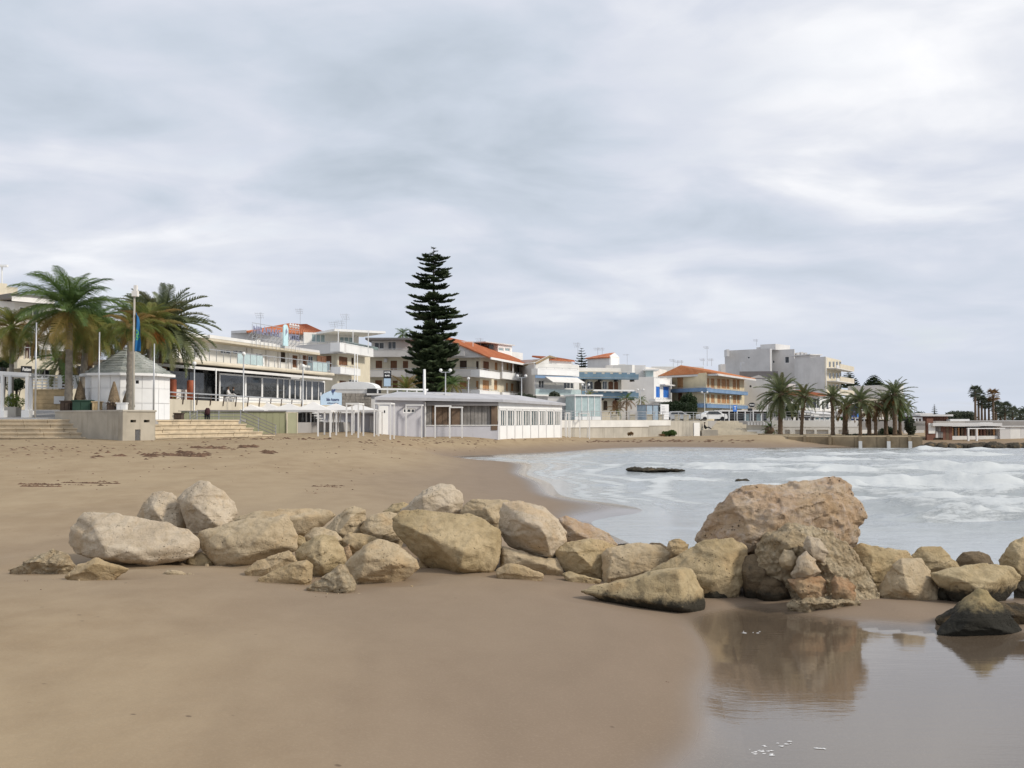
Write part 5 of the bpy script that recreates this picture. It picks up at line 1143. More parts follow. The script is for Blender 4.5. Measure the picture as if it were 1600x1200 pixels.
mb.bar(f.P(f.u(28, -1.1), -1.1, z0 + .85), f.P(f.u(150, -1.1), -1.1, z0 + .85), .05); mb.build('railing', m_metal, root)
for (a, b_, c_, d_, t_) in ((45, 515, 120, 520, 3.), (60, 540, 125, 544, 2.)):
    u0, u1, z0, z1 = g2.R(a, b_, c_, d_, -1.5); mb = MB(); mb.hexa([g2.P(u0, -2, z0 - .3), g2.P(u1, -2, z0 - .3), g2.P(u1, -.01, z0 + .3), g2.P(u0, -.01, z0 + .3), g2.P(u0, -2, z0 - .15), g2.P(u1, -2, z0 - .15), g2.P(u1, -.01, z1 + .4), g2.P(u0, -.01, z1 + .4)]); mb.build('sunshade', m_canvas, root)
def sign(label, f, x0, y0, x1, y1, v, body, mat_b, mat_t, size=.5, name='shop_sign', th=.08, post=None, width=None, shear=0, rows=None, cat='sign'):
    u0, u1, z0, z1 = f.R(x0, y0, x1, y1, v); c = f.P((u0 + u1) / 2, v, (z0 + z1) / 2); base = Vector((c.x, c.y, post if post is not None else z0))
    root = thing(name, label, cat, base); f.part(root, 'board', mat_b, u0, u1, v, v + th, z0, z1)
    for (b_, s_, dz, wd) in (rows or [(body, size, 0, width or (u1 - u0) * .8)]):
        if b_: text_mesh(b_, s_, mat_t, f.P((u0 + u1) / 2, v - .012, (z0 + z1) / 2 + dz), f.t, 'lettering', root, .01, wd, .006, shear=shear)
    if post is not None:
        mb = MB(); mb.bar(f.P((u0 + u1) / 2, v + th + .05, post), f.P((u0 + u1) / 2, v + th + .05, z1 - .1), .09); mb.build('post', m_metal, root)
    return root
sign('small black shop sign with white script lettering over the left arcade', f, 32, 572, 49, 582.5, -1.5, 'Positano', m_blacksign, m_white2, .42, shear=.3)
sign('black shop sign reading SHOP half hidden by palm trunks', f, 94, 571, 125, 589, -1.5, '', m_blacksign, m_white2, rows=[('SHOP', .55, .35, 1.1)], name='shop_sign')
# white fence and yellow stone wall in front of it
f = Fac(44, 80.5, 132, 82)
root = thing('stone_wall', 'yellow stone block wall below the white fence, left of the tallest palm', 'wall', W(75, 640, 81)); r = f.R(44, 608, 112, 641)
rr = random.Random(2); zc = 3.2; row = 0
f.part(root, 'wall_core', m_sandstone, r[0], r[1], .06, .6, 3.0, r[3] - .01)
while zc < r[3] - .05:
    h = .33; u = r[0] - (.4 if row % 2 else 0)
    while u < r[1]:
        w = rr.uniform(.7, 1.1); a, b_ = max(r[0], u + .012), min(r[1], u + w - .012)
        if b_ - a > .1: f.part(root, 'stone', m_sandstone, a, b_, rr.uniform(-.01, .02), .06, zc + .012, min(r[3], zc + h) - .012)
        u += w
    zc += h; row += 1
f.part(root, 'lightbox', m_white2, f.u(84), f.u(102), -.1, -.02, ZP(631, 81), ZP(619, 81))
root = thing('fence', 'white slatted fence on top of the yellow stone wall', 'fence', f.P(0, 0, r[3])); u0, u1 = f.u(46), f.u(131); zf = r[3]
for k in range(10): u = u0 + (u1 - u0) * k / 9; mb = MB(); f.box(mb, u - .05, u + .05, .1, .2, zf, zf + 1.1); mb.build('fence_post', m_white2, root)
for k in range(5): f.part(root, 'rail', m_white2, u0, u1, .05, .098, zf + .05 + k * .235, zf + .15 + k * .235)
for (px, w_) in ((93, 7), (118, 7)): f.part(root, 'notice_board', m_white2, f.u(px - w_ / 2), f.u(px + w_ / 2), -.02, .045, zf + .05, zf + 1.0)

# --- long restaurant
FA = Fac(255, 81, 512, 108.5)
f = FA; root = thing('restaurant_building', 'long white restaurant building with glazed veranda and terrace running back behind the kiosk', 'building', f.P(f.L / 2, 0, LZ))
zfl = 4.45; zs_ = 7.35
f.part(root, 'plinth', m_beige, 0, f.L, -1.0, 0, 2.4, zfl)
# ground floor posts, dark interior and glazing
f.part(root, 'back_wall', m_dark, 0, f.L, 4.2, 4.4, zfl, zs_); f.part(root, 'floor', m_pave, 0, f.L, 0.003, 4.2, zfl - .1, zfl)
for px in (262, 276, 300, 322, 345, 363, 392, 420, 445): MB().bar(f.P(f.u(px), 1.5, zfl), f.P(f.u(px), 1.5, zs_), .35).build('pillar', m_grey, root)
rr = random.Random(12)
for k in range(14): # tables and dark hanging things inside
    u = rr.uniform(1, f.L - 2); f.part(root, 'counter', rr.choice([m_grey, m_dbrown, m_dgrey, m_white]), u, u + rr.uniform(.5, 1.4), 2 + rr.random(), 3.4, zfl, zfl + rr.uniform(.8, 2.2))
xs = [342, 383, 409, 433, 452, 469, 487, 507]
for i in range(len(xs) - 1):
    u0, u1 = f.u(xs[i], -.4), f.u(xs[i + 1], -.4); lowz = zfl + .05 if i < 1 else zfl + .35
    w_ = window(f, root, (u0, u1, zfl + .3, 6.85), 'glass', -.5, m_white2, .14, 0 if i < 3 else 1, g_dark)
    f.part(root, 'panel', m_white2, u0, u1, -.44, -.36, zfl - .05, zfl + .298)
for (a_, b_) in ((262, 299), (301, 341)):
    f.box(MB(), f.u(a_), f.u(b_), .3, .33, zfl + (.9 if a_ < 290 else .1), 6.8).build('pane', g_dark, root)
f.part(root, 'low_wall', m_white, f.u(266), f.u(298), .1, .28, zfl, zfl + .9)
for px in (269, 298): MB().lathe(f.P(f.u(px, -.6), -.6, zfl), [(.32, 0), (.32, 1.55), (.26, 1.62)], 12).build('column', m_red, root, True)
# awning / fascia
mb = MB(); u0, u1 = f.u(258, -1), f.u(512, -1); mb.hexa([f.P(u0, -1.5, 6.92), f.P(u1, -1.5, 6.92), f.P(u1, .6, 7.15), f.P(u0, .6, 7.15), f.P(u0, -1.5, 7.12), f.P(u1, -1.5, 7.12), f.P(u1, .6, 7.34), f.P(u0, .6, 7.34)]); mb.build('awning', m_canvas, root)
mb = MB(); f.box(mb, f.u(266), f.L, -.6, 9, 7.42, 7.72); sb = mb.build('terrace_slab', m_beige, root)
MB().bar(f.P(f.u(264, -.6), -.62, 7.57), f.P(f.L, -.62, 7.57), .3, .34, n=8).build('edge_roll', m_beige, sb)
# upper floor, set back 2.2 m
v = 2.4; zu0, zu1 = 7.72, 9.62
H_ = [f.R(*k2(490, 395, 585, 435), v), f.R(*k2(592, 402, 682, 440), v), f.R(*k2(742, 425, 758, 460), v), f.R(*k2(778, 425, 835, 460), v), f.R(*k2(955, 415, 1020, 500), v), f.R(*k2(1078, 445, 1120, 545), v), f.R(*k2(1160, 445, 1205, 545), v), f.R(*k2(1285, 450, 1357, 500), v), f.R(284, 533, 290, 562, v), f.R(303, 535, 310, 560, v)]
wall(f, root, m_white, f.u(270, v), f.L, zu0 - .003, zu1, H_, v)
for h, s_ in zip(H_, ['glass', 'glass', 'glass', 'glass', 'dark_shutter', 'shutter', 'shutter', 'shutter', 'glass', 'glass']): window(f, root, h, s_, v, bars=1)
for (px, w_) in ((384, .5), (392, .25), (414, .6), (433, .45), (449, .4), (467, .3)): f.part(root, 'pilaster', m_lgrey, f.u(px, v), f.u(px, v) + w_, v - .12, v - .003, zu0, zu1 - .01)
mb = MB(); f.box(mb, f.u(340), f.L, .9, 10, zu1, zu1 + .22); mb.build('roof_slab', m_beige, root); f.part(root, 'parapet', m_white, f.u(341), f.u(431, .9), .87, 1.1, zu1 + .222, zu1 + .5); f.part(root, 'parapet', m_lgrey, f.u(431, .9) + .01, f.L, .95, 1.1, zu1 + .222, zu1 + .46)
f.part(root, 'upper_block', m_white, f.u(262, 2.6), f.u(341, 2.6), 2.6, 9.5, zu1 - .2, zu1 + .15); f.part(root, 'upper_roof', m_white, f.u(262, 2), f.u(358, 2), 1.3, 10, zu1 + .222, zu1 + .45)
f.part(root, 'penthouse', m_white, f.u(268, 4.5), f.u(343, 4.5), 4.5, 9, zu1 + .452, zu1 + .95)
mb = MB(); u0, u1 = f.u(266, -.5), f.L; f.box(mb, u0, u1, -.52, -.49, 7.8, 8.62); mb.build('glass_panel', g_aqua, sb) if False else None
n = 26; rl = MB()
for k in range(n + 1): u = u0 + (u1 - u0) * k / n; rl.bar(f.P(u, -.45, 7.72), f.P(u, -.45, 8.72), .05)
rl.bar(f.P(u0, -.45, 8.72), f.P(u1, -.45, 8.72), .06); rl.build('railing', m_metal, sb)
for k in (9, 10, 11, 12, 22, 23, 24): f.box(MB(), u0 + (u1 - u0) * k / n + .05, u0 + (u1 - u0) * (k + 1) / n - .05, -.47, -.44, 7.8, 8.66).build('glass_panel', g_aqua, sb)
for px in (409, 412): 
    c = f.P(f.u(px, .6), .6, 7.72)
mb = MB(); f.box(mb, f.u(402, .3), f.u(414, .3), .4, .9, 7.72, 8.6); mb.build('air_unit', m_white2, root); f.box(MB(), f.u(475, .3), f.u(486, .3), .4, .9, 7.72, 8.35).build('air_unit', m_white2, root)
# rooftop sign
u0 = f.u(397, .5); root2 = thing('roof_sign', 'blue rooftop letters on a steel frame with a pale arched panel, above the restaurant', 'sign', f.P(u0 + 3, .9, zu1 + .4))
m_sb = pm('sign_blue', (.27, .28, .40), .5); mb = MB(); ue = f.u(466, .8); zb_ = zu1 + .5
for k in range(13):
    u = u0 + (ue - u0) * k / 12; mb.bar(f.P(u, .75, zb_ - .55), f.P(u, .75, zb_ + 1.5), .035); mb.bar(f.P(u, .75, zb_ + .8), f.P(u + .25, -.05 + 1.9, zb_ - .2), .04)
for q in (.25, 1.6): mb.bar(f.P(u0, .75, zb_ + q), f.P(ue, .75, zb_ + q), .05)
mb.build('frame', m_metal, root2)
um = f.u(437, .7); u2_ = f.u(441.5, .7); u3_ = f.u(449, .7)
text_mesh('MIRAMARE', 1.0, m_sb, f.P((u0 + um) / 2, .66, zb_ + .95), f.t, 'lettering', root2, .0, um - u0 - .1, .03); text_mesh('HOTEL', .9, m_sb, f.P((u3_ + ue) / 2, .66, zb_ + .8), f.t, 'lettering', root2, .0, ue - u3_ - .2, .03)
mb = MB(); cu_ = (u2_ + u3_) / 2 - .1; w_ = (u3_ - u2_) / 2; P_ = [(cu_ - w_, zb_ - .1), (cu_ + w_, zb_ - .1), (cu_ + w_, zb_ + 1.5)] + [(cu_ + w_ * math.cos(a), zb_ + 1.5 + w_ * math.sin(a)) for a in [i * math.pi / 8 for i in range(1, 8)]] + [(cu_ - w_, zb_ + 1.5)]
n_ = len(P_); mb.pts([f.P(a, .6, z) for a, z in P_] + [f.P(a, .7, z) for a, z in P_], [tuple(range(n_)), tuple(range(n_, 2 * n_))[::-1]] + [(k, n_ + k, n_ + (k + 1) % n_, (k + 1) % n_) for k in range(n_)]); mb.build('logo_panel', pm('pale_cyan_panel', (.55, .76, .80), .4), root2)
mb = MB(); mb.pts([f.P(cu_ + a, .58, zb_ + 1.2 + z) for a, z in ((-.1, -.35), (.05, -.15), (.28, .05), (.1, .4), (-.08, .15))], [(0, 1, 2, 3, 4)]); mb.build('logo_mark', m_sb, root2)
for k in range(4): text_mesh('*', .9, m_white2, f.P(u3_ + .3 + (ue - u3_ - .8) * k / 3, .6, zb_ + 1.75), f.t, 'star', root2, .03, None, .03)
# flue
c = f.P(f.u(401, 8), 8, zu1); root2 = thing('rooftop_flue', 'round white flue with a dark cowl behind the rooftop letters', 'flue', c)
MB().lathe(c, [(.38, -.2), (.38, 1.75)], 12).build('shaft', m_white, root2, True); MB().lathe(c, [(.44, 1.76), (.46, 1.85), (.46, 2.45), (.34, 2.6)], 12).build('cowl', m_dgrey, root2, True)
# ramp wall with leaning railing before the restaurant
g = Fac(262, 75.5, 470, 93)
root = thing('ramp_wall', 'cream ramp wall with a low tubular railing in front of the restaurant', 'wall', g.P(g.L / 2, 0, LZ)); z0, z1 = ZP(624, 78), ZP(633, 92)
MB().hexa([g.P(0, 0, 1.5), g.P(g.L, 0, 1.5), g.P(g.L, .3, 1.5), g.P(0, .3, 1.5), g.P(0, 0, z0), g.P(g.L, 0, z1), g.P(g.L, .3, z1), g.P(0, .3, z0)]).build('wall', m_beige, root)
mb = MB(); n = 11
for k in range(n + 1): t = k / n; u = g.L * t; z = z0 + (z1 - z0) * t; mb.bar(g.P(u, -.03, z - .35), g.P(u + .1, -.06, z + .45), .07)
mb.build('railing_post', m_dbrown, root)
mb = MB(); mb.bar(g.P(0, -.05, z0 + .48), g.P(g.L, -.05, z1 + .48), .09); mb.bar(g.P(0, -.05, z0 + .2), g.P(g.L, -.05, z1 + .2), .05); mb.build('handrail', m_metal, root)

# --- hotel with white balconies
root = thing('hotel_building', 'cream hotel with white corner balconies and glazed roof terrace, left of the pine', 'building', W(530, 640, 126))
fs = mass(root, [(468, 130), (527, 126), (578, 137)], LZ, ZP(553, 128), m_cream, {0: [(*k3(65, 660, 140, 725), 'shutter', 2), (*k3(40, 775, 70, 800), 'glass'), (*k3(0, 660, 30, 700), 'glass')], 1: [(*k3(183, 665, 235, 718), 'shutter', 1), (*k3(258, 670, 272, 712), 'dark_shutter', 0), (*k3(188, 805, 228, 832), 'shutter', 1), (*k3(245, 800, 300, 835), 'glass', 2)]}, back=12)
balcony(fs[0], root, 462, 529, 538, 553, 1.2, m_lgrey); balcony(fs[1], root, 530.5, 583, 540, 553.5, 1.2, m_white2)  # left balcony greyer, right one whiter: shaded and sunlit side put into the paint
balcony(fs[0], root, 462, 514, 566, 582, 1.3, m_white, railing='glass'); balcony(fs[0], root, 516, 530, 574, 583, 1.0, m_lgrey); balcony(fs[1], root, 531.5, 563, 575, 585.5, 1.2, m_white2)
zt = ZP(553, 128) + .18
ff = Fac(474, 134, 560, 138); wall(ff, root, m_white, 0, ff.L, zt, ZP(520, 135), [ff.R(486, 522, 508, 535), ff.R(530, 526, 552, 536)])
for r in (ff.R(486, 522, 508, 535), ff.R(530, 526, 552, 536)): window(ff, root, r, 'glass', bars=2, pane=g_blue)
ff.part(root, 'canopy', m_white2, ff.u(496), ff.u(574), -5.5, 1.5, ZP(519, 132), ZP(515.5, 132)); 
for px in (528, 551, 575): p = W(px, 640, 130); MB().bar((p.x, p.y, zt), (p.x, p.y, ZP(519, 132)), .1).build('canopy_post', m_white2, root); fs[1].part(root, 'glass_panel', g_aqua, .3, fs[1].L + .2, -1.05, -1.0, ZP(540, 128), ZP(535, 128))
for px, a_, b_ in ((523, 502, 518), (534, 500, 518), (541, 490, 516)): antenna(px, a_, b_, 136, root)
# --- red hipped roof behind
root = thing('house', 'house with a wide red hipped tile roof behind the long restaurant', 'house', W(450, 640, 152))
fs = mass(root, [(360, 150), (440, 150), (520, 156)], LZ, ZP(521, 150), m_lgrey, {1: [(452, 524, 470, 532, 'glass'), (476, 524, 500, 532, 'glass')]}, back=13)
z0, z1 = ZP(519.5, 150), ZP(505, 156); e0, e1, e2, e3 = W(384, 640, 148), W(512, 640, 153), W(530, 640, 168), W(395, 640, 166); r0, r1 = W(450, 640, 157), W(478, 640, 158)
S = lambda p, z: (p.x, p.y, z); tiled(root, [(S(e0, z0), S(e1, z0), S(r1, z1), S(r0, z1)), (S(e1, z0), S(e2, z0), S(r1, z1), S(r1, z1)), (S(e3, z0), S(e0, z0), S(r0, z1), S(r0, z1))])
Fac(360, 150, 384, 148.5).part(root, 'roof_terrace', m_lgrey, 0, 3, 0, 8, ZP(521, 150), ZP(517, 150)); antenna(469, 482, 506, 157, root); antenna(407, 488, 512, 140, root)
# --- cream house left of pine
root = thing('apartment_house', 'cream apartment house with grey balconies and dark penthouse, directly left of the pine', 'building', W(610, 640, 152))
fs = mass(root, [(573, 152), (655, 152)], LZ, ZP(557, 152), m_cream, {0: [(*k3(400, 688, 438, 735), 'shutter'), (*k3(487, 688, 525, 750), 'shutter'), (*k3(560, 690, 590, 735), 'shutter'), (*k3(397, 803, 437, 850), 'shutter'), (*k3(500, 805, 530, 850), 'shutter')]}, back=12)
f = fs[0]; balcony(f, root, 570, 657, 547, 557.5, 1.2, m_grey); balcony(f, root, 573, 657, 578, 589, 1.2, m_grey); f.part(root, 'air_unit', m_lgrey, f.u(600), f.u(605), -.4, -.003, ZP(565, 150), ZP(559, 150))
wall(f, root, m_lgrey, f.u(580, 1.5), f.u(640, 1.5), ZP(557, 152) + .18, ZP(531, 152), [f.R(*k3(390, 580, 450, 622), 1.5), f.R(*k3(470, 575, 520, 626), 1.5)], 1.5)
for h in (k3(390, 580, 450, 622), k3(470, 575, 520, 626)): window(f, root, f.R(*h, 1.5), 'glass', 1.5, bars=1)
f.part(root, 'flat_roof', m_dgrey, f.u(571), f.u(645), -.6, 9, ZP(531, 152), ZP(528, 152)); f.part(root, 'upper_wall', m_lgrey, f.u(584), f.u(640), 4, 9, ZP(557, 152), ZP(530.5, 152))
# --- cream house with big red roof
root = thing('apartment_house', 'cream three-storey house with long red tiled roof and orange shutters, right of the pine', 'building', W(748, 640, 150))
L0 = [(*k4(110, 380, 175, 455), 'dark_shutter'), (*k4(108, 570, 175, 650), 'orange')]
R0 = [(*k4(x0, y0, x1, y1), s) for x0, y0, x1, y1, s in [(330, 388, 385, 487, 'shutter'), (440, 398, 465, 470, 'orange'), (550, 405, 567, 470, 'orange'), (588, 408, 608, 480, 'orange'), (325, 565, 385, 668, 'orange'), (432, 565, 462, 655, 'orange'), (545, 590, 562, 668, 'orange'), (590, 595, 617, 668, 'orange')]]
L0 += [(*k4(263, 385, 288, 468), 'dark_shutter', 0), (*k4(262, 570, 286, 650), 'orange', 0)]
zE = ZP(558.5, 150)
fs = mass(root, [(640, 152), (750, 150), (815, 171)], LZ, zE, m_cream, {0: L0, 1: R0}, back=11, mats=[m_cream, m_cream]); f0, f1 = fs
balcony(f0, root, 636, 748, 577, 589, 1.3, m_grey); balcony(f0, root, 706, 748, 608, 620, 1.3, m_grey)
balcony(f1, root, 749.5, 781, 580, 590.5, 1.3, m_white2); balcony(f1, root, 785, 829, 584, 594, 1.3, m_white2); balcony(f1, root, 749.5, 781, 611, 621, 1.3, m_white2); balcony(f1, root, 785, 812, 614, 622, 1.3, m_white2)
for px in (785.5, 802): p = f1.P(f1.u(px, -1.2), -1.15, 0); MB().bar((p.x, p.y, ZP(583, 158)), (p.x, p.y, zE), .22).build('column', m_white2, root)
e = lambda u, v_, z: f1.P(u, v_, z); Lr = f1.u(829, -1.5); zr = zE + 3.1
tiled(root, [(e(-1.2, -1.9, zE - .1), e(Lr, -1.9, zE - .1), e(Lr, 5.6, zr), e(-1.2, 5.6, zr)), (e(Lr, 13, zE - .1), e(-1.2, 13, zE - .1), e(-1.2, 5.6, zr), e(Lr, 5.6, zr))], m_tile, pitch=.4)
MB().bar(e(-1.2, -1.95, zE - .2), e(Lr, -1.95, zE - .2), .16, .3).build('gutter', m_white2, root)
mb = MB(); mb.pts([e(-1.0, -1.6, zE - .05), e(-1.0, 12.6, zE - .05), e(-1.0, 5.6, zr - .2), e(-.8, -1.6, zE - .05), e(-.8, 12.6, zE - .05), e(-.8, 5.6, zr - .2)], [(0, 1, 2), (3, 5, 4), (0, 3, 4, 1), (1, 4, 5, 2), (2, 5, 3, 0)]); mb.build('gable', m_grey, root)
f0.part(root, 'roof_terrace', m_grey, 0, f0.u(728), -1.2, 6, zE + .18, zE + .9)
g = Fac(778, 168, 800, 172); bx = thing('rooftop_room', 'white glazed rooftop room behind the long red roof', 'rooftop room', g.P(0, 0, zE + 2)); wall(g, bx, m_white2, 0, g.L, zE, ZP(539, 170), [g.R(779, 543, 787, 548.5), g.R(789, 543.5, 797, 549)])
for h in (g.R(779, 543, 787, 548.5), g.R(789, 543.5, 797, 549)): window(g, bx, h, 'glass', pane=g_blue, bars=0)
g.part(bx, 'side_wall', m_white, 0, g.L, .25, 5, zE, ZP(539, 170)); g.part(bx, 'flat_roof', m_lgrey, -4.5, g.L + .3, -.4, 5.4, ZP(539, 170), ZP(537.5, 170)); g.part(bx, 'dark_door', m_dark, -2.6, -1.2, .1, .2, ZP(549, 170), ZP(541, 170))
g.part(bx, 'parapet', m_lgrey, g.L + .4, g.L + 5.5, 1, 4, zE, ZP(549.5, 174))
mb = MB(); 
for px in (716, 725, 739): p = W(px, 640, 156); mb.bar((p.x, p.y, zE + 1.), (p.x, p.y, ZP(533 + (px - 716) * .05, 156)), .1)
mb.bar(W(712, 534, 156), W(740, 534, 156), .12); mb.build('terrace_frame', m_white2, root); antenna(751, 528, 540, 165, root)
# --- white house with gable and blue awning
root = thing('white_house', 'white gabled house with a terrace and blue striped awning between the cream and blue houses', 'house', W(838, 640, 160))
fs = mass(root, [(811, 168), (835.5, 160), (905, 166)], LZ, ZP(570, 162), m_white, {1: [(*k4(850, 565, 903, 640), 'glass'), (*k4(1000, 585, 1010, 612), 'glass', 0), (*k4(1085, 585, 1180, 645), 'glass', 2)]}, back=12, mats=[m_lgrey, m_white]); f0, f1 = fs; z1 = ZP(570, 162)  # white house: the left wall's shade is put into its grey colour
mb = MB(); u1 = f1.u(857, 0); pk = ZP(556, 162)
mb.pts([f1.P(0, 0, z1 + .19), f1.P(u1 + .2, 0, z1 + .19), f1.P(u1, 0, pk), f1.P(0, .25, z1 + .19), f1.P(u1 + .2, .25, z1 + .19), f1.P(u1, .25, pk)], [(0, 1, 2), (3, 5, 4), (0, 3, 4, 1), (1, 4, 5, 2), (2, 5, 3, 0)]); mb.build('gable', m_white, root)
tiled(root, [(f0.P(-.3, -.2, z1 + .1), f1.P(0, -.3, z1 + .15), f1.P(u1, -.3, pk), f0.P(1.5, 6, pk)), ], m_tileb)
g = Fac(856, 164, 893, 168); H_ = [g.R(*k4(985, 405, 1020, 470)), g.R(*k4(950, 400, 978, 470))]; wall(g, root, m_white2, 0, g.L, z1 + .19, ZP(561, 165), H_); [window(g, root, h, 'glass', pane=g_blue) for h in H_]
g.part(root, 'side_wall', m_white, .02, g.L, .25, 6, z1 + .19, ZP(561, 165)); tiled(root, [(g.P(-.2, -.5, ZP(562, 165)), g.P(g.L + .3, -.5, ZP(562, 165)), g.P(g.L - .4, 3.2, ZP(555.5, 165)), g.P(-.2, 3.2, ZP(555.5, 165)))], m_tile)
balcony(f1, root, 840, 905, 577, 586.5, 1.4, m_white2); balcony(f1, root, 837, 908, 608, 619, 1.3, m_white, railing='glass')
u0, u1_ = f1.u(852, -1.5), f1.u(902, -1.5); za = ZP(588.5, 162); mb = MB(); mb.hexa([f1.P(u0, -3.2, za - 1.0), f1.P(u1_, -3.2, za - 1.0), f1.P(u1_, -1.35, za - .1), f1.P(u0, -1.35, za - .1), f1.P(u0, -3.2, za - .9), f1.P(u1_, -3.2, za - .9), f1.P(u1_, -1.35, za), f1.P(u0, -1.35, za)]); mb.build('awning', m_canvas, root)
f1.part(root, 'awning_band', m_blue, f1.u(836.5, -1.5), f1.u(905, -1.5), -1.52, -1.45, ZP(592, 162), ZP(588, 162)); f0.part(root, 'roof_edge', m_white2, 0, f0.L, -.2, 0, z1 + .2, z1 + .35)
antenna(903, 535, 575, 172, root); MB().box(W(882, 640, 170).x, W(895, 640, 170).x, 170, 176, z1 + .19, ZP(566, 170)).build('chimney_block', m_white, root)
g_shed = Fac(856, 138, 900, 140); sh = thing('shed', 'plain grey shed in front of the white gabled house', 'shed', g_shed.P(0, 0, LZ)); wall(g_shed, sh, m_grey, 0, g_shed.L, LZ, ZP(621, 139)); g_shed.part(sh, 'body', m_grey, .01, g_shed.L - .01, .25, 3.5, LZ, ZP(621, 139) - .01); g_shed.part(sh, 'roof', m_lgrey, -.1, g_shed.L + .1, -.1, 3.6, ZP(621, 139), ZP(620, 139))
# --- house with slate blue balconies and arches
root = thing('apartment_house', 'house with two slate-blue balconies above arched dark doors', 'building', W(950, 640, 180))
H0 = [(*k5(50, 402, 82, 472), 'glass'), (*k5(90, 402, 145, 472), 'glass'), (*k5(152, 402, 212, 472), 'dark_shutter'), (*k5(222, 402, 262, 472), 'glass'), (*k5(270, 404, 310, 474), 'shutter'), (*k5(318, 405, 352, 474), 'shutter'), (*k5(228, 565, 262, 645), 'dark_shutter', 0), (*k5(303, 562, 350, 645), 'shutter', 1)]
fs = mass(root, [(902, 178), (971, 180)], LZ, ZP(582, 179), m_beige, {0: H0}, back=12); f = fs[0]
for h in H0:   # arched heads
    u0, u1, z0, z1 = f.R(*h[:4]); c_ = (u0 + u1) / 2; r_ = (u1 - u0) / 2; mb = MB(); n = 8
    for k in range(n):
        a0, a1 = math.pi * k / n, math.pi * (k + 1) / n; q0, q1 = (c_ + r_ * math.cos(a0), z1 - r_ * .7 + r_ * .7 * math.sin(a0)), (c_ + r_ * math.cos(a1), z1 - r_ * .7 + r_ * .7 * math.sin(a1))
        mb.quad(f.P(q0[0], .02, q0[1]), f.P(q0[0], .02, z1 + .01), f.P(q1[0], .02, z1 + .01), f.P(q1[0], .02, q1[1]))
    mb.build('arch', m_beige, root)
def bumpy(f, root, x0, x1, yt, yb, out, mat):
    b_ = balcony(f, root, x0, x1, yt, yb, out, mat, railing='none_')
    u0, u1 = f.u(x0, -out), f.u(x1, -out); c = (x0 + x1) / 2; z0, z1 = f.z(c, yb, -out), f.z(c, yt, -out); mb = MB(); n = 7
    f.box(mb, u0, u1, -out - .05, -out + .1, z0 + .25, z1 - .25)
    for k in range(n): a = u0 + (u1 - u0) * k / n; f.box(mb, a, a + (u1 - u0) / n * .62, -out - .053, -out + .103, z1 - .248, z1)
    mb.build('parapet', mat, b_); mb = MB()
    for k in range(4): a = u0 + 1 + (u1 - u0 - 2) * k / 3; f.box(mb, a, a + .25, -out, -.003, z0 - .35, z0 - .003)
    mb.build('bracket', m_dark, b_)
bumpy(f, root, 905, 998, 582, 592.5, 1.6, m_steel_blue); bumpy(f, root, 909, 998, 611, 622, 1.6, m_steel_blue)
f.part(root, 'awning', m_white2, f.u(926, -2), f.u(990, -2), -2.4, -1.75, ZP(611.5, 178), ZP(609, 178))
f.part(root, 'roof_parapet', m_white, f.u(903), f.u(975), 1.5, 1.8, ZP(582, 179) + .18, ZP(574, 179))
sm = thing('house', 'small white rooftop house with a red roof above the slate-blue balconies', 'house', W(945, 640, 195)); fs = mass(sm, [(918, 196), (954, 192), (968, 196)], LZ, ZP(559, 194), m_white, {}, back=6, mats=[m_lgrey, m_white2]); z0 = ZP(559, 194); z1 = ZP(552, 194); fa, fb = fs  # left wall coloured grey for its shaded side, right wall white for the sun
tiled(sm, [(fa.P(-.3, -.3, z0), fa.P(fa.L + .0, -.3, z0), fb.P(fb.L * .5, .0, z1 + .1), fa.P(1.0, 4, z1 + .1))], m_tile); mb = MB(); mb.pts([fb.P(0, -.01, z0 + .18), fb.P(fb.L, -.01, z0 + .18), fb.P(fb.L * .5, -.01, z1 + .1), fb.P(0, .25, z0 + .18), fb.P(fb.L, .25, z0 + .18), fb.P(fb.L * .5, .25, z1 + .1)], [(0, 1, 2), (3, 5, 4), (0, 3, 4, 1), (1, 4, 5, 2), (2, 5, 3, 0)]); mb.build('gable', m_white2, sm); antenna(934, 543, 556, 196, sm, 2); antenna(941, 543, 556, 197, sm, 2)
# --- plain grey building with bright blue doors on its white side
root = thing('apartment_house', 'plain pale grey building with bright blue shutters on its narrow white side', 'building', W(1010, 640, 188))
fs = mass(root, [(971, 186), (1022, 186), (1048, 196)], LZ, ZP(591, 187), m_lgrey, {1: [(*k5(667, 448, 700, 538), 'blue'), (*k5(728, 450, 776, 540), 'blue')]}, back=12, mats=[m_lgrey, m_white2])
f0, f1 = fs; f0.part(root, 'tall_block', m_lgrey, f0.u(950), f0.u(1009, 3), 3, 12, ZP(591, 187) - .5, ZP(571, 190)); wall(f0, root, m_lgrey, f0.u(1009), f0.L - .02, ZP(591, 187) + .18, ZP(589, 187)); f0.part(root, 'glass_box', g_aqua, f0.u(1010, 1), f0.u(1021, 1), .8, 4, ZP(590.5, 187), ZP(579, 187)); f0.part(root, 'box_roof', m_white2, f0.u(1008, .5), f0.u(1030, .5), .3, 5, ZP(579, 187), ZP(577, 187)); f1.part(root, 'tall_block', m_white, 0, f1.u(1042, 4), 4, 9, ZP(591, 187), ZP(573, 195))
balcony(f1, root, 1024, 1050, 624, 628, 1.2, m_white2); f1.part(root, 'lintel', m_canvas, f1.u(1038, -.8), f1.u(1054, -.8), -1., -.003, ZP(602, 190), ZP(600, 190))
antenna(980, 553, 571, 195, root, 1); MB().box(W(968, 640, 192).x, W(978, 640, 192).x, 192, 194, LZ + 9, ZP(569, 192)).build('water_tank', m_lgrey, root)
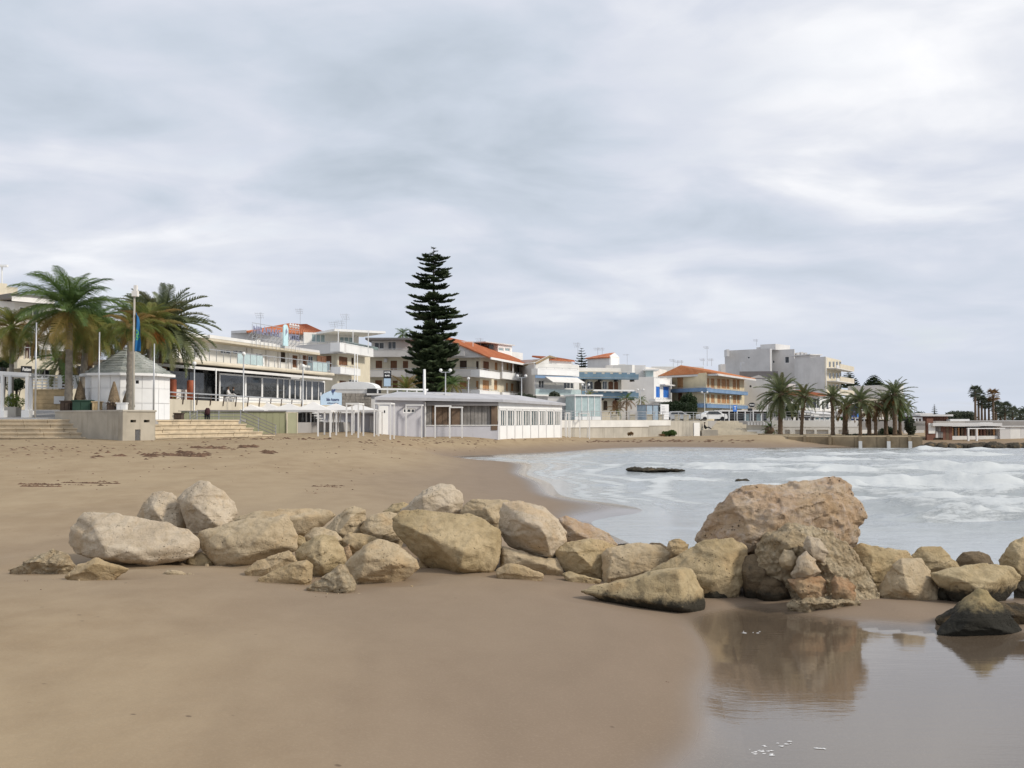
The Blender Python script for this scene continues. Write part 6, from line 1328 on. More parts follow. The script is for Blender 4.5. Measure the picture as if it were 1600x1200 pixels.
# --- yellow house
root = thing('yellow_house', 'yellow two-storey house with orange hipped roof, blue balcony bands and orange shutters', 'house', W(1103, 640, 192))
sh = [(1088, 1112), (1125, 1155), (1178, 1205), (1213, 1250), (1256, 1280), (1308, 1335), (1342, 1364)]
H1 = [(*k5(a, 378 + (a - 1085) * .05, b_, 462 + (a - 1085) * .04), 'orange', 1) for a, b_ in sh] + [(*k5(a, 512 + (a - 1085) * .03, b_, 585 + (a - 1085) * .02), 'orange', 1) for a, b_ in sh]
fs = mass(root, [(1050, 201), (1103.5, 191), (1163, 216)], LZ, ZP(584.5, 193), m_yellow, {0: [(*k5(843, 372, 893, 466), 'orange'), (*k5(850, 500, 885, 585), 'shutter')], 1: H1}, back=13); f0, f1 = fs
balcony(f0, root, 1046, 1102, 607, 612.5, 1.3, m_blue); balcony(f1, root, 1105, 1169, 609.5, 615, 1.3, m_blue); balcony(f0, root, 1046, 1102, 631, 637, 1.3, m_blue); balcony(f1, root, 1105, 1169, 632.5, 638, 1.3, m_blue)
ze = ZP(583.5, 191); zr = ZP(571.8, 198); c0, c1_, c2_, c3 = f0.P(-1.8, -1.9, ze), f1.P(-.4, -2.2, ze), f1.P(f1.L + 1.8, -1.9, ze), f1.P(f1.L + 1.8, 13.5, ze); c4 = f0.P(-1.8, 13, ze); ra, rb = f1.P(3.5, 5.8, zr), f1.P(f1.L - 5, 5.8, zr)
tiled(root, [(c0, c1_, ra, ra), (c1_, c2_, rb, ra), (c2_, c3, rb, rb), (c4, c0, ra, ra)], m_tileo, pitch=.45)
mb = MB(); mb.bar(c0 - Vector((0, 0, .25)), c1_ - Vector((0, 0, .25)), .3, .35); mb.bar(c1_ - Vector((0, 0, .25)), c2_ - Vector((0, 0, .25)), .3, .35); mb.build('eave', m_grey, root)
for px, a_, b_, D in ((1052, 561, 583, 215), (1059, 563, 583, 215), (1065, 563, 583, 216), (1105, 541, 572, 220), (1099, 560, 571, 215), (1112, 560, 572, 215)): antenna(px, a_, b_, D, root, 2)
root = thing('white_house', 'low white flat-roofed house behind the yellow one', 'house', W(1050, 640, 225)); mass(root, [(1018, 225), (1100, 226)], LZ, ZP(574, 225), m_white, {}, back=10); MB().box(W(1127, 640, 230).x, W(1134, 640, 230).x, 230, 233, LZ, ZP(569, 230)).build('tank', m_grey, root)
# --- big pale apartment block
root = thing('apartment_block', 'big pale windowless-sided apartment block, tallest building on the right', 'apartment block', W(1220, 640, 245))
fs = mass(root, [(1133, 250), (1204, 242)], LZ, ZP(547, 245), m_grey, {0: [(*k6(298, 228, 322, 250), 'glass', 0)]}, back=25)  # white block: front faces coloured grey as shade, sunlit right end cream
mass(root, [(1204.4, 246), (1242, 242)], LZ, ZP(547.5, 244), m_grey, {0: [(*k6(540, 262, 560, 293), 'glass', 0), (*k6(658, 228, 700, 292), 'glass', 0)]}, back=22)
ff = mass(root, [(1242, 238), (1291, 229), (1315, 243)], LZ, ZP(560, 233), m_grey, {1: [(*k6(a, y, a + 20, y + 58), 'glass', 0) for y in (275, 385, 495) for a in (1082, 1118, 1150, 1180)]}, back=22, mats=[m_grey, m_cream]); fb = ff[1]
ff[0].part(root, 'upper_wall', m_grey, 0.02, ff[0].L * .5, .1, 3, ZP(560, 233) + .182, ZP(554.5, 233)); ff[0].part(root, 'parapet', m_lgrey, -1, ff[0].L * .55, -.3, 3.2, ZP(554.5, 233), ZP(553, 233))
for y in (577, 596.5, 616): 
    fb.part(root, 'balcony_slab', m_canvas, .5, fb.u(1334, -2), -2.2, -.003, ZP(y + 1, 236), ZP(y, 236)); q = fb.part(root, 'balcony_parapet', m_beige, fb.u(1312, -2), fb.u(1334, -2), -2.2, -2.0, ZP(y, 236) + .002, ZP(y - 7, 236))
    fb.part(root, 'balcony_parapet', m_lgrey, .5, fb.u(1311, -2), -2.2, -2.1, ZP(y, 236) + .002, ZP(y - 4, 236))
f = fs[0]; f.part(root, 'stair_tower', m_lgrey, f.u(1182), f.L + .3, 2, 9, ZP(547, 245), ZP(538, 245)); f.part(root, 'tank', m_grey, f.u(1176), f.u(1181), 2, 5, ZP(547, 245), ZP(542, 245)); MB().box(W(1204, 640, 243).x - .1, W(1206, 640, 243).x, 242.5, 244, LZ, ZP(545, 243)).build('corner_pier', m_white2, root)
for k, (a_, b_) in enumerate(((1250, 550), (1256, 549), (1139, 545), (1262, 550))): MB().box(W(a_, 640, 244).x, W(a_ + 4, 640, 244).x, 246, 249, ZP(556, 244), ZP(b_, 244)).build('rooftop_unit', m_lgrey, root)
antenna(1182, 530, 540, 248, root, 2)
lp = W(1158, 640, 236); mb = MB(); mb.bar((lp.x, lp.y, LZ + 8), (lp.x, lp.y, ZP(567, 236)), .25); mb.bar((lp.x, lp.y, ZP(567, 236)), (lp.x + .9, lp.y, ZP(567, 236)), .2)
o = mb.build('floodlight_mast', m_metal); tag(o, 'dark floodlight mast against the big pale apartment block', 'floodlight')
# --- grey gabled building
root = thing('gabled_building', 'pale building with dark grey roof and small round window before the apartment block', 'building', W(1190, 640, 222))
fs = mass(root, [(1150, 222), (1214, 220)], LZ, ZP(592, 221), m_lgrey, {}, back=14, mats=[m_lgrey], roof=m_dgrey); f = fs[0]; z0 = ZP(592, 221) + .18
f.part(root, 'attic', m_dgrey, f.u(1156, 1), f.u(1216, 1), .6, 12, z0, ZP(580, 221)); mb = MB()
mb.pts([f.P(f.u(1170), -.05, z0), f.P(f.u(1200), -.05, z0), f.P(f.u(1186), -.05, ZP(586, 221)), f.P(f.u(1170), .5, z0), f.P(f.u(1200), .5, z0), f.P(f.u(1186), .5, ZP(586, 221))], [(0, 1, 2), (3, 5, 4), (0, 3, 4, 1), (1, 4, 5, 2), (2, 5, 3, 0)]); mb.build('dormer', m_grey, root)
c = f.P(f.u(1173), -.03, ZP(603.5, 221)); P_ = [c + f.t * (.22 * math.cos(a * .7854)) + Vector((0, 0, .25 * math.sin(a * .7854))) for a in range(8)]; MB().pts(P_ + [p + f.n * .02 for p in P_], [tuple(range(8))] + [(k, 8 + k, 8 + (k + 1) % 8, (k + 1) % 8) for k in range(8)]).build('round_window', m_dark, root)
# --- low buildings behind the right palms
root = thing('house', 'low house with a red roof between the tallest right palm and the apartment block', 'house', W(1250, 640, 205)); fs = mass(root, [(1236, 205), (1290, 208)], LZ, ZP(617, 206), m_white, {0: [(1259, 622, 1282, 638, 'glass', 3)]}, back=9); f = fs[0]; z0 = ZP(617, 206)
tiled(root, [(f.P(-.5, -1, z0), f.P(f.L + .5, -1, z0), f.P(f.L - 2, 5, ZP(609, 206)), f.P(0, 5, ZP(609, 206)))], m_tile); f.part(root, 'rooftop_unit', m_lgrey, f.u(1247), f.u(1258), 3, 6, z0, ZP(599, 206))
root = thing('pavilion', 'white columned pavilion behind the lone straight palm', 'building', W(1300, 640, 190)); fs = mass(root, [(1281, 188), (1335, 192)], LZ, ZP(622, 190), m_white, {0: [(x, 626, x + 4, 640, 'glass', 0) for x in (1284, 1291, 1298, 1306, 1314, 1322, 1329)]}, back=8); fs[0].part(root, 'canopy', m_canvas, -4, fs[0].L + 2, -2.5, -.003, ZP(643, 187), ZP(641, 187)); 
f = Fac(1255, 150, 1300, 152); root = thing('canopy', 'grey canopy on thin posts beside the glass pavilion', 'canopy', f.P(0, 0, LZ)); mb = MB(); mb.hexa([f.P(0, -2, ZP(646, 150)), f.P(f.L, -2, ZP(650, 150)), f.P(f.L, 2, ZP(648, 150)), f.P(0, 2, ZP(644, 150)), f.P(0, -2, ZP(645, 150)), f.P(f.L, -2, ZP(648, 150)), f.P(f.L, 2, ZP(643, 150)), f.P(0, 2, ZP(641, 150))]); mb.build('roof', m_lgrey, root); mb = MB()
for px in (1258, 1272, 1286, 1298): p = f.P(f.u(px), -1.8, 0); mb.bar((p.x, p.y, LZ), (p.x, p.y, ZP(648, 150)), .1)
mb.build('post', m_metal, root); f.part(root, 'back_wall', m_dbrown, 0, 2.5, 1.5, 1.7, LZ, ZP(648, 150))
f = Fac(1273, 141, 1298, 142); root = thing('glass_pavilion', 'small glass pavilion above the white wall on the right', 'pavilion', f.P(0, 0, LZ)); H_ = [(f.L * k / 3 + .05, f.L * (k + 1) / 3 - .05, LZ + .1, ZP(651, 141)) for k in range(3)]; [window(f, root, h, 'glass', 0, m_white2, .12, 0, g_blue) for h in H_]; f.part(root, 'body', m_dgrey, .1, f.L - .1, .2, 2.4, LZ, ZP(651, 141)); f.part(root, 'roof', m_lgrey, -.3, f.L + .3, -.3, 2.8, ZP(651, 141), ZP(649.5, 141))
root = thing('long_building', 'long pale flat building behind the jetty palms', 'building', W(1370, 640, 262)); mass(root, [(1325, 262), (1390, 250), (1412, 258)], LZ, ZP(604, 258), m_lgrey, {0: [(1332, 628, 1345, 640, 'glass', 1)]}, back=15, mats=[m_lgrey, m_lgrey]); mass(root, [(1330, 248), (1412, 248)], LZ, ZP(624, 248), m_beige, {0: [(1345, 630, 1356, 642, 'glass', 1), (1370, 632, 1382, 643, 'glass', 1)]}, back=4)
root = thing('marquee', 'white-roofed beach bar with dark counter behind the palm clump', 'beach bar', W(1370, 640, 140)); f = Fac(1342, 138, 1385, 139); f.part(root, 'roof', m_canvas, 0, f.L, -1.5, 3, ZP(654.5, 138), ZP(652, 138)); f.part(root, 'counter', m_dbrown, 0, f.L, -.5, 0, LZ - .8, LZ + .15); f.part(root, 'back_wall', m_lgrey, 0, f.L, 2.5, 2.7, LZ, ZP(655, 138)); mb = MB()
for k in range(5): p = f.P(f.L * k / 4, -1.2, 0); mb.bar((p.x, p.y, LZ - .5), (p.x, p.y, ZP(654.5, 138)), .12)
mb.build('post', m_white2, root)
c = W(1337, 655, 140); root = thing('inflatable', 'tall blue rounded tank behind the broad jetty palm', 'tank', (c.x, c.y, LZ)); MB().lathe((c.x, c.y, LZ), [(.55, 0), (.62, .4), (.62, 1.6), (.45, 2.0), (.1, 2.1)], 14).build('body', m_bright_blue, root, True); MB().lathe((c.x, c.y, LZ + 2.1), [(.12, 0), (.12, .1)], 8).build('cap', m_white2, root)
# ------------------------------------------------------------------ beach club
f0 = Fac(588, 90, 664, 92.5); f1 = Fac(664, 92.5, 779, 94.5); f2 = Fac(779, 94.5, 878, 109.5)
root = thing('beach_club', 'low white beach club hall with boarded veranda and a row of eight tall windows', 'beach club', f2.A + Vector((0, 0, 1.2))); zg = .9
zt0 = ZP(625, 92)
H0 = [f0.R(630, 638, 649, 645.5)]; m_lav = pm('lavender_wall_and_shade', (.50, .50, .54), .85, .08, .5, streak=.15)  # puts shade into the colour of the white hall's left walls; cabins share it
wall(f0, root, m_lav, 0, f0.L, zg, zt0, H0); window(f0, root, H0[0], 'glass', bars=2)
d_ = f0.part(root, 'door', m_white2, f0.u(590), f0.u(606), -.08, -.003, zg + .4, ZP(634, 90)); f0.part(d_, 'handle', m_dark, f0.u(599.5), f0.u(601), -.12, -.082, ZP(645, 90), ZP(641, 90))
# veranda wall: parapet, boards, fascia
zs1 = ZP(665, 93.5); zs2 = ZP(632, 93.5); f1.part(root, 'low_wall', m_lav, 0, f1.L, 0, .25, zg, zs1); f1.part(root, 'back_wall', m_dgrey, 0, f1.L, .3, .4, zs1, zs2 + .3)
for (a, b, m) in ((664, 675, m_ply), (675.5, 700, m_plyb), (700.5, 719.5, m_plyb), (720, 736, m_ply), (736.5, 753.5, m_ply), (754, 767, m_ply)):
    n = 3
    for k in range(n): u0 = f1.u(a) + (f1.u(b) - f1.u(a)) * k / n; f1.part(root, 'board', m, u0 + .015, u0 + (f1.u(b) - f1.u(a)) / n - .01, .18 + .015 * (k % 2), .22 + .015 * (k % 2), zs1 + .01, zs2 - .02)
f1.part(root, 'board', m_plyb, f1.u(767.5), f1.u(777), -.06, -.01, ZP(672, 94), ZP(635, 94)); f1.part(root, 'board', m_plyb, f1.u(706), f1.u(719), .1, .15, zs1, zs2 - .05)
f1.part(root, 'sill', m_white2, 0, f1.L, -.08, 0, zs1, zs1 + .06); zr = ZP(629, 93.5)
# right glazed side
px_ = [780.5, 792, 804.5, 816.5, 829, 841.5, 853.5, 865.5, 876.5]; zw0, zw1 = ZP(665.5, 100), ZP(641, 100)
g_blue2 = glass_mat('curtained_glass', (.16, .19, .20), .1, .5)
H2 = [(f2.u(px_[k] + .8), f2.u(px_[k + 1] - .8), zw0, zw1) for k in range(8)]
wall(f2, root, m_white2, 0, f2.L, zg - .2, ZP(628, 95), H2, th=.06); rr = random.Random(4)
for h in H2:
    window(f2, root, h, 'glass', -.05, m_white2, .06, 0, g_blue2)
    mb = MB(); u = h[0] + .12
    for k in range(3): f2.box(mb, u, u + rr.uniform(.12, .3), .043, .047, h[2] + .1, h[3] - .1); u += (h[1] - h[0]) / 3
    mb.build('curtain', m_canvas, root)
for k in range(9): u = f2.u(px_[k]); f2.part(root, 'mullion', m_lgrey, u - .05, u + .05, -.04, -.003, zg - .2, zw1 + .1)
f2.part(root, 'transom', m_white2, 0, f2.L, -.05, -.002, zw1 + .102, zw1 + .2)
# roof
zr0 = ZP(628, 94.5); mb = MB(); A0, A1, A2, A3 = f0.P(-.4, -.5, 0), f1.P(0, -.6, 0), f2.P(-.1, -.5, 0), f2.P(f2.L + .3, -.3, 0); B3, B0 = A3 + Vector((-2, 7, 0)), A0 + Vector((1, 9, 0)); B1 = A1 + Vector((1, 12, 0)); B2 = A2 + Vector((1.5, 14, 0))
ring = [(A0, zt0), (A1, zr0 + .1), (A2, zr0 + .02), (A3, zr0 - .1), (B3, zr0 + .25), (B2, zr0 + .7), (B1, zr0 + .9), (B0, zt0 + .7)]; n = len(ring)
mb.pts([(p.x, p.y, z - .04) for p, z in ring] + [(p.x, p.y, z + .2) for p, z in ring], [tuple(range(n))[::-1], tuple(range(n, 2 * n))] + [(k, (k + 1) % n, n + (k + 1) % n, n + k) for k in range(n)]); mb.build('roof', pm('grey_roof_sheet', (.44, .44, .46), .8, .1, .5, streak=.2), root)
f1.part(root, 'fascia', m_dgrey, .1, f1.L - .1, -.3, -.2, zr0 - .35, zr0 - .03); mb = MB(); mb.quad(f2.B, f2.B + Vector((-1, 6, 0)), f2.B + Vector((-1, 6, 5.)), f2.B + Vector((0, 0, 4.9))); 
mb2 = MB(); q = f2.B; q2 = q + Vector((-2, 6.5, 0)); mb2.hexa([(q.x - .3, q.y + .02, .8), (q.x, q.y + .02, .8), (q2.x, q2.y, .8), (q2.x - .3, q2.y, .8), (q.x - .3, q.y + .02, zr0 - .15), (q.x, q.y + .02, zr0 - .15), (q2.x, q2.y, zr0 - .15), (q2.x - .3, q2.y, zr0 - .15)]); mb2.build('side_wall', m_white2, root)
f1.part(root, 'veranda_post', m_white2, f1.u(663), f1.u(665), -.2, 0, zg, zr0 - .03)
# second roof deck behind
g = Fac(575, 98, 700, 101); root = thing('service_building', 'flat grey service roof with thin railing behind the club hall', 'building', g.P(0, 0, LZ)); g.part(root, 'wall', m_lgrey, 0, g.L, 0, 6, LZ - 1, ZP(618, 99)); g.part(root, 'roof', m_grey, -.2, g.L + .2, -.3, 6.2, ZP(618, 99), ZP(615, 99))
mb = MB()
for k in range(6): u = g.u(590) + k * .95; mb.bar(g.P(u, 0, ZP(615, 99)), g.P(u, 0, ZP(607.5, 99)), .12)
mb.bar(g.P(g.u(590), 0, ZP(608, 99)), g.P(g.u(590) + 4.9, 0, ZP(608.5, 99)), .16); mb.build('frame', m_white2, root)
# grey partition, doors, stairs left of the hall
g = Fac(470, 89, 590, 92); root = thing('changing_cabins', 'lavender-grey cabin wall with white doors behind the pole frames', 'cabins', g.P(0, 0, 1.4)); g.part(root, 'wall', m_lav, g.u(498), g.L, 0, 2.5, .9, ZP(646, 90))
for (a, b, m) in ((513, 527, m_lgrey), (539, 551, m_lav), (552, 576, m_lav), (577.5, 588, m_white2)): g.part(root, 'door', m, g.u(a), g.u(b), -.06, -.003, 1.2, ZP(650, 90))
g.part(root, 'side_wall', m_dgrey, g.u(470), g.u(498), 1.2, 1.5, .9, ZP(645, 90)); g.part(root, 'flat_roof', m_lgrey, g.u(470), g.L, -.6, 3, ZP(645.5, 90), ZP(643, 90))
root = thing('outdoor_stairs', 'open white stairs climbing left between the tent canopy and the cabins', 'stairs', g.P(g.u(500), -1, 1.3))
for k in range(10):
    t = k / 9; px = 514 - 28 * t; py = 681 - 36 * t; u = g.u(px); z = ZP(py, 89); g.part(root, 'tread', m_white2, u - .35, u + .25, -1.6, -.7, z - .07, z)
mb = MB(); mb.bar(g.P(g.u(515), -1.15, ZP(683, 89)), g.P(g.u(486), -1.15, ZP(646, 89)), .1, .22); mb.build('stringer', m_grey, root)
# blue Lido board
g = Fac(498, 92, 536, 93.5); c = g.P(g.L / 2, 0, 0); root = thing('beach_club_sign', 'pale blue board reading lido Azzurro with a leaping-fish logo', 'sign', (c.x, c.y, LZ)); r = g.R(501, 613.5, 534, 633)
m_pb = pm('pale_blue_board', (.42, .54, .66), .6, .05); m_navy = pm('navy_print', (.04, .06, .14), .6)
P_ = [(r[0], r[2]), (r[1], r[2]), (r[1], r[3]), (r[1] - .5, r[3] + .02), ((r[0] + r[1]) / 2, r[3] + .18), (r[0] + .3, r[3] - .1), (r[0], r[3] - .35)]; n = len(P_); mb = MB(); mb.pts([g.P(u, 0, z) for u, z in P_] + [g.P(u, .1, z) for u, z in P_], [tuple(range(n)), tuple(range(n, 2 * n))[::-1]] + [(k, n + k, n + (k + 1) % n, (k + 1) % n) for k in range(n)]); mb.build('board', m_pb, root)
cc = (r[0] + r[1]) / 2 + .15; text_mesh('lido Azzurro', .36, m_navy, g.P(cc, -.012, r[2] + .48), g.t, 'lettering', root, .012, 1.25, .006); text_mesh('stabilimento balneare', .14, m_navy, g.P(cc, -.012, r[2] + .18), g.t, 'lettering', root, .004, 1.1, .006)
mb = MB()
for dx, dz, s in ((0, 1.05, 1), (-.02, 1.18, .7)):
    mb.pts([g.P(cc + a * s, -.02 - dz * .01, r[2] + dz + b * s) for a, b in ((0, -.2), (.06, .05), (.28, .28), (.2, .38), (-.02, .2), (-.12, .42), (-.16, .15), (-.05, .02))], [tuple(range(8))])
mb.build('logo', m_navy, root); mb = MB(); mb.bar(g.P(r[0] + .1, .15, 1.5), g.P(r[0] + .1, .15, r[3]), .1); mb.bar(g.P(r[1] - .1, .15, 1.5), g.P(r[1] - .1, .15, r[3]), .1); mb.build('post', m_white2, root)
# small totem sign and stone wall, white dome tent
g = Fac(597, 104, 614, 104); c = g.P(g.L / 2, 0, 0); root = thing('totem_sign', 'upright dark sign with a light lower panel left of the pine', 'sign', (c.x, c.y, LZ)); r = g.R(599, 579, 611, 604); g.part(root, 'board', m_blacksign, r[0], r[1], 0, .12, r[2], r[3]); g.part(root, 'panel', m_pb, r[0] + .04, r[1] - .04, -.03, -.003, r[2] + .03, r[2] + .8)
text_mesh('HOTEL', .2, m_white2, g.P((r[0] + r[1]) / 2, -.02, r[3] - .18), g.t, 'lettering', root, .01, .6, .006); text_mesh('BAR', .2, m_white2, g.P((r[0] + r[1]) / 2, -.02, r[3] - .5), g.t, 'lettering', root, .01, .5, .006); mb = MB(); mb.bar(g.P((r[0] + r[1]) / 2, .15, LZ), g.P((r[0] + r[1]) / 2, .15, r[2]), .12); mb.build('post', m_metal, root)
g = Fac(534, 97, 580, 98); root = thing('stone_wall', 'rough grey-brown stone wall behind the pale blue board', 'wall', g.P(0, 0, LZ)); z0, z1 = 2.6, ZP(614, 97); m_rub = pm('rubble_stone', (.27, .245, .215), .95, .3, 3); rr = random.Random(6)
g.part(root, 'wall_core', m_rub, 0, g.L, .05, .5, 2.2, z1 - .02); z = z0
while z < z1:
    u = rr.uniform(-.2, 0)
    while u < g.L: w = rr.uniform(.3, .6); g.part(root, 'stone', m_rub, max(0, u) + .01, min(g.L, u + w) - .01, rr.uniform(-.04, .02), .05, z + .01, min(z + .27, z1)); u += w
    z += .28
c = W(556, 614, 101); root = thing('white_tent', 'low white domed tent behind the stone wall', 'tent', (c.x, c.y, LZ)); mb = MB(); n = 14; Pn = []
for k in range(n + 1):
    a = math.pi * k / n; Pn.append((-math.cos(a) * 2.1, math.sin(a) ** .7 * (ZP(597, 101) - ZP(609, 101)) + ZP(609, 101)))
for k in range(n): mb.quad((c.x + Pn[k][0], c.y - 1.5, Pn[k][1]), (c.x + Pn[k + 1][0], c.y - 1.5, Pn[k + 1][1]), (c.x + Pn[k + 1][0], c.y + 2.5, Pn[k + 1][1] + .1), (c.x + Pn[k][0], c.y + 2.5, Pn[k][1] + .1)); mb.quad((c.x + Pn[k][0], c.y - 1.5, Pn[k][1]), (c.x + Pn[k + 1][0], c.y - 1.5, Pn[k + 1][1]), (c.x + Pn[k + 1][0], c.y - 1.5, ZP(609, 101)), (c.x + Pn[k][0], c.y - 1.5, ZP(609, 101)))
mb.build('canopy', m_white2, root); MB().box(c.x - 2, c.x + 2, c.y - 1.45, c.y + 2.4, LZ, ZP(609, 101) - .01).build('side_panel', m_canvas, root); MB().box(c.x + 1.3, c.x + 2.6, c.y - 1.7, c.y - 1.5, ZP(616, 101), ZP(608, 101)).build('dark_opening', m_dark, root)

# gazebo tents
GG = 'white peaked tents behind the olive boarding'
for i, (px, D, s, yk) in enumerate([(383, 86, 2.0, 626), (417, 88, 2.0, 628.5), (452, 87, 1.8, 629.5), (490, 84, 1.75, 627.5), (525, 85, 1.75, 630), (560, 87, 1.8, 631)]):
    lb = ['leftmost white peaked tent over the olive boarding', 'second white peaked tent from the left', 'third white peaked tent, above the light olive door', 'white peaked tent left of the pale blue board', 'white peaked tent below the pale blue board', 'rightmost white peaked tent beside the club hall'][i]
    c = W(px, 640, D); z0 = ZP(641, D); z1 = ZP(yk, D); root = thing('gazebo_tent', lb, 'tent', (c.x, c.y, 1.5), GG); mb = MB(); n = 6
    for sx, sy, tx, ty in ((-1, -1, 1, -1), (1, -1, 1, 1), (1, 1, -1, 1), (-1, 1, -1, -1)):
        for k in range(n):
            t0, t1 = k / n, (k + 1) / n; h0, h1 = (t0 ** .8) , (t1 ** .8)
            def q(a, b, t, h): return (c.x + a * s * (1 - t), c.y + b * s * (1 - t), z0 + (z1 - z0) * (.55 * t + .45 * t ** 2.2))
            mb.quad(q(sx, sy, t0, h0), q(tx, ty, t0, h0), q(tx, ty, t1, h1), q(sx, sy, t1, h1))
    mb.build('canopy', m_canvas, root)
    mb = MB()
    for sx, sy in ((-1, -1), (1, -1), (1, 1), (-1, 1)): mb.bar((c.x + sx * s * .97, c.y + sy * s * .97, 1.0), (c.x + sx * s * .97, c.y + sy * s * .97, z0), .09)
    mb.build('post', m_white2, root); mb = MB(); mb.box(c.x - s, c.x + s, c.y - s - .02, c.y - s, z0 - .14, z0 + .01); mb.box(c.x + s, c.x + s + .02, c.y - s, c.y + s, z0 - .14, z0 + .01); mb.build('valance', m_lgrey, root)
# olive boarding
g = Fac(283, 76, 466, 79); root = thing('board_fence', 'olive green boarded enclosure at the foot of the ramp with a lighter door panel', 'fence', g.P(g.L / 2, 0, 1.6)); n = 16
for k in range(n):
    a, b = 283 + (447 - 283) * k / n, 283 + (447 - 283) * (k + 1) / n; g.part(root, 'board', m_olive, g.u(a) + .006, g.u(b) - .006, .01 * (k % 2), .06, 1.3, ZP(643, 77))
g.part(root, 'door', m_lolive, g.u(449), g.u(464), -.08, -.02, 1.75, ZP(645, 78)); mb = MB()
for a in (448.2, 464.3): g.box(mb, g.u(a) - .03, g.u(a) + .05, -.1, -.01, 1.65, ZP(644, 78))
g.box(mb, g.u(448), g.u(465), -.1, -.01, ZP(644.6, 78), ZP(643.6, 78)); mb.build('door_frame', m_cream, root); g.part(root, 'top_rail', m_dgrey, -.2, g.u(447), -.1, .1, ZP(643, 77) + .003, ZP(641.8, 77))
# stair side wall + railings in front of it
h = Fac(296, 71.5, 432, 74.5); root = thing('ramp_railing', 'steel railing of thin bars in front of the olive boarding, sloping down to the sand', 'railing', h.P(h.L / 2, 0, 2.9))
mb = MB()
for px, yt, yb in ((308, 641, 658), (342, 642, 658), (376, 640, 658), (404, 653, 672), (431, 664, 683), (297, 643, 656)): D = h.Y(px); x = W(px, 640, D); mb.bar((x.x, x.y, ZP(yb, D) - .1), (x.x, x.y, ZP(yt, D)), .06)
mb.build('post', m_metal, root)
for k in range(4):
    mb = MB(); o_ = k * 5.2
    def L_(x0, y0, x1, y1): mb.bar(W(x0, y0, h.Y(x0)), W(x1, y1, h.Y(x1)), .05)
    L_(308, 641 + o_ * .95, 376, 641.5 + o_ * .95); L_(376, 641 + o_, 431, 664.5 + o_); L_(296, 650 + o_ * .9, 308, 642 + o_ * .9); mb.build('rail', m_dgrey, root)
mb = MB(); mb.pts([W(376, 656, 74.2), W(432, 684, 75.4), W(432, 690, 75.4), W(376, 690, 74.2), W(376, 656, 74.6), W(432, 684, 75.8), W(432, 690, 75.8), W(376, 690, 74.6)], [(0, 3, 2, 1), (4, 5, 6, 7), (0, 1, 5, 4)]); mb.build('side_wall', m_olive, root)
# trousers and jacket hung over the rail
c = W(324, 640, 72.0); root = thing('hung_clothes', 'dark jacket and trousers hung over the steel railing', 'clothes', (c.x, c.y, ZP(657, 72))); rr = random.Random(1); mb = MB(); z1 = ZP(638, 72); z2 = ZP(647, 72); z3 = ZP(657, 72)
mb.lathe((c.x, c.y, z2), [(.16, -.05), (.19, .1), (.17, .3), (.1, .42)], 9, tilt=lambda z: (z * .05, 0)); mb.build('jacket', m_wine, root, True); mb = MB()
for dx, zz_ in ((-.14, z3 + .04), (0.0, z3), (.13, z3 + .02)): mb.lathe((c.x + dx, c.y, zz_), [(.04, 0), (.05, .1), (.075, z2 - z3)], 7)
mb.build('trousers', m_cloth, root, True)
# rows of white pole frames on the sand
FG = 'white pole frames standing on the sand'
def pole_frame(label, xa, xb, D, ytop=630.5, dep=2.6, shift=8):
    D = ground_D((xa + xb) / 2, D)
    a, b = W(xa, 640, D), W(xb, 640, D); root = thing('pole_frame', label, 'pole frame', ((a.x + b.x) / 2, D, H((a.x + b.x) / 2, D)), FG); zt = ZP(ytop, D); w = .10
    for p, dy in ((a, 0), (b, 0), (a, dep), (b, dep)): MB().box(p.x - w / 2, p.x + w / 2, p.y + dy - w / 2, p.y + dy + w / 2, H(p.x, p.y + dy) - .2, zt).build('post', m_white2, root)
    for (p, q) in ((a, b),): 
        MB().box(a.x - .05, b.x + .05, D - .06, D + .06, zt, zt + .12).build('beam', m_white2, root); MB().box(a.x - .05, b.x + .05, D + dep - .06, D + dep + .06, zt, zt + .12).build('beam', m_white2, root)
    for p in (a, b): MB().box(p.x - .05, p.x + .05, D + .06, D + dep - .06, zt + .004, zt + .11).build('beam', m_white2, root)
for lb, xa, xb, D, yt in [('white pole frame before the outdoor stairs', 497, 516, 683, 643.5), ('white pole frame in front of the lavender-grey cabin wall', 541.5, 560, 683.5, 632), ('white pole frame directly before the white cabin door', 585, 610, 684.5, 631.5), ('white pole frame before the blank hall wall with small window', 634.5, 659, 684, 634), ('white pole frame at the left end of the boarded veranda', 680, 703, 685, 635.5), ('white pole frame in front of the grey veranda boards', 722, 746, 685, 637.5) if False else ('narrow white pole frame in front of the grey veranda boards', 702.5, 722, 684, 637.5), ('left white pole frame right of the club hall', 885, 890.5, 684, 646), ('right white pole frame right of the club hall', 906, 921, 685, 646.5)]:
    pole_frame(lb, xa, xb, D, yt)
c0 = W(882, 647, 105.5); 
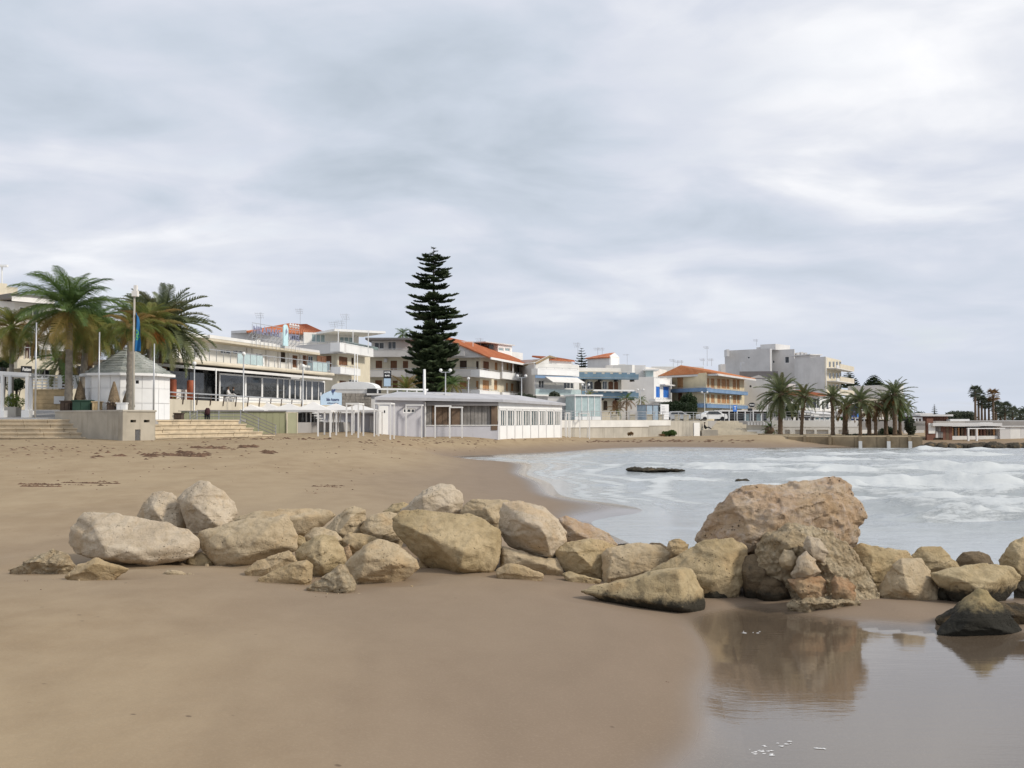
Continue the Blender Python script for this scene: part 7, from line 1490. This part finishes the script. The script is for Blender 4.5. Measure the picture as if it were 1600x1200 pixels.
# ------------------------------------------------------------------ retaining wall, railing
g = Fac(876, 115, 1106, 141); root = thing('retaining_wall', 'stained pale concrete retaining wall behind the beach with a white upper band', 'wall', g.P(g.L / 2, 0, .7)); u = 0; k = 0
segs = [876, 908, 944, 975, 1013, 1047, 1078, 1106]
for i in range(len(segs) - 1):
    a, b = g.u(segs[i]), g.u(segs[i + 1]); g.part(root, 'panel', m_conc2, a + .01, b - .01, .02 * (i % 2), .5, -.3, ZP(667, 128) if i < 4 else LZ + .02)
    if i < 4: g.part(root, 'upper_band', m_white, a, b - .005, -.08, .5, ZP(667, 128) + .003, LZ + .12)
g.part(root, 'upper_band', m_white, g.u(1013), g.u(1047), -.08, -.003, LZ - .55, LZ + .12); g.part(root, 'white_door', m_white2, g.u(1083), g.u(1092), -.12, -.03, .4, LZ - .2); g.part(root, 'coping', m_conc, 0, g.L, .1, .5, LZ + .121, LZ + .16) 
def railing(label, g, x0, x1, step=1.9, h=1.0, z=LZ, v=.3, group=None, bars=3):
    root = thing('railing', label, 'railing', g.P((g.u(x0) + g.u(x1)) / 2, v, z)); a, b = g.u(x0, v), g.u(x1, v); n = max(2, int((b - a) / step)); pm_ = MB().box(-.04, .04, -.04, .04, 0, h).mesh('post', m_metal)
    for k in range(n + 1):
        p = g.P(a + (b - a) * k / n, v, z); o = link(bpy.data.objects.new('post', pm_)); o.parent = root; o.location = p - root.location
    for k in range(bars): zz_ = z + h - k * (h - .12) / bars; MB().bar(g.P(a, v, zz_), g.P(b, v, zz_), .06 if k == 0 else .035).build('rail', m_metal, root)
railing('grey promenade railing on the pale retaining wall', g, 877, 1106, z=LZ + .15)
for i, px in enumerate((960, 988, 1015, 1033, 1058, 1072)): D = g.Y(px) + 2.2; p = W(px, 640, D); root = thing('planter_block', ['square cream block left of the white noticeboard', 'second cream block left of the white noticeboard', 'cream block below the aqua shelter', 'cream block by the white noticeboard', 'cream block left of the twin lamp', 'cream block under the parked white car'][i], 'planter', (p.x, p.y, LZ), 'cream blocks behind the promenade railing'); MB().box(p.x - .3, p.x + .3, p.y - .3, p.y + .3, LZ, LZ + .75).build('body', m_cream, root); MB().box(p.x - .36, p.x + .36, p.y - .36, p.y + .36, LZ + .75, LZ + .85).build('rim', m_cream, root)
# aqua kiosk
g = Fac(899, 136, 939, 137.5); root = thing('aqua_kiosk', 'white-framed kiosk with pale aqua panels on the promenade', 'kiosk', g.P(0, 0, LZ)); zt = ZP(619, 137); n = 4
for k in range(n): g.part(root, 'panel', g_aqua, g.L * k / n + .06, g.L * (k + 1) / n - .06, .05, .1, LZ + .6, zt - .1)
mb = MB(); 
for k in range(n + 1): g.box(mb, g.L * k / n - .05, g.L * k / n + .05, 0, .15, LZ, zt)
g.box(mb, 0.05, g.L - .05, .01, .14, LZ, LZ + .6); mb.build('frame', m_white2, root); g.part(root, 'roof', m_white2, -.2, g.L + .2, -.2, 3, zt, zt + .2); g.part(root, 'body', g_aqua, 0, g.L, .2, 2.8, LZ, zt - .01)
# blue-grey booth and white notice board
g = Fac(1010, 150, 1044, 152); root = thing('booth', 'blue-grey booth with a white noticeboard on its right end', 'booth', g.P(0, 0, LZ)); zt = ZP(633, 150); g.part(root, 'body', pm('blue_grey_panel', (.33, .42, .50), .5), 0, g.u(1029), 0, 2.2, LZ, zt); mb = MB()
for px in (1010, 1020, 1029): g.box(mb, g.u(px) - .05, g.u(px) + .05, -.06, -.003, LZ, zt)
mb.build('frame', m_dgrey, root); g.part(root, 'roof', m_dgrey, -.1, g.u(1029) + .1, -.1, 2.3, zt, zt + .08)
b_ = g.part(root, 'noticeboard', m_white2, g.u(1030), g.u(1043), -.3, -.2, LZ + .2, ZP(631.5, 150)); mb = MB(); rr = random.Random(3)
for k in range(6): z = ZP(635 + k * 2.4, 150); a = g.u(1032); g.box(mb, a, a + rr.uniform(.4, .85), -.306, -.301, z - .05, z)
mb.build('print', pm('grey_print', (.35, .33, .36), .7), b_)
# stepped ramp
g = Fac(1106, 141.2, 1190, 141); root = thing('stone_ramp', 'wide pale stepped ramp climbing from the sand to the promenade', 'ramp', g.P(g.L / 2, 0, .8)); n = 9
for k in range(n):
    z = .62 + (LZ - .6) * (k + 1) / n; m = 5; u0 = -.2; u1 = g.u(1205 - k * 5)
    for i in range(m): a, b = u0 + (u1 - u0) * i / m, u0 + (u1 - u0) * (i + 1) / m; g.part(root, 'slab', m_beige, a + .01, b - .01, k * .62, k * .62 + (.9 if k < n - 1 else 2.), z - .5, z)
g2 = Fac(1190, 140, 1236, 139); root = thing('low_wall', 'low white kerb wall along the back of the beach left of the jetty', 'wall', g2.P(0, 0, .9)); Fac(1106, 139.8, 1236, 136).part(root, 'kerb', m_white, 0, Fac(1106, 139.8, 1236, 136).L, 0, .4, .3, ZP(680.5, 138)); 
root = thing('garden_wall', 'cream garden wall with a row of white balusters beside the ramp', 'wall', W(1180, 640, 143)); q = Fac(1165, 143, 1212, 141); q.part(root, 'wall', m_conc2, 0, q.L, .3, .6, .5, ZP(664, 142))
for k in range(9): u = q.u(1168) + k * .42; q.part(root, 'baluster', m_white2, u, u + .2, .1, .3, ZP(664.5, 142), ZP(659.5, 142))
q.part(root, 'cap', m_white, q.u(1166), q.u(1192), .05, .35, ZP(659.4, 142), ZP(658.6, 142)); q.part(root, 'lower_wall', m_white, 0, q.L, 0, .29, .5, ZP(672, 142))
railing('white railing beside the oval restaurant sign', Fac(1132, 147.5, 1212, 146.5), 1132, 1212, 1.6, 1.0)
# white wall with bays (behind jetty)
g = Fac(1206, 135.5, 1346, 135); root = thing('bay_wall', 'white wall with recessed grey bays behind the jetty palms', 'wall', g.P(g.L / 2, 0, 1)); zt = ZP(667, 135); bays = [(1212, 1222), (1226, 1234), (1242, 1250), (1259, 1272), (1276, 1294), (1310, 1326)]; H_ = [(g.u(a), g.u(b), .7, ZP(671.5, 135)) for a, b in bays]; wall(g, root, m_white, 0, g.L, .4, zt, H_, th=.3)
for h in H_: g.part(root, 'bay_panel', m_lgrey, h[0], h[1], .28, .34, h[2], h[3])
g.part(root, 'coping', m_white2, 0, g.L, -.05, .35, zt, LZ + .1); k = 0
for px in range(1208, 1346, 8): g.part(root, 'baluster', m_white2, g.u(px), g.u(px) + .12, .1, .2, LZ + .1, LZ + .35)
railing('thin railing on top of the white bay wall', g, 1208, 1345, 1.4, 1.1, LZ + .1, .35)
g = Fac(1345, 136, 1444, 138); root = thing('terrace_wall', 'pale grey terrace wall behind the palm clump', 'wall', g.P(g.L / 2, 0, 1)); n = 6
for k in range(n): g.part(root, 'panel', m_lgrey if k % 3 else m_white, g.L * k / n + .01, g.L * (k + 1) / n - .01, 0, .3, .5, ZP(671.5, 137))
# jetty
g = Fac(1231, 113.5, 1441, 110.5); root = thing('jetty', 'brown stained concrete jetty wall at the edge of the bay', 'jetty', g.P(g.L / 2, 0, .6)); n = 6; zt = 1.14
m_jet = pm('jetty_concrete', (.30, .235, .15), .9, .28, .7, streak=.5)
for k in range(n): g.part(root, 'wall_block', m_jet, g.L * k / n + .015, g.L * (k + 1) / n - .015, .02 * (k % 2), 1.2, -.6, zt)
MB().pts([g.P(0, 1.2, zt - .02), g.P(g.L, 1.2, zt - .02), g.P(g.L + 3, 26, zt - .02), g.P(-3, 24, zt - .02), g.P(0, 1.2, -.5), g.P(g.L, 1.2, -.5), g.P(g.L + 3, 26, -.5), g.P(-3, 24, -.5)], [(0, 1, 2, 3), (1, 5, 6, 2), (0, 3, 7, 4)]).build('deck', m_soil, root)
for px, yt in ((1257, 684), (1296, 685), (1343, 688), (1387, 689), (1420.5, 689)):
    a = g.u(px); g.part(root, 'buttress', m_jet, a - .15, a + .15, -.35, -.002, -.5, zt + .1)
    if px > 1300: g.part(root, 'white_post', m_white, a - .17, a + .17, -.62, -.36, -.4, ZP(689.5, 110.5))
# black rocks along the shore right of the jetty
rr = random.Random(31)
for i in range(15):
    px = 1446 + i * 13 + rr.uniform(-3, 3); D = 109.5 + rr.uniform(-.8, 1.2); w = rr.uniform(9, 13); yt = 690.5 + rr.uniform(-1, 2.) + (3 if i == 0 else 0); yb = 704
    rock(['black shore rock touching the end of the jetty', 'second black shore rock from the jetty', 'third black shore rock from the jetty', 'fourth black shore rock from the jetty', 'fifth black shore rock from the jetty', 'sixth black shore rock from the jetty', 'seventh black shore rock from the jetty', 'black shore rock in front of the boarded club windows', 'black shore rock below the second white column of the right club', 'ninth black shore rock counted from the jetty', 'tenth black shore rock counted from the jetty', 'last black shore rock inside the right edge', 'black shore rock just beyond the right edge', 'second black shore rock beyond the right edge', 'third black shore rock beyond the right edge'][i], 'black',
         [(px - w, yb), (px - w * .9, yt + 3), (px - w * .3, yt), (px + w * .5, yt + rr.uniform(0, 1.5)), (px + w, yt + 4), (px + w, yb)], D=D, th=1.0, name='shore_rock', group='black rocks along the right shore', floor=False, vox=.12, rgh=2.5, cat='rock')
# ------------------------------------------------------------------ right-hand clubs on the sand
g = Fac(1449, 120, 1640, 124); root = thing('beach_club', 'long low white and brown beach club at the right edge of the view', 'beach club', g.P(0, 0, .9)); zg = .5
Z = lambda y: ZP(y, 122)
g.part(root, 'board_wall', m_brick, g.u(1447), g.u(1457), -.1, .2, zg, Z(654)); g.part(root, 'wall', m_white, g.u(1449), g.u(1459), -.2, -.102, Z(677), Z(661))
for k in range(4):
    for j in range(2): g.part(root, 'shutter_panel', [m_brick, m_lgrey, m_dgrey, m_ply][(k + j) % 4], g.u(1457.5 + k * 4) + .02, g.u(1461.5 + k * 4) - .02, 0, .08, Z(684 - j * 9.5) + .03, Z(674.5 - j * 9))
for k in range(3): g.part(root, 'door_board', m_plyb if k % 2 else m_brick, g.u(1472.5 + k * 5) + .02, g.u(1477.5 + k * 5) - .02, 0, .08, zg, Z(666))
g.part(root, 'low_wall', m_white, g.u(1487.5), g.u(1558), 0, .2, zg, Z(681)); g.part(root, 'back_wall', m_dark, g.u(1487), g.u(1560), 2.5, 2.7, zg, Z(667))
rr = random.Random(5)
for k in range(14): px = 1489 + k * 5; g.part(root, 'timber_panel', rr.choice([m_plyb, m_brick, m_ply, m_plyb, m_orange]), g.u(px), g.u(px + rr.uniform(2.4, 4)), .3, .36, Z(681), Z(668.5))
for px in (1500.5, 1513.5): g.part(root, 'column', m_white2, g.u(px), g.u(px) + .16, -1.3, -1.1, zg - .2, Z(670))
g.part(root, 'veranda_beam', m_white2, g.u(1500), g.u(1558), -1.3, -1.1, Z(670) + .003, Z(668.5)); g.part(root, 'roof', m_lgrey, g.u(1452), g.u(1560), -.6, 3, Z(665.5), Z(661)); n = 5
for k in range(n): g.part(root, 'cabin_wall', m_white if k % 2 else m_lgrey, g.u(1559 + k * 16) + .01, g.u(1575 + k * 16) - .01, -.3, 2.5, zg - .2, Z(667))
g.part(root, 'roof_edge', m_lgrey, g.u(1558), g.u(1645), -.5, 3, Z(667) + .002, Z(665.8)); g.part(root, 'roof_hatch', m_white2, g.u(1560), g.u(1580), 3.2, 5, Z(668), Z(660.5))
g = Fac(1437, 142, 1505, 143); root = thing('brown_building', 'dark reddish-brown boarded building with thin white roof edges at the right', 'building', g.P(0, 0, 1)); Z = lambda y: ZP(y, 142)
n = 12
for k in range(n): g.part(root, 'board', m_brick, g.u(1438 + k * 3.6) + .015, g.u(1441.6 + k * 3.6) - .015, .012 * (k % 2), .1, .6, Z(650.5))
g.part(root, 'wall', m_brick, g.u(1438), g.u(1482), .12, 6, .6, Z(650.7)); g.part(root, 'roof', m_lgrey, g.u(1433), g.u(1484), -.8, 6.5, Z(650.4), Z(647.5)); g.part(root, 'roof', m_white2, g.u(1478), g.u(1508), -1, 5, Z(658), Z(654.8)); g.part(root, 'upper_roof', m_lgrey, g.u(1443), g.u(1470), 2, 6, Z(647.4), Z(645.3))
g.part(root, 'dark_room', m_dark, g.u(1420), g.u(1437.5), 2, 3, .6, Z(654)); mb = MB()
for px in (1427, 1431.5, 1437): g.box(mb, g.u(px), g.u(px) + .16, -.4, -.25, .6, Z(654))
g.box(mb, g.u(1420), g.u(1438), -.5, -.1, Z(654), Z(652.3)); mb.build('porch', m_white2, root)
pole('thin mast behind the brown boarded building', 1429, 636, 150, LZ, .06, m_metal, 'mast', 'mast'); 
q = Fac(1412, 131, 1444, 131.5); root = thing('screen_wall', 'pale grey wall section between the palm clump and the brown building', 'wall', q.P(0, 0, .9)); n = 4
for k in range(n): q.part(root, 'panel', m_lgrey, q.L * k / n + .01, q.L * (k + 1) / n - .01, 0, .2, .5, ZP(672, 131))
# ------------------------------------------------------------------ signs, cars, people
g = Fac(1140, 160, 1200, 162)
sign('blue square sign with a white letter T on a pole', g, 1145.5, 633, 1151.5, 643, 0, 'T', m_bright_blue, m_white2, .8, 'road_sign', post=LZ, width=.42)
c = g.P(g.u(1173.5), -.3, ZP(632.5, 160)); root = thing('oval_sign', 'black oval hanging sign with white lettering on a post, beside the grey gabled building', 'sign', (c.x, c.y, LZ)); P_ = [c + g.t * (.56 * math.cos(a * .3927)) + Vector((0, 0, .36 * math.sin(a * .3927))) for a in range(16)]
MB().pts(P_ + [p + g.n * .1 for p in P_], [tuple(range(16)), tuple(range(16, 32))[::-1]] + [(k, 16 + k, 16 + (k + 1) % 16, (k + 1) % 16) for k in range(16)]).build('board', m_blacksign, root); text_mesh('Riviera', .26, m_white2, c - g.n * .02, g.t, 'lettering', root, .008, .85, .006)
mb = MB(); mb.bar(g.P(g.u(1173.5), .1, LZ), g.P(g.u(1173.5), .1, c.z - .1), .08); mb.build('post', m_metal, root); g.part(root, 'small_board', m_blacksign, g.u(1167), g.u(1174), -.3, -.24, ZP(642, 160), ZP(638, 160))
f = Fac(1150, 168, 1200, 168); root = thing('beach_bar', 'low bar with white awnings and glass front behind the oval sign', 'bar', f.P(0, 0, LZ)); f.part(root, 'back_wall', m_dgrey, f.u(1122), f.L, 3, 3.2, LZ, ZP(643, 168)); f.part(root, 'roof', m_canvas, f.u(1122), f.L, -1, 3.2, ZP(643, 168), ZP(640.5, 168))
for k in range(7): f.part(root, 'post', m_white2, f.u(1124 + k * 12.5), f.u(1124 + k * 12.5) + .16, -1, -.85, LZ, ZP(643, 168))
for k in range(5): f.part(root, 'pane', g_blue if k % 2 else g_dark, f.u(1150 + k * 10) + .1, f.u(1160 + k * 10) - .1, -.5, -.45, LZ, ZP(647, 168))
def car(label, px, D, body, yaw=0):
    c = W(px, 650, D); root = thing('parked_car', label, 'car', (c.x, c.y, LZ), 'cars parked on the promenade', yaw); sec = [(-2.05, .35, .75, .80), (-1.95, .3, .95, .84), (-1.3, .28, 1.02, .86), (-.7, .28, 1.42, .80), (.7, .28, 1.46, .80), (1.35, .28, 1.05, .86), (1.95, .3, .92, .84), (2.05, .38, .7, .8)]
    mb = MB(); P = []
    for (x, z0, z1, w) in sec: zm = min(.92, z1); P += [(x, -w, z0), (x, w, z0), (x, w, zm), (x, w * (.82 if z1 > 1.2 else .96), z1), (x, -w * (.82 if z1 > 1.2 else .96), z1), (x, -w, zm)]
    F = [tuple(range(6))[::-1], tuple(range(42, 48))]
    for i in range(7):
        for k in range(6): F.append((i * 6 + k, i * 6 + (k + 1) % 6, i * 6 + 6 + (k + 1) % 6, i * 6 + 6 + k))
    mb.pts(P, F); mo = mb.mesh('body', body); o = link(bpy.data.objects.new('body', mo)); o.parent = root
    for s in (-1, 1):
        m = MB().pts([(-1.15, s * .87, .98), (1.2, s * .87, .98), (.68, s * .70, 1.38), (-.66, s * .70, 1.36)], [(0, 1, 2, 3)]).mesh('side_window', g_dark); o = link(bpy.data.objects.new('side_window', m)); o.parent = root
        for x in (-1.3, 1.3):
            w = MB(); 
            for k in range(14): a0, a1 = k / 14 * 6.283, (k + 1) / 14 * 6.283; w.pts([(x + .31 * math.cos(a0), s * .70, .31 + .31 * math.sin(a0)), (x + .31 * math.cos(a1), s * .70, .31 + .31 * math.sin(a1)), (x + .31 * math.cos(a1), s * .89, .31 + .31 * math.sin(a1)), (x + .31 * math.cos(a0), s * .89, .31 + .31 * math.sin(a0)), (x, s * .89, .31)], [(0, 1, 2, 3), (3, 2, 4)])
            o = link(bpy.data.objects.new('wheel', w.mesh('wheel', m_cloth))); o.parent = root
    return root
car('white car parked behind the railing in front of the yellow house', 1112, 150, m_white2, .15); car('silver car parked left of the white one behind the railing', 1056, 158, m_metal, .1)

def person(label, joints, edges, radii, loc, cloth, hair=True, group=None):
    root = thing('person', label, 'person', loc, group); me = bpy.data.meshes.new('body'); me.from_pydata([Vector(j) for j in joints], edges, []); o = link(bpy.data.objects.new('body', me)); md = o.modifiers.new('s', 'SKIN'); md.use_smooth_shade = True
    for v, r_ in zip(me.skin_vertices[0].data, radii): v.radius = (r_, r_ * .85)
    me.skin_vertices[0].data[0].use_root = True; sb = o.modifiers.new('ss', 'SUBSURF'); sb.levels = 1; sb.render_levels = 1
    dg = bpy.context.evaluated_depsgraph_get(); m2 = bpy.data.meshes.new_from_object(o.evaluated_get(dg)); bpy.data.objects.remove(o); m2.materials.clear(); m2.materials.append(cloth); m2.materials.append(m_skin); hz = joints[2][2]
    for p in m2.polygons:
        p.use_smooth = True
        if p.center.z > hz: p.material_index = 1
    m2.name = 'body'; o = link(bpy.data.objects.new('body', m2)); o.parent = root
    h = joints[3]; MB().lathe((h[0], h[1] + .015, h[2]), [(.09, -.02), (.115, .05), (.09, .11), (.02, .14)], 9).build  # noqa
    hm = MB().lathe((h[0], h[1] + .02, h[2]), [(.10, -.02), (.118, .05), (.085, .12), (.02, .15)], 9).mesh('hair', m_dbrown, smooth=True); q = link(bpy.data.objects.new('hair', hm)); q.parent = root
    return root
E = [(0, 1), (1, 2), (2, 3), (1, 4), (4, 5), (5, 6), (1, 7), (7, 8), (8, 9), (0, 10), (10, 11), (11, 12), (12, 16), (0, 13), (13, 14), (14, 15), (15, 17)]
RD = [.15, .17, .06, .10, .075, .05, .035, .075, .05, .035, .11, .075, .045, .11, .075, .045, .04, .04]
stand = [(0, 0, .95), (0, 0, 1.38), (0, 0, 1.5), (0, 0, 1.64), (-.2, 0, 1.4), (-.27, -.08, 1.12), (-.2, -.25, .98), (.2, 0, 1.4), (.27, -.08, 1.12), (.2, -.25, .98), (-.1, 0, .88), (-.11, 0, .48), (-.11, 0, .08), (.1, 0, .88), (.11, 0, .48), (.11, 0, .08), (-.11, -.14, .04), (.11, -.14, .04)]
sit = [(0, 0, .14), (-.05, 0, .55), (-.04, 0, .68), (-.02, 0, .82), (-.05, -.2, .56), (.1, -.26, .34), (.3, -.2, .3), (-.05, .2, .56), (.1, .26, .34), (.3, .2, .3), (.05, -.1, .14), (.45, -.12, .34), (.85, -.12, .06), (.05, .1, .14), (.42, .12, .3), (.82, .12, .06), (.95, -.12, .1), (.92, .12, .1)]
f = FA
t1 = Fac(18, 95, 150, 101); z0 = ZP(563, 96) + .18
for lb, px, cl in (('person in a reddish top standing on the terrace at the far left', 41, m_wine), ('dark-clothed person on the terrace right of the reddish one', 51, m_cloth)):
    q = t1.P(t1.u(px, .8), .8, z0); person(lb, stand, E, RD, q, cl)
q = Fac(1078, 140, 1106, 140).P(4.1, -.2, 0); c = W(1101.5, 671, 139.6); person('dark-clothed person sitting with legs stretched against the retaining wall by the ramp', sit, E, RD, (c.x, c.y, c.z), m_cloth)
o = thing('stone_bench', 'low pale block carrying the seated person', 'bench', (c.x, c.y, .6)); MB().box(c.x - .5, c.x + 1.6, c.y - .5, c.y + .6, .4, c.z - .06).build('seat', m_conc2, o); MB().box(c.x - .45, c.x + 1.55, c.y - .45, c.y + .6, .3, .4).build('base', m_conc2, o)
for lb, px, cl in (('person in a light top sitting at the restaurant front', 357, m_lgrey), ('person in black sitting at the restaurant front', 365, m_cloth)):
    q = FA.P(FA.u(px, -.75), -.75, zfl + .33); person(lb, sit, E, RD, q, cl); st = thing('stool', 'grey stool under the ' + lb.split(' sitting')[0], 'stool', (q.x, q.y, zfl)); MB().box(q.x - .2, q.x + .2, q.y - .2, q.y + .2, zfl + .28, zfl + .35).build('seat', m_grey, st); MB().bar((q.x, q.y, zfl), (q.x, q.y, zfl + .28), .1).build('leg', m_grey, st)
# ------------------------------------------------------------------ beach debris: dry weed heaps and scattered bits
rr = random.Random(77); mb = MB()
def weed(px0, px1, py, n, spread=.6, s=.16):
    for _ in range(n):
        px = rr.uniform(px0, px1); D = ground_D(px, py + rr.gauss(0, spread)); c = W(px, py, D); z = H(c.x, c.y); l = s * rr.uniform(.4, 1.3); a = rr.uniform(-.5, .5) + (3.14 if rr.random() < .5 else 0); d = Vector((math.cos(a), math.sin(a), 0)) * l; e = Vector((-d.y, d.x, 0)) * .35; h = l * rr.uniform(.15, .4)
        P = [c - d, c + e, c + d, c - e]; mb.pts([(p.x, p.y, z - .01) for p in P] + [(c.x, c.y, z + h)], [(0, 1, 4), (1, 2, 4), (2, 3, 4), (3, 0, 4)])
m_weed = pm('dry_seaweed', (.14, .085, .055), .95, .4, 3)
weed(255, 325, 713, 130, 1.1, .24); weed(280, 300, 709, 40, .8, .25); weed(410, 428, 708, 60, .8, .26); weed(375, 400, 699, 60, .8, .28); weed(300, 350, 701, 60, 1., .25); weed(145, 160, 715.5, 30, .3, .22); weed(180, 190, 713.5, 25, .3, .25); weed(225, 245, 713.5, 40, .5, .25)
weed(32, 92, 760.5, 130, .8, .12); weed(100, 185, 757, 160, 1., .11); weed(490, 540, 761, 40, .6, .09); weed(560, 780, 692, 60, 2.5, .2); weed(910, 1180, 690, 150, .9, .28); weed(20, 600, 735, 70, 9, .07); weed(0, 400, 703, 130, 7, .14); weed(380, 760, 705, 60, 6, .1); weed(470, 560, 765, 15, 4, .06)
weed(30, 44, 910, 8, .8, .03); weed(60, 75, 925, 4, .6, .03); weed(1040, 1046, 1075, 3, .5, .02); weed(490, 510, 936, 5, .5, .025); weed(195, 202, 1162, 2, .3, .01)
weed(340, 520, 686.5, 60, .8, .2); weed(640, 900, 688, 60, 1.2, .16)
fk = MB()
for (a, b, c_, d, n) in ((1170, 1210, 1173, 3, 16), (1120, 1165, 1186, 3, 8), (1210, 1245, 1163, 2, 5), (1270, 1290, 1170, 1.5, 5), (1160, 1192, 988, 1.5, 6), (1205, 1215, 1178, 2, 3), (1090, 1110, 1163, 6, 2)):
    for _ in range(n):
        px = rr.uniform(a, b); d_ = ray(px, c_ + rr.gauss(0, d)); p = EYE + d_ * ((.056 - 3) / d_.z); l = rr.uniform(.012, .04); w = l * rr.uniform(.25, .5); n_ = 9; q0 = rr.random()
        fk.pts([(p.x + l * math.cos(k / n_ * 6.283) * (.7 + .3 * math.sin(k * 2.3 + q0 * 9)), p.y + w * math.sin(k / n_ * 6.283), .0535) for k in range(n_)] + [(p.x, p.y, .058)], [(k, (k + 1) % n_, n_) for k in range(n_)])
tag(fk.build('foam_flecks', pm('foam', (.7, .7, .7), .7, .05)), 'small white foam flecks drifting on the standing water', kind='stuff')
o = mb.build('seaweed_litter', m_weed); tag(o, 'dry brown seaweed crumbs scattered over the sand', kind='stuff')
